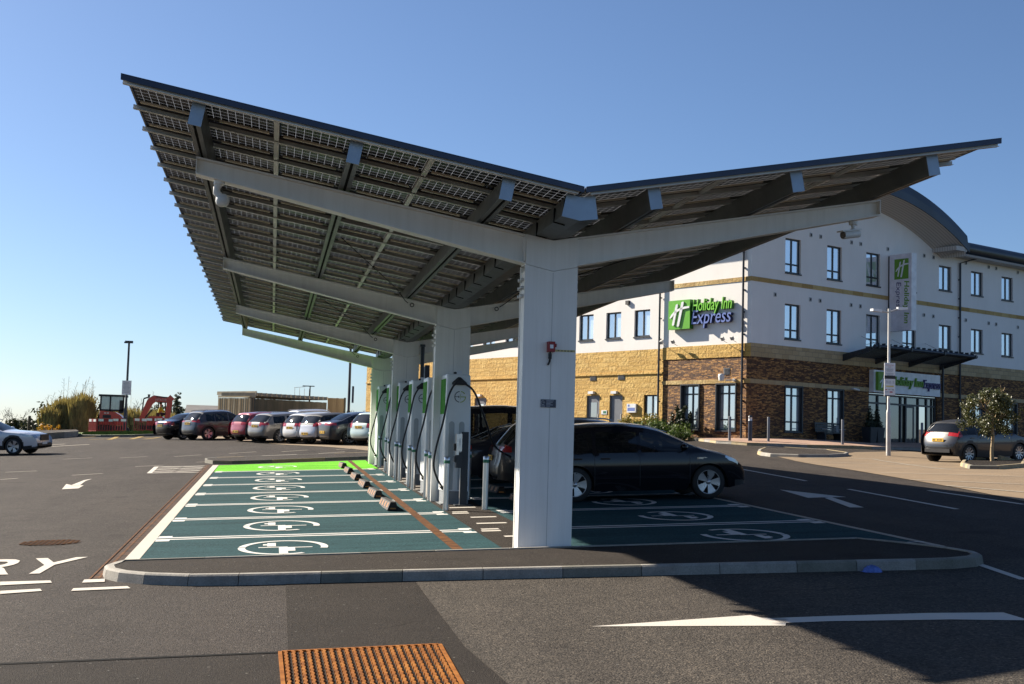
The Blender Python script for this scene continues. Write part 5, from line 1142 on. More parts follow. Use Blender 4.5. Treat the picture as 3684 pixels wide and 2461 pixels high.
def make_car(name, label, paint, P, L, Wd, H, belt, axles, wr, glass, loc, rz, rear_glass, wind, group=None, roofc=None, clad=.0, plate=(.0, .78), tail=(.78, .98, .42), spokes=5, rails=False, front=False, alloy='alloy', plate_in=.0, handles=True):
    """P is the outline in side view from the rear bumper over the roof to the nose (x forward from the tail, z up)"""
    root = thing(name, label, 'car', loc, rz, group)
    st = densify(P); ns = len(st); hw = Wd/2; x0 = L/2
    def plan(x):
        u = abs(2*x/L-1); return .78+.22*max(0, 1-u**10)**.45
    def wid(x, z):
        z = max(z, .1)
        if z < belt: v = .93+.07*math.sin(min(1, (z-.12)/(belt*.62))*math.pi/2) if z < belt*.72 else 1-.035*((z-belt*.72)/(belt*.28))**2
        else: v = .965-.045*min(1, (z-belt)/.05)-.20*max(0, (z-belt-.0)/(H-belt))**1.25
        return hw*plan(x)*v
    def zbot(x):
        e = min(x, L-x); b = .20+.10*max(0, 1-e/.5)
        for ax in axles:
            d = abs(x-ax); Ra = wr+.055
            if d < Ra: b = max(b, wr+math.sqrt(Ra*Ra-d*d)-.02)
        return b
    # extra stations at the wheel arches
    xs = sorted({round(ax+(wr+.055)*math.cos(R(a)), 3) for ax in axles for a in range(0, 181, 15)})
    full = []
    for a, b in zip(st, st[1:]):
        full.append(a)
        for x in xs:
            if a[0]+.004 < x < b[0]-.004: full.append([x, a[1]+(b[1]-a[1])*(x-a[0])/(b[0]-a[0])])
    full.append(st[-1]); st = full; ns = len(st)
    F = [0, .22, .44, .64, .80, .91, 1.0]; NG, NB_ = 5, 8
    rings = []
    for i, (x, z) in enumerate(st):
        a, b = st[max(i-1, 0)], st[min(i+1, ns-1)]; tx, tz = b[0]-a[0], b[1]-a[1]; l = math.hypot(tx, tz) or 1; nx_, nz_ = -tz/l, tx/l
        c = .075 if nz_ > .85 else .10
        zb = zbot(x)
        row = []
        for f in F:
            d = c*f**3.2; px, pz = x-nx_*d, z-nz_*d
            row.append((px, pz))
        zt = max(row[-1][1], .16); zb = min(zb, zt-.004)
        pts = [Vector((p[0]-x0, f*wid(x, min(zt, H)), p[1])) for f, p in zip(F, row)]
        xe = row[-1][0]
        zbl = min(belt, zt)
        for k in range(1, NG+1):
            zz = zt+(zbl-zt)*k/NG; pts.append(Vector((x-x0 if k > 1 else (xe+x)/2-x0, wid(x, zz), zz)))
        for k in range(1, NB_+1):
            zz = zbl+(min(zb, zbl-.002)-zbl)*k/NB_; pts.append(Vector((x-x0, wid(x, zz), zz)))
        pts.append(Vector((x-x0, wid(x, .3)*.80, pts[-1].z-.0))); pts.append(Vector((x-x0, 0, pts[-1].z)))
        rings.append(pts)
    nr = len(rings[0]); body = MB(); G = {'windscreen': MB(), 'rear_window': MB()}; SW = [[MB(), MB()] for _ in glass]
    TLm = [MB(), MB()]; HLm = [MB(), MB()]
    for i in range(ns-1):
        for j in range(nr-1):
            q = [rings[i][j], rings[i+1][j], rings[i+1][j+1], rings[i][j+1]]
            xm = (st[i][0]+st[i+1][0])/2; zm = sum(v.z for v in q)/4; xa = xm
            for s in (1, -1):
                pts = [Vector((v.x, v.y*s, v.z)) for v in q]
                if s > 0: pts = pts[::-1]
                dest, mi = body, 0
                if j < len(F)-2 and wind[0] <= xm <= wind[1]: dest = G['windscreen']
                elif j < len(F)-2 and rear_glass[0] <= xm <= rear_glass[1] and rear_glass[2] < zm: dest = G['rear_window']
                elif len(F) <= j < len(F)-1+NG-0 and zm > belt+.015:
                    for gi, (ga, gb) in enumerate(glass):
                        if ga <= xm <= gb and st[i][1] > belt+.12: dest = SW[gi][0 if s > 0 else 1]
                if dest is body:
                    if j >= nr-3: mi = 1
                    elif zm < .36 and (xm < .30 or xm > L-.25): mi = 1
                    elif clad and j >= len(F)-1+NG and zm < clad: mi = 1
                    elif roofc and (zm > belt+.0): mi = 2
                    for k, ax in enumerate(axles):
                        if clad and j >= len(F)-1+NG and math.hypot(xm-ax, zm-wr) < wr+.13: mi = 1
                    if xm < .34 and tail[0] < zm < tail[1] and abs(q[0].y+q[2].y)/2 > tail[2]: TLm[0 if s > 0 else 1].face([p+Vector((-.004, s*.004, .001)) for p in pts], 0, None, True)
                    if xm > L-.75 and front and front[0] < zm < front[1] and abs(q[0].y+q[2].y)/2 > front[2] and j < len(F)+NG: HLm[0 if s > 0 else 1].face([p+Vector((.004, s*.005, .003)) for p in pts], 0, None, True)
                dest.face(pts, mi, None, True)
    def weld(o, ang=None):
        bm = bmesh.new(); bm.from_mesh(o.data); bmesh.ops.remove_doubles(bm, verts=bm.verts, dist=.0012); bmesh.ops.dissolve_degenerate(bm, edges=bm.edges, dist=.0008)
        bmesh.ops.recalc_face_normals(bm, faces=bm.faces)
        for e in bm.edges:
            if len(e.link_faces) == 2 and e.calc_face_angle(0) > R(50): e.smooth = False
        bm.to_mesh(o.data); bm.free()
    b = body.build('body', [paint, M['trim'], roofc or paint], root, False); weld(b)
    for k, m in G.items():
        if m.f: o = m.build(k, M['car_glass'], root, False); weld(o)
    for pr in SW:
        for m in pr:
            if m.f: o = m.build('side_window', M['car_glass'], root, False); weld(o)
    for m in TLm:
        if m.f: m.build('tail_lamp', M['tail_red'], root, False)
    for m in HLm:
        if m.f: m.build('headlamp', M['headlamp'], root, False)
    # wheels
    for ax in axles:
        for s in (1, -1):
            yw = s*(hw*.965); T = Matrix.Translation((ax-x0, yw, wr)) @ Matrix.Rotation(R(-90*s), 4, 'X')
            mb = MB(); mb.lathe([(wr*.70, -.0), (wr*.93, -.004), (wr, -.03), (wr, -.18), (wr*.93, -.21), (wr*.6, -.21)], T, 28)
            wl = mb.build('wheel', M['tyre'], root, False)
            mb = MB(); mb.lathe([(.001, -.075), (wr*.60, -.075), (wr*.66, -.012), (wr*.71, -.006), (wr*.715, -.02)], T, 28, 1)
            rr = wr*.675
            for k in range(spokes):
                a = 2*math.pi*k/spokes
                for da, wa, wb in (((.0, .020, .026),) if spokes >= 8 else ((.19, .028, .045), (-.19, .028, .045))):
                    c_, s_ = math.cos(a+da), math.sin(a+da); c0, s0 = math.cos(a+da*.25), math.sin(a+da*.25)
                    p0 = Vector((.045*c0, .045*s0, -.030)); p1 = Vector((rr*c_, rr*s_, -.012)); d = Vector((-s_, c_, 0)); 
                    mb.mesh([T @ v for v in (p0-d*wa, p1-d*wb, p1+d*wb, p0+d*wa)], [(0,1,2,3)], 0); mb.mesh([T @ (v+Vector((0, 0, -.02))) for v in (p0-d*wa, p1-d*wb, p1+d*wb, p0+d*wa)], [(3,2,1,0)], 0)
                    mb.mesh([T @ v for v in (p0-d*wa, p1-d*wb, p1-d*wb+Vector((0,0,-.02)), p0-d*wa+Vector((0,0,-.02)))], [(0,1,2,3)], 0); mb.mesh([T @ v for v in (p0+d*wa, p1+d*wb, p1+d*wb+Vector((0,0,-.02)), p0+d*wa+Vector((0,0,-.02)))], [(3,2,1,0)], 0)
            mb.lathe([(wr*.655, -.02), (wr*.665, -.006), (wr*.715, -.004), (wr*.72, -.02)], T, 28, 0); mb.lathe([(.001, -.018), (.05, -.02), (.055, -.035)], T, 12, 0)
            mb.build('rim', [M[alloy], M['alloy_dark']], wl, False)
    # plates, mirrors, handles, wiper
    # seats and dashboard seen through the glass
    mb = MB(); xf = wind[1]-1.20-x0
    for xx in (xf, max(rear_glass[1]+.42-x0, xf-.85)):
        for y in (-.36, .36):
            mb.box((xx, y, .62), (.50, .46, .16)); mb.box((xx-.27, y, .90), (.13, .44, .62), M=Matrix.Rotation(R(-14), 4, 'Y')); mb.box((xx-.36, y, 1.24), (.09, .24, .16), M=Matrix.Rotation(R(-14), 4, 'Y'))
    mb.build('seat', M['trim'], root, False)
    mb = MB(); mb.box((wind[1]-.45-x0, 0, belt-.06), (.40, Wd*.72, .16)); T = Matrix.Translation((wind[1]-.80-x0, -.36, belt-.04)) @ Matrix.Rotation(R(62), 4, 'Y'); mb.lathe([(.165, -.012), (.185, -.012), (.185, .012), (.165, .012), (.165, -.012)], T, 16); mb.build('dashboard', M['trim'], root, False)
    def tail_x(z):
        for a, c in zip(st, st[1:]):
            if a[1] <= z <= c[1]: return a[0]
        return 0
    mb = MB(); z = plate[1]; xp = tail_x(z)-x0-.012+plate_in; mb.box((xp, plate[0], z), (.012, .50, .115)); 
    for k in range(7):
        if k != 4: mb.box((xp-.0065, plate[0]-.19+k*.063, z), (.002, .035, .07), 1)
    mb.build('number_plate', [M['plate_y'], M['plate_ink']], root, False)
    if front:
        mb = MB(); mb.box((L-x0-.005, 0, .48), (.014, .50, .11)); mb.build('number_plate', [M['plate_w']], root, False)
    for s in (1, -1):
        mb = MB(); xm_ = wind[1]-.42-x0; mb.ball((xm_, s*(hw+.10), belt+.10), (.075, .11, .075)); mb.cyl((xm_+.02, s*hw*.93, belt+.02), (xm_, s*(hw+.03), belt+.06), .025, n=8); mb.build('mirror', [roofc or paint], root, False)
        if handles:
            for ga, gb in glass[:2]:
                mb = MB(); xx = ga+.18-x0; zz = belt-.11; mb.box((xx, s*(wid(ga+.18, zz)+.012), zz), (.19, .024, .028)); mb.build('door_handle', [paint], root, False)
        mb = MB()
        for ga, gb in glass:
            zz = belt-.02; pth = []
            for k in range(9):
                z_ = belt-.03-(belt-.33)*k/8; pth.append((gb+.03-x0, s*(wid(gb+.03, z_)+.0008), z_))
            for p, q in zip(pth, pth[1:]):
                mb.mesh([(p[0]-.005, p[1], p[2]), (p[0]+.005, p[1], p[2]), (q[0]+.005, q[1], q[2]), (q[0]-.005, q[1], q[2])], [(0,1,2,3) if s < 0 else (3,2,1,0)])
        if mb.f: mb.build('door_gap', M['trim'], root, False)
        if rails:
            mb = MB(); yr = s*hw*.66; a, c = glass[0][0]+.0-x0, glass[-1][1]-.5-x0; zt = H-.015
            mb.tube([(a-.1, yr, zt-.04), (a+.08, yr, zt+.0), ((a+c)/2, yr, zt+.02), (c-.1, yr, zt+.0), (c+.06, yr, zt-.04)], .016, 6); mb.build('roof_rail', M['chrome'], root, False)
    return root
def hatch(L, H, belt, tail_run=.42, cowl=1.0, hood=.92, nose=.55, wsx=None, bump=.62):
    """side outline of a two-box car"""
    cx = L*cowl
    return [(.10, .26), (.02, .34), (.0, .46), (.01, bump), (.05, bump+.05), (.09, belt-.02), (.13, belt+.06), (tail_run, H-.13), (tail_run+.14, H-.055), (L*.33, H-.012), (L*.44, H), (L*.53, H-.035), (wsx[0], H-.10), (wsx[1], belt+.10), (wsx[1]+.12, belt+.055), (L-.45, hood), (L-.16, hood-.10), (L-.05, nose+.16), (L-.01, nose), (L, .42), (L-.03, .30), (L-.12, .24)]
P_black = carpaint('black_car_paint', (.004,.0045,.008), .0, .25, .7); P_black.node_tree.nodes['Principled BSDF'].inputs['Specular IOR Level'].default_value = .15; P_grey = carpaint('dark_grey_car_paint', (.035,.037,.04), .2, .38, .5); P_slate = carpaint('slate_grey_car_paint', (.038,.041,.048), .2, .35, .8); P_brown = carpaint('brown_grey_car_paint', (.075,.070,.068), .5)
P_red = carpaint('raspberry_car_paint', (.30,.022,.035), .3); P_silver = carpaint('silver_beige_car_paint', (.19,.18,.165), .4); P_white = carpaint('pearl_white_car_paint', (.55,.54,.52), .1); P_lilac = carpaint('pale_lilac_car_paint', (.45,.46,.50), .3); P_navy = carpaint('dark_navy_car_paint', (.010,.013,.024), .15, .35, .6); P_mint = carpaint('pale_mint_car_paint', (.36,.46,.44), .2); P_blue = carpaint('blue_car_paint', (.05,.10,.25)); P_vsil = carpaint('silver_estate_paint', (.50,.51,.53), .4)
def at(x, y): return Vector((x, y, gz(x, y)))
def slope_car(o):
    """let the car lie on the falling ground"""
    p = o.location; c, s = math.cos(o.rotation_euler.z), math.sin(o.rotation_euler.z); d = 1.3
    pf = gz(p.x+c*d, p.y+s*d); pb = gz(p.x-c*d, p.y-s*d); l = gz(p.x-s*.7, p.y+c*.7); r = gz(p.x+s*.7, p.y-c*.7)
    X = Vector((2*d*c, 2*d*s, pf-pb)).normalized(); Y = Vector((-1.4*s, 1.4*c, l-r)).normalized(); Z = X.cross(Y).normalized(); Y = Z.cross(X)
    o.rotation_euler = Matrix((X, Y, Z)).transposed().to_euler(); o.location.z = (pf+pb+l+r)/4+.004
# black hatchback nearest the camera
L = 4.26; PID = [(.12,.25),(.03,.32),(0,.45),(.01,.62),(.04,.80),(.07,.95),(.12,1.04),(.36,1.36),(.52,1.475),(.62,1.52),(1.2,1.56),(1.75,1.565),(2.2,1.52),(2.5,1.44),(3.30,1.08),(3.42,1.04),(3.8,.95),(4.02,.86),(4.16,.74),(4.23,.60),(4.26,.45),(4.24,.32),(4.16,.24)]
c = make_car('parked_car', 'black hatchback in the shade behind the front column, nearest car under the canopy', P_black, PID, L, 1.81, 1.57, .96, (.68, 3.45), .345, [(.55, 1.05), (1.12, 1.98), (2.06, 3.02)], at(7.42, 26.72), 0, (.12, .45, 1.04), (2.5, 3.32), 'cars charging under the canopy', None, .0, (.0, .86), (.80, .96, .4), 5, False, (.70, .86, .48)); slope_car(c)
mb = MB(); mb.box((.72+.42, -.893, .83), (.13, .012, .035)); mb.box((.72+.52, -.893, .84), (.08, .012, .014)); mb.build('wing_badge', M['chrome'], c, False)
for s in (-1, 1):
    mb = MB(); mb.tube([(-1.55, s*.62, 1.505), (-1.0, s*.635, 1.53), (-.4, s*.635, 1.53), (.1, s*.64, 1.49), (.5, s*.66, 1.36)], .008, 5); mb.build('roof_edge_strip', M['chrome'], c, False)
# others plugged in beyond it
L = 4.65; c = make_car('parked_car', 'grey sport utility car plugged in beside the front column, rear lamps showing', P_grey, hatch(L, 1.62, .98, .55, .76, .98, .62, (2.75, 3.55)), L, 1.88, 1.62, .98, (.86, 3.63), .36, [(.75, 1.25), (1.32, 2.2), (2.28, 3.1)], at(7.28, 29.9), 0, (.13, .55, 1.05), (2.75, 3.5), 'cars charging under the canopy', None, .42, (.35, .74), (.86, 1.03, .45), 5, True); slope_car(c)
L = 4.75; PS = [(.10,.26),(.02,.34),(.0,.5),(.02,.80),(.06,.98),(.30,1.06),(.60,1.10),(1.15,1.38),(1.6,1.46),(2.1,1.47),(2.6,1.42),(3.45,1.02),(3.6,.98),(4.3,.86),(4.6,.74),(4.72,.58),(4.75,.45),(4.7,.3),(4.6,.24)]
c = make_car('parked_car', 'dark fastback car with a bright roof edge behind the payment post', P_navy, PS, L, 1.85, 1.47, .95, (.95, 3.85), .35, [(1.0, 1.35), (1.42, 2.25), (2.33, 3.2)], at(6.95, 33.3), 0, (.55, 1.15, 1.08), (2.65, 3.45), 'cars charging under the canopy', None, 0, (.0, .72), (.82, .95, .4)); slope_car(c)
for s in (-1, 1):
    mb = MB(); mb.tube([(-1.85, s*.70, 1.10), (-1.2, s*.69, 1.36), (-.8, s*.68, 1.45)], .018, 5); mb.build('roof_edge_strip', M['chrome'], c, False)
L = 5.0; c = make_car('parked_car', 'tall black people carrier farthest under the canopy, roof line behind the chargers', P_black, hatch(L, 1.93, 1.12, .40, .8, 1.10, .7, (3.3, 4.2)), L, 1.95, 1.93, 1.12, (1.0, 4.0), .36, [(.5, 1.5), (1.6, 2.6), (2.7, 3.7)], at(6.6, 36.7), 0, (.12, .4, 1.2), (3.3, 4.15), 'cars charging under the canopy', None, 0, (.0, .9), (1.0, 1.4, .6)); slope_car(c)
# row of parked cars across the road, tails towards us
HD = R(33); GR = 'cars parked in a row beside the timber store'
def row_car(px, py, dx, dy, **k):
    """stand the near rear wheel at a surveyed point"""
    q = ground_at(px, py); return q
def place_rear(o, L, Wd, ax, q, hd):
    """put the right-hand rear wheel's foot at q"""
    lx, ly = ax-L/2, -Wd/2*.93; c, s = math.cos(hd), math.sin(hd)
    o.location = (q.x-(c*lx-s*ly), q.y-(s*lx+c*ly), 0); o.location.z = gz(o.location.x, o.location.y); o.rotation_euler = (0, 0, hd); slope_car(o)
ROW0 = ground_at(799, 1020); ROWD = Vector((.545, -.839, 0))
def fit(px, py, f=1.0):
    a, b = -40.0, 10.0
    for _ in range(40):
        m = (a+b)/2; q = ROW0+ROWD*m; q.z = gz(q.x, q.y)
        if pix(q)[0] < px: a = m
        else: b = m
    return q
L = 4.5; PS2 = [(.10,.26),(.02,.34),(.0,.5),(.02,.86),(.08,1.0),(.45,1.04),(.62,1.06),(1.25,1.36),(1.7,1.43),(2.1,1.44),(2.6,1.38),(3.35,1.0),(3.5,.96),(4.1,.84),(4.4,.70),(4.48,.55),(4.5,.42),(4.45,.28)]
c = make_car('parked_car', 'black saloon car at the left end of the parked row', P_black, PS2, L, 1.8, 1.44, .93, (.92, 3.65), .33, [(1.0, 1.4), (1.48, 2.25), (2.33, 3.1)], (0, 0, 0), HD, (.62, 1.25, 1.07), (2.65, 3.35), GR, None, 0, (.0, .76), (.78, .95, .35)); place_rear(c, L, 1.8, .92, fit(420, 1003), HD)
L = 4.16; c = make_car('parked_car', 'grey compact crossover with white star wheels, second from the left in the row', P_slate, hatch(L, 1.55, .97, .48, .7, .95, .62, (2.35, 3.05)), L, 1.80, 1.55, .97, (.80, 3.34), .34, [(.72, 1.2), (1.27, 2.0), (2.08, 2.75)], (0, 0, 0), HD, (.13, .5, 1.0), (2.35, 3.0), GR, None, .40, (.0, .86), (.92, 1.06, .40), 5, True); place_rear(c, L, 1.8, .80, fit(477, 1009), HD)
L = 3.95; c = make_car('parked_car', 'raspberry red hatchback in the middle of the parked row', P_red, hatch(L, 1.47, .92, .40, .7, .90, .58, (2.2, 2.95)), L, 1.68, 1.47, .92, (.72, 3.2), .31, [(.65, 1.05), (1.12, 1.85), (1.93, 2.65)], (0, 0, 0), HD, (.13, .42, .96), (2.2, 2.9), GR, None, 0, (.0, .50), (.82, 1.02, .40)); place_rear(c, L, 1.68, .72, fit(588, 1013), HD)
L = 4.65; c = make_car('parked_car', 'silver beige estate car in front of the red hatchback', P_silver, hatch(L, 1.47, .94, .50, .7, .92, .6, (2.6, 3.35)), L, 1.81, 1.47, .94, (.95, 3.64), .33, [(.6, 1.3), (1.38, 2.2), (2.28, 3.0)], (0, 0, 0), HD, (.13, .5, .99), (2.6, 3.3), GR, None, 0, (.0, .80), (.82, .98, .40), 10, True); place_rear(c, L, 1.81, .95, fit(641, 1015), HD)
L = 4.02; c = make_car('parked_car', 'pearl white hatchback between the estate car and the lilac hatchback', P_white, hatch(L, 1.48, .93, .42, .7, .9, .58, (2.25, 3.0)), L, 1.72, 1.48, .93, (.72, 3.25), .32, [(.65, 1.1), (1.17, 1.9), (1.98, 2.7)], (0, 0, 0), HD, (.13, .44, .98), (2.25, 2.95), GR, None, 0, (.0, .76), (.82, 1.04, .42)); place_rear(c, L, 1.72, .72, fit(713, 1017), HD)
L = 4.06; c = make_car('parked_car', 'pale lilac hatchback next to the dark fastback in the row', P_lilac, hatch(L, 1.45, .93, .42, .7, .9, .58, (2.25, 3.0)), L, 1.73, 1.45, .93, (.72, 3.3), .32, [(.65, 1.1), (1.17, 1.9), (1.98, 2.7)], (0, 0, 0), HD, (.13, .44, .98), (2.25, 2.95), GR, M['trim'], 0, (.0, .50), (.82, 1.0, .45)); place_rear(c, L, 1.73, .72, fit(751, 1018), HD)
L = 4.6; PF = [(.10,.26),(.02,.34),(.0,.5),(.02,.82),(.05,1.02),(.25,1.08),(.45,1.10),(1.15,1.40),(1.6,1.47),(2.1,1.48),(2.55,1.42),(3.3,1.04),(3.45,1.0),(4.15,.90),(4.5,.76),(4.58,.6),(4.6,.45),(4.55,.3)]
c = make_car('parked_car', 'dark blue fastback with big ten spoke wheels at the right end of the row', P_navy, PF, L, 1.86, 1.48, .98, (.95, 3.69), .35, [(.9, 1.3), (1.38, 2.2), (2.28, 3.05)], (0, 0, 0), R(22), (.45, 1.15, 1.11), (2.6, 3.3), GR, None, .42, (.0, .58), (.88, 1.0, .20), 10); place_rear(c, L, 1.86, .95, fit(801, 1020), R(22))
L = 4.2; c = make_car('parked_car', 'pale mint hatchback half hidden behind the farthest charger', P_mint, hatch(L, 1.52, .95, .45, .7, .93, .6, (2.35, 3.1)), L, 1.78, 1.52, .95, (.78, 3.4), .33, [(.7, 1.15), (1.22, 2.0), (2.08, 2.8)], (0, 0, 0), HD, (.13, .46, 1.0), (2.35, 3.05), GR, None, .4, (.0, .82), (.82, 1.1, .45)); place_rear(c, L, 1.78, .78, fit(878, 1021), HD)
q = ground_at(700, 1006); c = make_car('parked_car', 'silver estate roof behind the row of parked cars', P_vsil, hatch(4.6, 1.66, 1.0, .45, .7, .95, .6, (2.6, 3.3)), 4.6, 1.82, 1.66, 1.0, (.9, 3.6), .34, [(.6, 1.3), (1.38, 2.2), (2.28, 3.0)], ground_on(735, 78), R(26), (.13, .46, 1.0), (2.6, 3.3), GR, None, 0, (.0, .8), (.9, 1.1, .45), 5, True); slope_car(c)
c = make_car('parked_car', 'bright blue car roof seen between the red car and the estate', P_blue, hatch(4.0, 1.55, .95, .45, .7, .93, .6, (2.25, 3.0)), 4.0, 1.72, 1.55, .95, (.75, 3.25), .32, [(.65, 1.1), (1.17, 1.9), (1.98, 2.7)], ground_on(655, 80), R(26), (.13, .46, 1.0), (2.25, 2.95), GR, None, 0, (.0, .8), (.9, 1.1, .45)); slope_car(c)
# silver estate coming in from the left
L = 4.94; PV = [(.10,.30),(.02,.40),(.0,.55),(.02,.9),(.08,1.05),(.45,1.40),(.6,1.47),(1.5,1.53),(2.1,1.53),(2.6,1.47),(3.4,1.08),(3.55,1.04),(4.4,.97),(4.75,.88),(4.89,.74),(4.93,.58),(4.94,.45),(4.90,.34),(4.8,.28)]
hv = R(-14); c = make_car('moving_car', 'silver white estate car driving in at the left edge', carpaint('ice_white_car_paint', (.62,.63,.66), .3), PV, L, 1.9, 1.53, 1.0, (1.0, 3.94), .36, [(.5, 1.3), (1.4, 2.35), (2.45, 3.2)], (0, 0, 0), hv, (.10, .45, 1.08), (2.6, 3.45), None, None, .36, (.0, .8), (.9, 1.3, .6), 5, True, (.72, .92, .52))
q = ground_at(30, 1043); lx, ly = 3.94-L/2, -.9; c_, s_ = math.cos(hv), math.sin(hv); c.location = (q.x-(c_*lx-s_*ly), q.y-(s_*lx+c_*ly), 0); slope_car(c)
mb = MB(); mb.box((L/2-.02, 0, .72), (.05, .80, .26)); mb.box((L/2-.03, 0, .42), (.05, 1.3, .12)); mb.build('grille', M['trim'], c, False)
# grey supermini on the right
L = 3.94; hr = R(20); PY = [(.12,.30),(.03,.38),(.0,.5),(.0,.66),(.06,.74),(.08,.84),(.16,1.0),(.20,1.07),(.40,1.38),(.52,1.45),(1.1,1.50),(1.7,1.51),(2.1,1.48),(2.38,1.40),(3.0,1.06),(3.1,1.0),(3.6,.90),(3.82,.76),(3.9,.6),(3.94,.45),(3.9,.32),(3.82,.26)]
c = make_car('parked_car', 'dark grey supermini parked beside the small tree at right', carpaint('graphite_car_paint', (.020,.022,.028), .1, .3, .7), PY, L, 1.74, 1.50, .98, (.66, 3.22), .325, [(.62, 1.02), (1.1, 1.85), (1.95, 2.75)], (0, 0, 0), hr, (.18, .42, 1.04), (2.38, 3.0), None, M['trim'], .36, (.0, .80), (.92, 1.06, .30), 10, False); place_rear(c, L, 1.74, .66, ground_at(2221, 1062), hr)
mb = MB(); mb.box((.10-L/2, 0, .43), (.21, 1.10, .12)); mb.build('rear_diffuser', M['trim'], c, False)
# ------------------------------------------------------------------ foliage
def leafm(name, a, b, c, tr=.25):
    t = NT(name); n = t.noise(1.7, 4, .6); o = t.n('ShaderNodeObjectInfo'); g = t.n('ShaderNodeNewGeometry')
    f = t.math('ADD', t.math('MULTIPLY', n, .75), t.math('MULTIPLY', g.outputs['Random Per Island'], .35))
    col = t.ramp(f, [(.25, a), (.55, b), (.85, c)]); t.set(Base_Color=col, Roughness=.55)
    tl = t.n('ShaderNodeBsdfTranslucent'); t.l(col, tl.inputs[0]); m = t.n('ShaderNodeMixShader'); m.inputs[0].default_value = tr; t.l(t.b.outputs[0], m.inputs[1]); t.l(tl.outputs[0], m.inputs[2]); t.l(m.outputs[0], t.t.nodes['Material Output'].inputs[0]); return t.m
M['leaf_glossy'] = leafm('evergreen_leaf', (.026,.036,.012), (.065,.075,.022), (.14,.125,.038)); M['leaf_glossy'].node_tree.nodes['Principled BSDF'].inputs['Roughness'].default_value = .45
M['leaf_shrub'] = leafm('juniper_leaf', (.03,.06,.012), (.08,.13,.022), (.17,.21,.045)); M['leaf_yellow'] = leafm('yellow_shrub_leaf', (.10,.09,.02), (.24,.20,.035), (.38,.30,.06)); M['leaf_dark'] = leafm('dark_conifer_leaf', (.010,.018,.008), (.022,.035,.014), (.045,.06,.022))
M['reed'] = leafm('dry_reed', (.11,.085,.028), (.24,.19,.055), (.40,.33,.10)); M['hedge'] = leafm('hedge_leaf', (.015,.020,.009), (.035,.042,.016), (.075,.075,.028)); M['gorse'] = leafm('gorse_flower', (.25,.12,.01), (.50,.26,.02), (.62,.36,.04)); M['twig'] = plain('bare_twig', (.055,.045,.038), .8, 0, .25, 4); M['bark_pale'] = plain('pale_bark', (.34,.25,.14), .85, 0, .25, 6, .6, bscale=30); M['bark'] = plain('brown_bark', (.07,.05,.035), .85, 0, .25, 6, .5)
def leaf_cloud(mb, blobs, n, size, rng, flat=.0, mi=0, shell=.55):
    """n leaf quads spread through overlapping ellipsoids, denser towards their skins"""
    tot = sum(b[1][0]*b[1][1]*b[1][2] for b in blobs)
    for c, r in blobs:
        k = max(3, int(n*r[0]*r[1]*r[2]/tot))
        for _ in range(k):
            d = Vector((rng.gauss(0, 1), rng.gauss(0, 1), rng.gauss(0, 1))).normalized(); rad = (shell+(1-shell)*rng.random())*(.86+.28*rng.random())
            p = Vector(c)+Vector((d.x*r[0], d.y*r[1], d.z*r[2]))*rad
            s = size*(.6+.8*rng.random()); nrm = (d*.6+Vector((rng.gauss(0, 1), rng.gauss(0, 1), rng.gauss(0, 1)))*.6+Vector((0, 0, .3))).normalized()
            a = nrm.orthogonal().normalized(); a = Matrix.Rotation(rng.random()*6.28, 3, nrm) @ a; b = nrm.cross(a)
            mb.face([p-a*s*.5, p+b*s*.28, p+a*s*.5, p-b*s*.28], mi)
def branchy(mb, p, d, L, r, depth, rng, spread=.55, up=.15, shrink=.72, n=2, sides=5):
    q = p+d*L; mb.cyl(p, q, r, r*.68, sides if depth > 1 else 3, 0, False)
    if depth == 0: return
    for i in range(n+(rng.random() < .35)):
        a = (d+Vector((rng.gauss(0, spread), rng.gauss(0, spread), rng.gauss(0, spread*.6)+up))).normalized()
        branchy(mb, p+d*L*(.6+.4*rng.random()), a, L*shrink*(.75+.4*rng.random()), r*.62, depth-1, rng, spread, up, shrink, n, sides)
# young tree on the right in its kerbed pit
rng = random.Random(3); q = ground_at(2275, 1064); t = thing('young_tree', 'young evergreen tree with a pale trunk in a kerbed pit', 'tree', q)
mb = MB(); mb.tube([(0, 0, -.1), (-.03, 0, .4), (.01, .0, .9), (-.02, 0, 1.30), (.0, 0, 1.9)], [.075, .058, .055, .05, .03], 9)
for a in range(9): 
    an = a*.7; b = Vector((math.cos(an), math.sin(an), .9)).normalized(); branchy(mb, Vector((0, 0, 1.25+a*.09)), b, .36, .022, 2, rng, .4, .2)
mb.build('trunk', M['bark_pale'], t, False)
mb = MB(); bl = []
for i in range(60):
    a = rng.random()*6.28; h = rng.random(); rr = (.36+.72*math.sin(math.pi*min(1, .18+h*.80)))*rng.random()**.5*.98; z = 1.08+1.30*h
    bl.append(((rr*math.cos(a)-.04, rr*math.sin(a), z), (.17+.10*rng.random(),)*3))
bl += [((-.92, 0, 1.62), (.18, .14, .15)), ((-1.05, .1, 2.0), (.12, .1, .15)), ((.95, 0, 1.6), (.2, .15, .13)), ((1.05, 0, 1.85), (.14, .12, .12)), ((-.05, 0, 2.42), (.13, .12, .17)), ((-.40, 0, 1.03), (.2, .15, .14)), ((.80, .1, 1.95), (.10, .1, .12)), ((-.2, -.1, .92), (.16, .15, .12))]
leaf_cloud(mb, bl, 7500, .08, rng, shell=.25); mb.build('crown', M['leaf_glossy'], t, False)
def oval(c, a, b, n=14): return [(c.x+a*math.cos(2*math.pi*i/n), c.y+b*math.sin(2*math.pi*i/n)) for i in range(n)]
pit = [g2(2200, 1069), g2(2222, 1076), g2(2290, 1077), g2(2350, 1072), g2(2354, 1064), g2(2320, 1060), g2(2238, 1058), g2(2208, 1062)]
kerb('tree_pit_kerb', pit, .13, .13, [M['kerb_yellow'], M['kerb_dark']], True, .6, M['asphalt_new'])
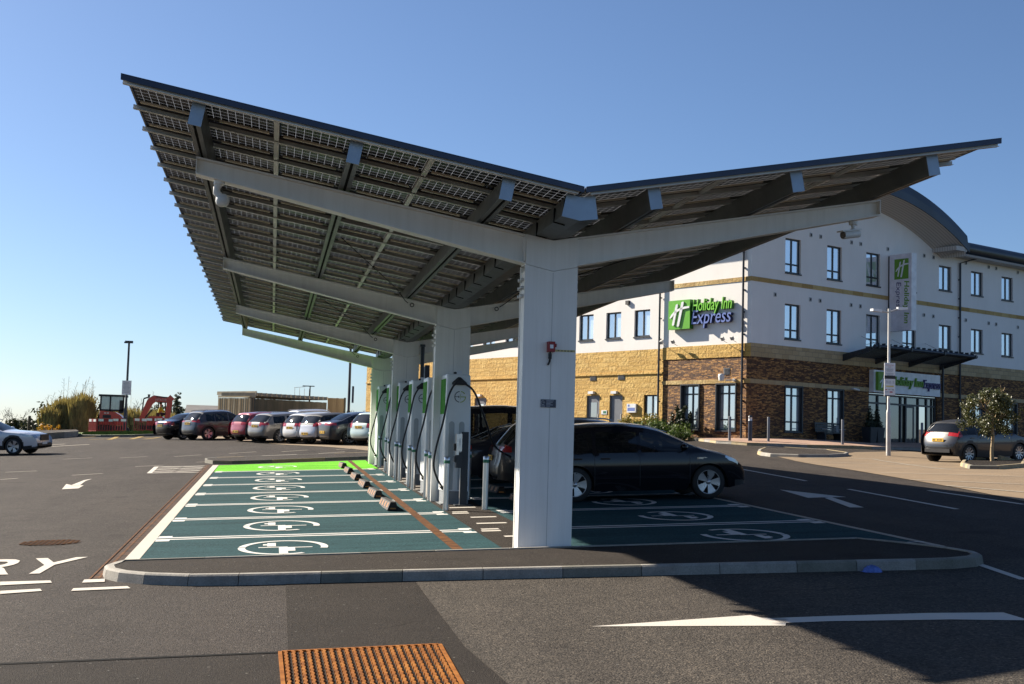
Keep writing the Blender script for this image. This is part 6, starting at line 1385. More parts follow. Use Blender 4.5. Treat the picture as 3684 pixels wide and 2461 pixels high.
for i, (px, py, rz_) in enumerate(((2244, 1061, .5), (2306, 1063, .2))):
    g_ = ground_at(px, py); t = MB(); t.box((0, 0, .10), (.62, .16, .16), M=Matrix.Rotation(rz_, 4, 'Z') @ Matrix.Rotation(.22, 4, 'Y')); o = t.build('loose_kerb_stone', M['kerb_yellow']); o.location = g_+Vector((0, 0, .03)); tag(o, ['tilted loose kerb stone left of the young tree trunk', 'tilted loose kerb stone right of the young tree trunk'][i], 'kerb stone')
# shrubs by the hotel bay
def shrub(name, label, s, off, blobs, n, size, mat, seed):
    rng = random.Random(seed); p = HB+Matrix.Rotation(HRZ, 3, 'Z') @ Vector((-off, K*s, 0)); p.z = gz(p.x, p.y)+.05; t = thing(name, label, 'shrub', p, HRZ)
    mb = MB(); branchy(mb, Vector((0, 0, 0)), Vector((0, 0, 1)), .3, .03, 2, rng); mb.build('stem', M['bark'], t, False)
    mb = MB(); leaf_cloud(mb, blobs, n, size, rng, shell=.3); mb.build('foliage', mat, t, False)
rng = random.Random(5)
shrub('juniper_shrub', 'low spreading bright green juniper in front of the slate bay', 6.6, 1.3, [((rng.uniform(-.7, .7), rng.uniform(-1.6, 1.3), .12+.62*rng.random()), (.34, .42, .24)) for _ in range(26)], 4200, .11, M['leaf_shrub'], 1)
shrub('yellow_shrub', 'yellow green shrub at the left end of the juniper', 9.3, 1.1, [((rng.uniform(-.4, .4), rng.uniform(-.8, .8), .25+.75*rng.random()), (.3, .32, .25)) for _ in range(14)], 2000, .11, M['leaf_yellow'], 2)
bl = []
for k in range(7): bl += [((rng.uniform(-.12, .12)+(-.3 if k % 2 else .2)*.3, -.55+k*.18, z), (.10, .11, .2)) for z in np.arange(.2, 1.15+.4*math.sin(k*2.1), .15)]
shrub('upright_yew', 'dark upright yew in front of the left bay window', 5.95, .55, bl, 3000, .10, M['leaf_dark'], 3)
for s, lab in ((11.9, 'clipped dark cone shrub in a tall planter left of the entrance'), (12.75, 'smaller dark cone shrub beside the entrance glazing')):
    p = hworld(fR(s, 2.66, .7)); t = thing('planter', lab, 'planter', p, HRZ)
    mb = MB(); mb.mesh([(-.2, -.2, 0), (.2, -.2, 0), (.2, .2, 0), (-.2, .2, 0), (-.27, -.27, .8), (.27, -.27, .8), (.27, .27, .8), (-.27, .27, .8)], [(3,2,1,0),(4,5,6,7),(0,1,5,4),(1,2,6,5),(2,3,7,6),(3,0,4,7)]); mb.build('pot', M['win_frame'], t, False)
    mb = MB(); leaf_cloud(mb, [((0, 0, .85+.17*i), (.30-.045*i,)*2+(.15,)) for i in range(6)], 700, .10, random.Random(8), shell=.4); mb.build('foliage', M['leaf_dark'], t, False)
# pavement, kerb and bollards in front of the hotel
pv = tb2 = NT('pinkish_paving'); br = pv.n('ShaderNodeTexBrick'); br.inputs['Scale'].default_value = 2.2; pv.l(pv.coord(), br.inputs['Vector']); br.inputs['Color1'].default_value = (.33,.20,.14,1); br.inputs['Color2'].default_value = (.38,.25,.18,1); br.inputs['Mortar'].default_value = (.2,.13,.09,1)
pv.set(Base_Color=pv.mix(.6, br.outputs[0], pv.ramp(pv.noise(1.2, 4), [(.3, (.75,.75,.75)), (.7, (1.2,1.2,1.2))]), 'MULTIPLY'), Roughness=.85)
front = [g2(1490, 1003), g2(1560, 1006), g2(1600, 1011), g2(1640, 1016), g2(1712, 1021), g2(1850, 1026), g2(2000, 1030), g2(2130, 1034)]
hb = lambda x, y: hworld(Vector((x, y, 0)))
far_pt = (front[-1][0]+14*math.cos(HRZ), front[-1][1]+14*math.sin(HRZ))
base_line = [hb(30, -.0), hb(0, 0), hb(0, 10), hb(0, 30)]
fl = [(hb(-3.2, 31).x, hb(-3.2, 31).y), (hb(-2.6, 12).x, hb(-2.6, 12).y)]
sheet('pavement', fl+front+[far_pt]+[(v.x, v.y) for v in base_line], pv.m, .115, 1.5)
kerb('pavement_kerb', fl+front+[far_pt], .125, .13, [M['kerb_yellow'], M['kerb']], False, .9)
def grey_bollard(px, py, label):
    q = ground_at(px, py); t = thing('bollard', label, 'bollard', q+Vector((0, 0, .1)), 0, 'dark grey bollards along the hotel pavement')
    mb = MB(); mb.lathe([(.001, 1.02), (.05, 1.02), (.055, 1.0), (.055, 0)], None, 16); mb.build('tube', M['door_grey'], t, False)
grey_bollard(1672, 1016, 'dark grey bollard in front of the right slate bay window'); grey_bollard(1761, 1018, 'dark grey bollard just right of the hotel corner'); grey_bollard(1931, 1025, 'dark grey bollard between the bench and the entrance'); grey_bollard(2113, 1029, 'dark grey bollard in front of the entrance doors')
q = ground_at(1719, 1016); t = thing('bollard_light', 'dark bollard light with a pale lantern head at the hotel corner', 'bollard light', q+Vector((0, 0, .1)))
mb = MB(); mb.lathe([(.085, .84), (.085, 0)], None, 16); mb.build('tube', M['sign_navy'], t, False); mb = MB(); mb.lathe([(.085, .84), (.075, .86), (.075, .98), (.085, .985)], None, 16); mb.build('lantern', M['label_white'], t, False); mb = MB(); mb.lathe([(.09, .985), (.07, 1.05), (.001, 1.08)], None, 16); mb.build('cap', M['win_frame'], t, False)
# ------------------------------------------------------------------ lamp posts
M['galv_post'] = plain('galvanised_post', (.52,.50,.47), .45, .3, .12, 3); M['dark_pole'] = plain('dark_lamp_pole', (.05,.055,.06), .5, .2)
q = ground_at(2036, 1045); t = thing('lamp_post', 'galvanised lamp post with twin lamp heads in front of the hotel', 'lamp post', q)
mb = MB(); mb.lathe([(.085, 0), (.085, 1.62), (.078, 1.68), (.055, 1.75), (.05, 5.55)], None, 14); mb.build('pole', M['galv_post'], t, False)
for s in (-1, 1):
    mb = MB(); d = Vector((s*.95, -.25 if s < 0 else .25, 0)); mb.cyl((0, 0, 5.42), d*.42+Vector((0, 0, 5.42+(.14 if s > 0 else .0))), .028, n=8); mb.build('arm', M['galv_post'], t, False)
    mb = MB(); a = d*.40+Vector((0, 0, 5.44+(.14 if s > 0 else 0))); b = d*.85+Vector((0, 0, 5.46+(.16 if s > 0 else 0))); dd = (b-a).normalized(); nn = Vector((-dd.y, dd.x, 0)).normalized(); u = Vector((0, 0, 1))
    vs = [a-nn*.05, b-nn*.09, b+nn*.09, a+nn*.05]; mb.mesh([v-u*.05 for v in vs]+[v+u*.06*(1 if i in (0, 3) else .6) for i, v in enumerate(vs)], [(3,2,1,0),(4,5,6,7),(0,1,5,4),(1,2,6,5),(2,3,7,6),(3,0,4,7)]); mb.build('lamp_head', M['s_white'], t, False)
s_ = thing('parking_sign', 'white tariff notice board on the twin lamp post', 'sign', q+Vector((-.01, -.1, 2.86)), R(-6)); s_.scale = (.84, 1, .83)
mb = MB(); mb.box((0, 0, 0), (.50, .02, 1.52)); mb.build('board', M['s_white'], s_, False)
mb = MB(); mb.box((0, -.0115, .11), (.50, .003, .15)); mb.build('black_band', M['plate_ink'], s_, False); mb = MB(); mb.box((0, -.0115, -.735), (.50, .003, .05)); mb.build('black_band', M['plate_ink'], s_, False)
M['ink_grey'] = plain('notice_print', (.33,.34,.38), .6); M['ink_red'] = plain('notice_red', (.5,.06,.06), .6); M['ink_yel'] = plain('notice_yellow', (.70,.55,.12), .6)
mb = MB(); T = frame_T((-.19, -.0125, .63), (1, 0, 0), (0, 0, 1)); put_text(mb, 'Parking charges', T, .38, .055, 1, .001); put_text(mb, 'apply', frame_T((-.07, -.0125, .55), (1, 0, 0), (0, 0, 1)), .14, .05, 1, .001)
for i, wd in enumerate((.34, .36, .30, .35, .24, 0, .36, .33, .35, .28)):
    if wd: mb.box((0, -.012, .49-i*.032), (wd, .002, .012), 0)
for i in range(4): mb.box((-.06, -.012, -.06-i*.035), (.26, .002, .013), 0); mb.box((.16, -.012, -.06-i*.035), (.08, .002, .013), 0)
mb.box((0, -.012, -.30), (.36, .002, .05), 2); mb.box((-.16, -.012, -.46), (.08, .002, .04), 1); mb.box((-.02, -.012, -.46), (.12, .002, .03), 0); mb.box((.14, -.012, -.46), (.1, .002, .04), 0); mb.box((.06, -.012, -.56), (.14, .002, .05), 1); mb.box((-.12, -.012, -.56), (.16, .002, .03), 0)
mb.build('print', [M['ink_grey'], M['ink_red'], M['ink_yel']], s_, False)
def dark_lamp(px, py, h, label, slabel, sign_z, sw=.62, side=0.0, tilt=0.0):
    q = ground_on(px, py); t = thing('lamp_post', label, 'lamp post', q)
    mb = MB(); mb.lathe([(.13, -.2), (.13, 1.5), (.085, 1.6), (.07, h)], None, 12); mb.build('pole', M['dark_pole'], t, False)
    mb = MB(); mb.box((0, 0, h+.07), (.52, .3, .16)); mb.box((-.22, 0, h+.03), (.2, .24, .1)); mb.build('lamp_head', M['dark_pole'], t, False)
    s = thing('parking_sign', slabel, 'sign', q+Vector((side, -.15, sign_z)), R(-4)); mb = MB(); mb.box((0, 0, 0), (sw if not side else .12, .03 if not side else .5, .98)); mb.build('board', M['s_panel'] if not side else M['sign_navy'], s, False)
    mb = MB()
    if not side:
        for i in range(9): mb.box((0, -.017, .36-i*.085), (sw*.8*(.6+.4*((i*37) % 10)/10), .002, .03), 0)
        mb.build('print', M['ink_grey'], s, False)
dark_lamp(286, 95, 6.25, 'tall dark lamp post in front of the red excavator', 'grey notice board on the lamp post by the excavator', 3.15)
dark_lamp(797, 80, 6.2, 'tall dark lamp post rising behind the parked fastback', 'notice board seen edge-on on the lamp post behind the parked cars', 2.55, side=.22)
# ------------------------------------------------------------------ timber store, far sheds
def timber(name, a, b, c):
    t = NT(name); mp = t.n('ShaderNodeMapping'); mp.inputs['Scale'].default_value = (1, 1, .06); t.l(t.coord('Object'), mp.inputs[0]); v = t.noise(2.2, 3, .6, mp.outputs[0]); t.set(Base_Color=t.ramp(v, [(.3, a), (.5, b), (.7, c)]), Roughness=.85); return t.m
M['timber_grey'] = timber('weathered_timber', (.055,.055,.040), (.095,.088,.062), (.14,.12,.085)); M['timber_warm'] = timber('warm_timber', (.16,.11,.055), (.26,.19,.10), (.34,.26,.15)); M['timber_pale'] = plain('pale_timber', (.42,.36,.25), .8, 0, .2, 3); M['timber_new'] = timber('brown_boards', (.12,.08,.04), (.17,.12,.06), (.22,.16,.085))
A = ground_on(497, 84); A = Vector((A.x, A.y, A.z)); kk = ppm(A)
hd2 = R(24); du = Vector((math.cos(hd2), math.sin(hd2), 0)); dv = Vector((du.y, -du.x, 0))
d_ = ray(582, 985); Bd = A.y-3.2
def on_y(px, Y): d = ray(px, 985); k = Y/d.y; return Vector((d.x*k, Y, 0))
Bp = on_y(582, A.y-3.0); Cp = on_y(746, A.y+1.2); Dp = on_y(788, A.y+1.9)
zb = gz(A.x, A.y); hA = CAMH+(ray(497, 903)*(A.y/ray(497, 903).y)).z+.0
def wallseg(mb, p, q, z0, z1, bw, gap, th=.025, mi=lambda i: 0, proud=0):
    L = (q-p).length; n = max(1, int(L/(bw+gap))); d = (q-p).normalized(); rz = math.atan2(d.y, d.x)
    for i in range(n):
        c = p+d*((i+.5)*(L/n)); mb.box((c.x, c.y, (z0+z1)/2+random.uniform(-.01, .01)), (L/n-gap, th+random.uniform(0, .01), z1-z0), mi(i), rz)
def ztop(px, py, Y): d = ray(px, py); return CAMH+d.z*Y/d.y
t = thing('timber_store', 'large timber clad storage enclosure behind the parked cars', 'enclosure', (Bp.x, Bp.y, zb))
zt1 = ztop(582, 912, Bp.y); zt0 = zb-1
mb = MB(); wallseg(mb, A, Bp, zt0, zt1, .075, .045, .03, lambda i: i % 2 if i % 5 else 2); mb.build('slatted_wall', [M['timber_grey'], M['timber_warm'], M['timber_pale']], t)
mb = MB(); wallseg(mb, Bp, Cp, zt0, zt1-.03, .14, .006, .03); mb.build('boarded_wall', M['timber_grey'], t)
mb = MB(); dA = (A-Bp); dA.z = 0; mb.box(((A.x+Bp.x)/2, (A.y+Bp.y)/2, zt1+.30), (dA.length+.2, .06, .22), 0, math.atan2(dA.y, dA.x)); mb.box(((A.x+Bp.x)/2, (A.y+Bp.y)/2, zt1+.10), (dA.length, .05, .14), 0, math.atan2(dA.y, dA.x)); mb.build('fascia_board', M['timber_pale'], t)
back = (A-Bp); back.z = 0
for i in range(16):
    p = Bp.lerp(Cp, (i+.0)/15.2); mb = MB(); dn = (Cp-Bp).normalized(); nrm = Vector((dn.y, -dn.x, 0)); c = p-nrm*1.4; mb.box((c.x, c.y, zt1+.22), (.07, 3.1, .20), 0, math.atan2(nrm.y, nrm.x)-R(90)); mb.build('joist', M['timber_pale'], t)
mb = MB(); P3 = [A, Bp, Cp, Cp+back]; mb.mesh([(p.x, p.y, zt1+.12) for p in P3]+[(p.x, p.y, zt1+.13) for p in P3], [(0,1,2,3), (7,6,5,4)]); mb.build('roof_deck', M['timber_grey'], t)
t = thing('timber_fence', 'lower brown close boarded fence beside the timber enclosure', 'fence', (Cp.x, Cp.y, zb)); zf = ztop(766, 912, Cp.y)
mb = MB(); wallseg(mb, Cp+Vector((.08, .1, 0)), Dp, zb-1, zf, .14, .006); mb.build('boards', M['timber_new'], t); mb = MB(); mb.cyl((Dp.x, Dp.y, zb-1), (Dp.x, Dp.y, zf+.05), .07, n=8); mb.build('post', M['timber_grey'], t)
P = on_y(707, Bp.y+4); t = thing('roof_ladder_frame', 'thin metal rail frame on the roof behind the timber joists', 'rail frame', (P.x, P.y, zt1)); mb = MB(); zz = ztop(707, 885, P.y)
mb.cyl((P.x, P.y, zt1), (P.x, P.y, zz), .04, n=6); mb.box((P.x-.1, P.y, zz), (.75, .05, .06)); mb.build('bar', M['dark_pole'], t); mb = MB()
for k in range(4): mb.cyl((P.x-.95+k*.3, P.y, zt1), (P.x-.95+k*.3, P.y, zz-.12-.02*k), .014, n=5)
mb.tube([(P.x-.98, P.y, zz-.12), (P.x-.3, P.y, zz-.05)], .014, 5); mb.build('hoop', M['galv'], t)
Q0, Q1 = on_y(428, 116), on_y(500, 116); t = thing('farm_shed', 'long low grey farm shed left of the timber enclosure', 'shed', (Q0.x, Q0.y, gz(Q0.x, 116))); za, zb_ = ztop(460, 927, 116), ztop(460, 960, 116)
M['shed'] = plain('grey_corrugated_sheet', (.20,.185,.17), .7, 0, .15, 1)
mb = MB(); mb.bx((Q0.x, 116, gz(0, 110)-1), (Q1.x+3, 122, zb_)); mb.build('wall', M['shed'], t); mb = MB(); mb.mesh([(Q0.x-.3, 115.6, zb_+.0), (Q1.x+3, 115.6, zb_), (Q1.x+3, 119, za), (Q0.x-.3, 119, za), (Q1.x+3, 122.4, zb_), (Q0.x-.3, 122.4, zb_)], [(0,1,2,3), (3,2,4,5), (0,3,5), (1,4,2)]); mb.build('roof', M['shed'], t)
Q0, Q1 = on_y(103, 150), on_y(165, 150); t = thing('far_barn', 'dark low barn among the hedges at far left', 'barn', (Q0.x, 150, 2.3)); za = ztop(140, 946, 150)
mb = MB(); mb.bx((Q0.x, 150, 0), (Q1.x, 156, za-.6)); mb.build('wall', M['bark'], t); mb = MB(); mb.bx((Q0.x-.4, 149.6, za-.6), (Q1.x+.4, 156.4, za)); mb.build('roof', M['vent_dark'], t)
# ------------------------------------------------------------------ excavators, barriers, worker
M['ex_red'] = plain('excavator_red_paint', (.46,.045,.022), .4, 0, .1, 2, coat=.3); M['ex_dark'] = plain('excavator_dark_iron', (.02,.02,.022), .6); M['ex_glass'] = pane_mat('cab_glass', (.22,.29,.27), .2); M['letter_white'] = plain('pale_lettering', (.55,.45,.42), .5)
E1 = ground_on(236, 96.5); k1 = ppm(E1)
t = thing('excavator', 'red mini excavator with a dark framed glass cab, left of the lamp post', 'excavator', E1); u = 1/k1
def X(px): return (px-236)*u
def Zz(py): return (992-py)*u
mb = MB()
for s in (-.75, .75):
    pr = [(X(215)+.3, .02), (X(292)-.3, .02), (X(292), .22), (X(292)-.05, .45), (X(292)-.3, .55), (X(215)+.3, .55), (X(215)+.05, .45), (X(215), .22)]
    mb.mesh([(p[0], s-.2, p[1]) for p in pr]+[(p[0], s+.2, p[1]) for p in pr], [list(range(8)), list(range(8, 16))[::-1]]+[(i, 8+i, 8+(i+1) % 8, (i+1) % 8) for i in range(8)])
mb.build('track', M['ex_dark'], t, False)
mb = MB(); pr = [(X(229), .62), (X(282), .62), (X(284), Zz(958)), (X(274), Zz(948)), (X(262), Zz(942)), (X(230), Zz(940))]
mb.mesh([(p[0], -.75, p[1]) for p in pr]+[(p[0], .75, p[1]) for p in pr], [list(range(6)), list(range(6, 12))[::-1]]+[(i, 6+i, 6+(i+1) % 6, (i+1) % 6) for i in range(6)]); bd = mb.build('body', M['ex_red'], t, False)
mb = MB()
for dx_ in (X(241), X(247)): mb.box((dx_+.03, -.755, Zz(945)), (.14, .01, .10))
mb.build('decal', M['letter_white'], bd, False); mb = MB(); mb.box((X(246), -.755, Zz(953)), (.55, .012, .22)); mb.build('grille', M['ex_dark'], bd, False)
mb = MB(); x0_, x1_, z0_, z1_ = X(231), X(281), Zz(940), Zz(905)
for x in (x0_, X(252), x1_):
    for y in (-.7, .7): mb.box((x, y, (z0_+z1_)/2), (.10, .09, z1_-z0_))
for y in (-.7, .7): mb.box(((x0_+x1_)/2, y, z0_+.05), (x1_-x0_, .09, .12))
mb.box(((x0_+x1_)/2, 0, z1_), (x1_-x0_+.3, 1.6, .14)); mb.box((x1_, 0, z0_+.1), (.08, 1.4, .2)); mb.box((X(277), -.72, Zz(930)), (.28, .05, .9))
cb_ = mb.build('cab', M['ex_dark'], t, False); mb = MB(); mb.box(((x0_+x1_)/2, -.69, (z0_+z1_)/2), (x1_-x0_, .012, z1_-z0_-.1)); mb.box((x0_, 0, (z0_+z1_)/2), (.012, 1.4, z1_-z0_-.1)); mb.build('pane', M['ex_glass'], cb_, False)
mb = MB(); mb.box((X(240), 0, z0_+.35), (.5, .5, .15)); mb.box((X(236), 0, z0_+.7), (.14, .5, .7), M=Matrix.Rotation(.25, 4, 'Y')); mb.build('seat', M['ex_dark'], cb_, False)
E2 = E1+Vector(((345-236)*u, 3.0, 0)); E2.z = gz(E2.x, E2.y); t = thing('excavator', 'red mini excavator with raised lettered boom, right of the lamp post', 'excavator', E2); k2 = ppm(E2); u2 = 1/k2
d0 = ray(345, 992); zf0 = CAMH+d0.z*E2.y/d0.y-E2.z
def X2(px): return (px-345)*u2
def Z2(py): return (992-py)*u2+zf0
mb = MB()
for s in (-.75, .75): mb.bx((X2(312), s-.2, 0), (X2(372), s+.2, .5))
mb.build('track', M['ex_dark'], t, False)
mb = MB(); pr = [(X2(328), .5), (X2(366), .5), (X2(366), Z2(962)), (X2(360), Z2(954)), (X2(332), Z2(954)), (X2(326), Z2(962))]; mb.mesh([(p[0], -.8, p[1]) for p in pr]+[(p[0], .8, p[1]) for p in pr], [list(range(6)), list(range(6, 12))[::-1]]+[(i, 6+i, 6+(i+1) % 6, (i+1) % 6) for i in range(6)]); mb.build('body', M['ex_red'], t, False)
def arm_bar(mb, P, wd, y=-.9, th=.22, mi=0):
    for k_, (a, b, w0, w1) in enumerate(P):
        th = th*(1-.06*(k_ > 0))
        a, b = Vector(a), Vector(b); d = (b-a).normalized(); n = Vector((-d.y, d.x)); q = [a-n*w0, b-n*w1, b+n*w1, a+n*w0]
        mb.mesh([(p.x, y-th/2, p.y) for p in q]+[(p.x, y+th/2, p.y) for p in q], [(0,1,2,3),(7,6,5,4),(0,4,5,1),(1,5,6,2),(2,6,7,3),(3,7,4,0)], mi)
p_ = lambda px, py: (X2(px), Z2(py))
mb = MB(); arm_bar(mb, [(p_(312, 968), p_(333, 920), .16, .24), (p_(331, 922), p_(345, 912), .26, .22), (p_(342, 914), p_(372, 916), .22, .18)], 0); bm_ = mb.build('boom', M['ex_red'], t, False)
mb = MB(); put_text(mb, 'HITACHI', frame_T((X2(344), -1.03, Z2(919.5)), (1, 0, 0), (0, 0, 1)), .74, .17, 0, .01); mb.build('lettering', M['letter_white'], bm_, False)
mb = MB(); arm_bar(mb, [(p_(376, 910), p_(372, 962), .20, .16), (p_(370, 912), p_(380, 920), .3, .28)], 0); mb.build('dipper_arm', M['ex_red'], t, False)
mb = MB(); arm_bar(mb, [(p_(335, 910), p_(380, 911), .04, .04), (p_(380, 914), p_(379, 945), .05, .04), (p_(320, 962), p_(337, 940), .06, .05), (p_(316, 942), p_(318, 915), .04, .04), (p_(318, 915), p_(330, 911), .05, .05)], 0, -.95, .1); mb.cyl((X2(329), -.9, Z2(912)), (X2(329), -.9, Z2(905)), .06, .1, 8); mb.build('ram', M['ex_dark'], t, False)
mb = MB(); arm_bar(mb, [(p_(366, 962), p_(377, 962), .2, .2), (p_(371, 960), p_(370, 985), .35, .2)], 0, -.9, .5); mb.build('bucket', M['ex_red'], t, False)
mb = MB(); mb.bx((X2(345), -.3, Z2(954)), (X2(352), .3, Z2(946))); mb.cyl((X2(347), .6, Z2(954)), (X2(347), .6, Z2(922)), .05, n=6); mb.cyl((X2(364), .6, Z2(954)), (X2(362), .6, Z2(922)), .05, n=6); mb.box(((X2(347)+X2(363))/2, 0, Z2(921)), (X2(365)-X2(345), 1.4, .08)); mb.build('canopy_frame', M['ex_dark'], t, False)
# seated worker in a yellow jacket
M['hivis'] = plain('hi_vis_yellow', (.50,.56,.03), .7); M['cloth_dark'] = plain('dark_trousers', (.02,.022,.03), .85); M['skin'] = plain('skin', (.42,.24,.17), .6); M['hair'] = plain('dark_hair', (.03,.02,.015), .7)
wp = E2+Vector((X2(352), -.1, Z2(952))); pt = thing('person', 'worker in a yellow high visibility jacket seated on the right excavator', 'person', wp)
def skin_body(name, verts, edges, mats, parent, root=0):
    me = bpy.data.meshes.new(name); me.from_pydata([v[0] for v in verts], edges, []); o = bpy.data.objects.new(name, me); COL.objects.link(o)
    md = o.modifiers.new('skin', 'SKIN'); sv = me.skin_vertices[0].data
    for i, v in enumerate(verts): sv[i].radius = (v[1], v[1]*.8 if i in (1, 2) else v[1]); sv[i].use_root = (i == root)
    o.modifiers.new('sub', 'SUBSURF').levels = 1; o.modifiers['sub'].render_levels = 1
    me.materials.append(mats); o.parent = parent; return o
skin_body('body', [((0, 0, .10), .15), ((.02, 0, .34), .17), ((.03, 0, .56), .18), ((.05, 0, .66), .07), ((.07, 0, .76), .085), ((.09, 0, .86), .09), ((.05, .20, .56), .075), ((.20, .27, .34), .06), ((.42, .20, .30), .045), ((.05, -.20, .56), .075), ((.20, -.27, .34), .06), ((.42, -.20, .30), .045), ((.24, .12, .12), .09), ((.46, .13, .10), .075), ((.48, .13, -.30), .055), ((.60, .13, -.36), .045), ((.24, -.12, .12), .09), ((.46, -.13, .10), .075), ((.48, -.13, -.30), .055), ((.60, -.13, -.36), .045), ((.50, .19, .30), .035), ((.50, -.19, .30), .035)],
    [(0,1),(1,2),(2,3),(3,4),(4,5),(2,6),(6,7),(7,8),(2,9),(9,10),(10,11),(0,12),(12,13),(13,14),(14,15),(0,16),(16,17),(17,18),(18,19),(8,20),(11,21)], M['skin'], pt)
skin_body('jacket', [((0, 0, .10), .175), ((.02, 0, .34), .20), ((.03, 0, .57), .205), ((.05, .22, .56), .10), ((.20, .28, .34), .085), ((.39, .21, .30), .06), ((.05, -.22, .56), .10), ((.20, -.28, .34), .085), ((.39, -.21, .30), .06)], [(0,1),(1,2),(2,3),(3,4),(4,5),(2,6),(6,7),(7,8)], M['hivis'], pt)
skin_body('trousers', [((0, 0, .06), .165), ((.24, .12, .12), .105), ((.46, .13, .10), .09), ((.48, .13, -.28), .07), ((.24, -.12, .12), .105), ((.46, -.13, .10), .09), ((.48, -.13, -.28), .07)], [(0,1),(1,2),(2,3),(0,4),(4,5),(5,6)], M['cloth_dark'], pt)
mb = MB(); mb.ball((.055, 0, .88), (.105, .10, .09)); mb.build('hair', M['hair'], pt, False)
# red plastic barriers
def make_barrier(label, p, L, rz):
    t = thing('safety_barrier', label, 'barrier', p, rz, 'red plastic barriers round the excavators')
    mb = MB(); mb.box((0, 0, .93), (L, .06, .20)); mb.box((0, 0, .22), (L, .05, .10)); 
    for k in range(int(L/.16)+1): mb.box((-L/2+.03+k*(L-.06)/int(L/.16), 0, .56), (.045, .045, .66))
    mb.build('panel', M['red_plastic'], t, False)
    for x in (-L*.28, L*.28):
        mb = MB(); mb.box((x, -.032, .93), (.34, .006, .16)); mb.build('reflector', M['s_white'], t, False)
    for x in (-L*.38, L*.38):
        mb = MB(); mb.box((x, 0, .08), (.12, .5, .16)); mb.build('foot', M['amber'], t, False)
    return t
bar0 = None
for i, (pa, pb, lab) in enumerate((((203, 94.2), (221, 93.2), 'short red barrier at the left end of the excavator site'), ((221, 93.2), (264, 93.0), 'red barrier in front of the glass cab excavator'), ((262, 93.0), (284, 93.2), 'narrow red barrier left of the lamp post'), ((306, 93.4), (336, 93.8), 'red barrier right of the lamp post under the boom'), ((336, 93.8), (364, 94.0), 'red barrier below the seated worker'), ((364, 94.0), (382, 94.2), 'narrow red barrier below the digging bucket'), ((374, 96.5), (402, 96.5), 'red barrier behind the black saloon'))):
    a, b = ground_on(*pa), ground_on(*pb); L = max(.9, (Vector((a.x, a.y))-Vector((b.x, b.y))).length*.97); c = (a+b)/2; c.z = gz(c.x, c.y)
    make_barrier(lab, c, L, math.atan2(b.y-a.y, b.x-a.x))
# grass verge with its kerb
vk = [g2(176, 1001), g2(230, 1002), g2(300, 1001.5), g2(371, 999)]
vp = vk+[(vk[-1][0]+3, vk[-1][1]+14), (vk[0][0]-14, vk[-1][1]+16)]
sheet('verge', vp, M['verge'], .10, 2.0); kerb('verge_kerb', [(vk[0][0]-2, vk[0][1]+5)]+vk, .14, .14, [M['kerb_dark']], False, .9)
bk = [g2(96, 1007), g2(180, 1001)]; e1 = Vector((*bk[0], 0)); e2 = Vector((*bk[1], 0)); sheet('verge', [bk[0], bk[1], (bk[1][0]-1, bk[1][1]+6), (bk[0][0]-3, bk[0][1]+6)], M['asphalt'], .35, 2.0); kerb('verge_kerb', [(bk[0][0]-2, bk[0][1]+3), bk[0], bk[1]], .36, .14, [M['kerb'], M['kerb_dark']], False, .9)
sheet('verge', [g2(372, 1002), g2(420, 1004), g2(420, 999), g2(380, 998)], M['verge'], .12); 
# tussocks of grass on the verge (nobody could count them)
rng = random.Random(9); mb = MB()
for i in range(1500):
    a = rng.random(); b = rng.random(); x = vk[0][0]+(vk[-1][0]-vk[0][0])*a+.2; y = vk[0][1]+(vk[-1][1]-vk[0][1])*a+.25+b*3.0; z = gz(x, y)+.10; h = .08+.16*rng.random(); d = rng.uniform(-.06, .06); mb.face([(x-.03, y, z), (x+.03, y, z), (x+d, y+.02, z+h)])
o = mb.build('grass', M['verge']); o['kind'] = 'stuff'; o['label'] = 'short grass on the verge below the barriers'
# reeds and tall dry stems
def reed_bed(label, px0, px1, py0, Y, n, seed, tall, mats, h0=2.2, h1=3.2, name='reed_clump'):
    rng = random.Random(seed); a, b = on_y(px0, Y), on_y(px1, Y); t = thing(name, label, 'reeds', ((a.x+b.x)/2, Y, gz(a.x, Y))); mb = MB()
    for i in range(n):
        x = a.x+(b.x-a.x)*rng.random(); y = Y+rng.uniform(-1.5, 1.8); z = gz(x, y); h = h0+(h1-h0)*rng.random()*(0.6+.4*math.sin(3.1*(x-a.x)/(b.x-a.x))); zz = z+rng.random()**1.4*h*.75
        lean = rng.uniform(-.35, .35); L = (h-(zz-z))*(.4+.6*rng.random()); wd = .05+.05*rng.random(); mb.face([(x-wd, y, zz), (x+wd, y+.03, zz), (x+lean*L*.5+wd*.6, y, zz+L*.6), (x+lean*L, y, zz+L), (x+lean*L*.4-wd*.6, y, zz+L*.5)])
    mb.build('blades', mats, t)
    if tall:
        mb = MB()
        for i in range(tall):
            x = a.x+(b.x-a.x)*rng.random(); y = Y+rng.uniform(-.5, .8); z = gz(x, y)+1.5; h = 1.2+1.5*rng.random(); lean = rng.uniform(-.1, .25); top = Vector((x+lean*h, y, z+h)); mb.tube([(x, y, z), (x+lean*h*.4, y, z+h*.5), top], .011, 4)
            for k in range(7): c_ = Vector((x, y, z)).lerp(top, .5+.07*k); d = Vector((rng.uniform(-.5, .5), 0, rng.uniform(.2, .6))); mb.tube([c_, c_+d*.45], .007, 3)
        mb.build('stems', M['reed'], t)
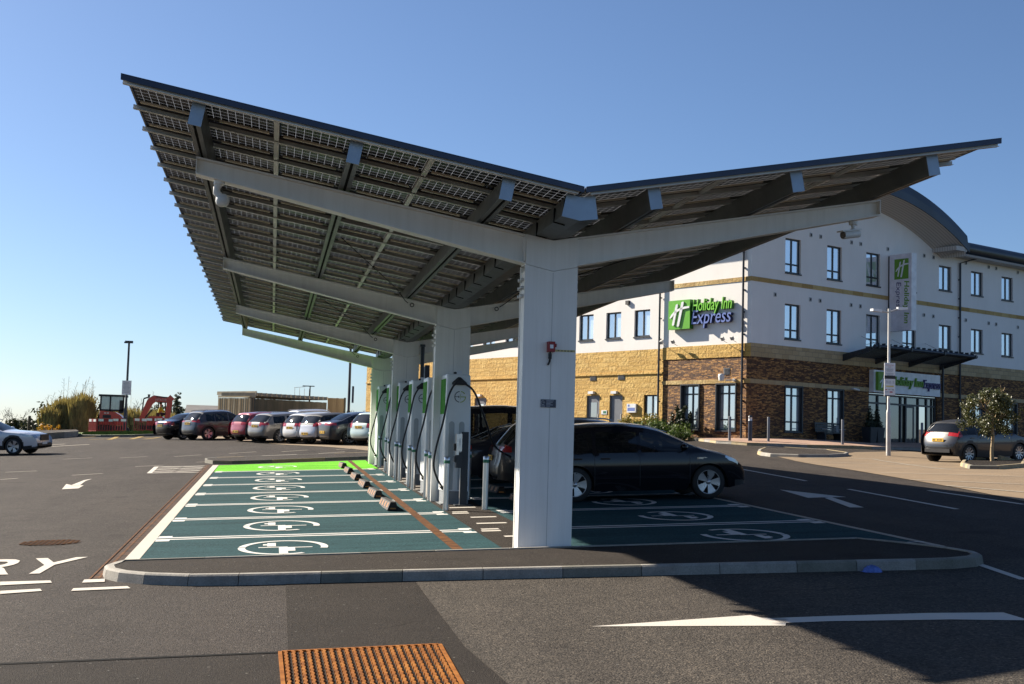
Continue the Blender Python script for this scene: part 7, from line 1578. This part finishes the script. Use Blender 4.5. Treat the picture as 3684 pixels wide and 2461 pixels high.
reed_bed('tall dry golden reeds left of the excavator', 168, 205, 0, 101, 2600, 11, 9, M['reed'], 2.0, 3.3); reed_bed('golden brown reeds with a few tall stems in the middle of the thicket', 128, 170, 0, 102, 2600, 12, 7, M['reed'], 1.8, 3.0); reed_bed('pale yellow reeds at the left end of the thicket', 98, 130, 0, 100, 1500, 13, 3, M['reed'], 1.4, 2.3); reed_bed('reeds showing behind the excavators and boom', 204, 400, 0, 116, 3600, 14, 3, M['reed'], 1.0, 2.4)
def blob_bush(name, label, cat, px, Y, wd, h, n, size, mat, seed, top=None):
    rng = random.Random(seed); c = on_y(px, Y); z = gz(c.x, Y); t = thing(name, label, cat, (c.x, Y, z)); mb = MB(); branchy(mb, Vector((0, 0, 0)), Vector((0, 0, 1)), h*.35, .06, 2, rng); mb.build('trunk', M['bark'], t, False)
    bl = [((rng.uniform(-.5, .5)*wd, rng.uniform(-.4, .4)*min(wd, 4), h*(.15+.72*rng.random()*(1-.45*abs(rng.uniform(-1, 1))))), (h*.2+rng.random()*h*.1,)*3) for _ in range(int(10+wd*3))]
    mb = MB(); leaf_cloud(mb, bl, n, size, rng, shell=.35); mb.build('crown', mat, t, False)
blob_bush('thicket', 'dark rounded thicket behind the golden reeds', 'bush', 158, 106, 4.2, 3.1, 1500, .28, M['hedge'], 21); blob_bush('thicket', 'dark bushes close to the left of the excavator cab', 'bush', 196, 107, 3.0, 2.9, 1200, .28, M['hedge'], 22)
blob_bush('gorse_bush', 'small orange flowering gorse beside the leaning post', 'bush', 178*.0+192*.0+200*.0+88*0+185*0+190*0+193*0+196*0+187*0+104*1.0, 96, .9, .8, 260, .13, M['gorse'], 23); blob_bush('gorse_bush', 'second small orange flowering gorse left of the verge', 'bush', 119, 96, .8, .75, 240, .13, M['gorse'], 24)
for i, (px, Y, wd, h) in enumerate(((6, 130, 9, 1.3), (60, 128, 10, 1.5), (-40, 128, 12, 1.4), (92, 126, 5, 1.7))):
    blob_bush('hedge', ['dark field hedge at the far left edge', 'dark field hedge below the bare tree', 'field hedge just out past the left edge', 'hedge between the far barn and the reeds'][i], 'hedge', px, Y, wd, h, 1500, .3, M['hedge'], 30+i)
blob_bush('hedge', 'low hedge line under the far barn', 'hedge', 135, 140, 8, 1.9, 1200, .32, M['hedge'], 36); blob_bush('shrub_belt', 'grey green shrubs behind the boom and conifer', 'bush', 385, 128, 5, 2.9, 1300, .3, M['hedge'], 37); blob_bush('shrub_belt', 'grey green shrubs under the far conifer', 'bush', 415, 132, 4, 2.0, 900, .3, M['hedge'], 38)
def bare_tree(label, px, Y, h, seed, name='bare_tree', spread=.45):
    rng = random.Random(seed); c = on_y(px, Y); t = thing(name, label, 'tree', (c.x, Y, gz(c.x, Y)-.3)); mb = MB(); mb.cyl((0, 0, 0), (0, 0, h*.3), h*.030, h*.022, 7)
    for i in range(6): branchy(mb, Vector((0, 0, h*(.18+.04*i))), Vector((math.cos(i*1.1)*.75, math.sin(i*1.1)*.4, .75)).normalized(), h*.26, h*.011, 4, rng, spread, .12, .70, 2, 4)
    mb.build('trunk', M['twig'], t, False)
bare_tree('bare rounded tree on the skyline at far left', 40, 170, 4.6, 41); bare_tree('bare tree cut by the left photo edge', -6, 165, 4.0, 42); bare_tree('bare tree right behind the lamp post', 322, 135, 4.2, 43); bare_tree('bare bush left of the far shed, beside the conifer', 388, 140, 4.0, 44)
bare_tree('low bare tree between the timber fence and the hotel', 815, 190, 4.6, 45); bare_tree('low bare tree beside the hotel stone wall', 838, 195, 4.2, 46)
c = on_y(402, 128); rng = random.Random(51); t = thing('conifer_tree', 'small dark conifer left of the farm shed', 'tree', (c.x, 128, gz(c.x, 128))); mb = MB(); mb.cyl((0, 0, 0), (0, 0, 3.4), .12, .03, 7); mb.build('trunk', M['bark'], t, False)
mb = MB(); leaf_cloud(mb, [((rng.uniform(-.2, .2)+(.25 if i % 2 else -.25)*(1-i/16), 0, .7+i*.19), (.72*(1-i/19)+.1, .6*(1-i/19)+.1, .16)) for i in range(17)], 1500, .22, rng, shell=.4); mb.build('crown', M['leaf_dark'], t, False)
# field fence posts
for i, (px, py, tp, lab) in enumerate(((60, 990, 953, 'weathered fence post in the hedge at far left'), (85, 1004, 968, 'leaning dark fence post beside the gorse'))):
    q = on_y(px, 92+i*2); z = gz(q.x, 93); mb = MB(); zt = ztop(px, tp, 93); mb.cyl((q.x+(.25 if i else 0), 93, z-.2), (q.x-(.2 if i else 0), 93, zt), .11, .09, 8); o = mb.build('fence_post', M['bark']); tag(o, lab, 'fence post')
# wooded skyline in the distance
mb = MB(); rng = random.Random(61)
for px0, px1, Y, h in ((-200, 480, 420, 3.2), (700, 900, 420, 4.0)):
    a, b = on_y(px0, Y), on_y(px1, Y); n = 90
    leaf_cloud(mb, [((a.x+(b.x-a.x)*i/n, Y+rng.uniform(-8, 8), gz(a.x, Y)+h*rng.uniform(.2, .8)), (3.5, 2, h*rng.uniform(.4, .8))) for i in range(n)], 2600, 1.6, rng, shell=.5)
o = mb.build('distant_trees', M['hedge']); o['kind'] = 'stuff'; o['label'] = 'distant line of trees on the horizon'
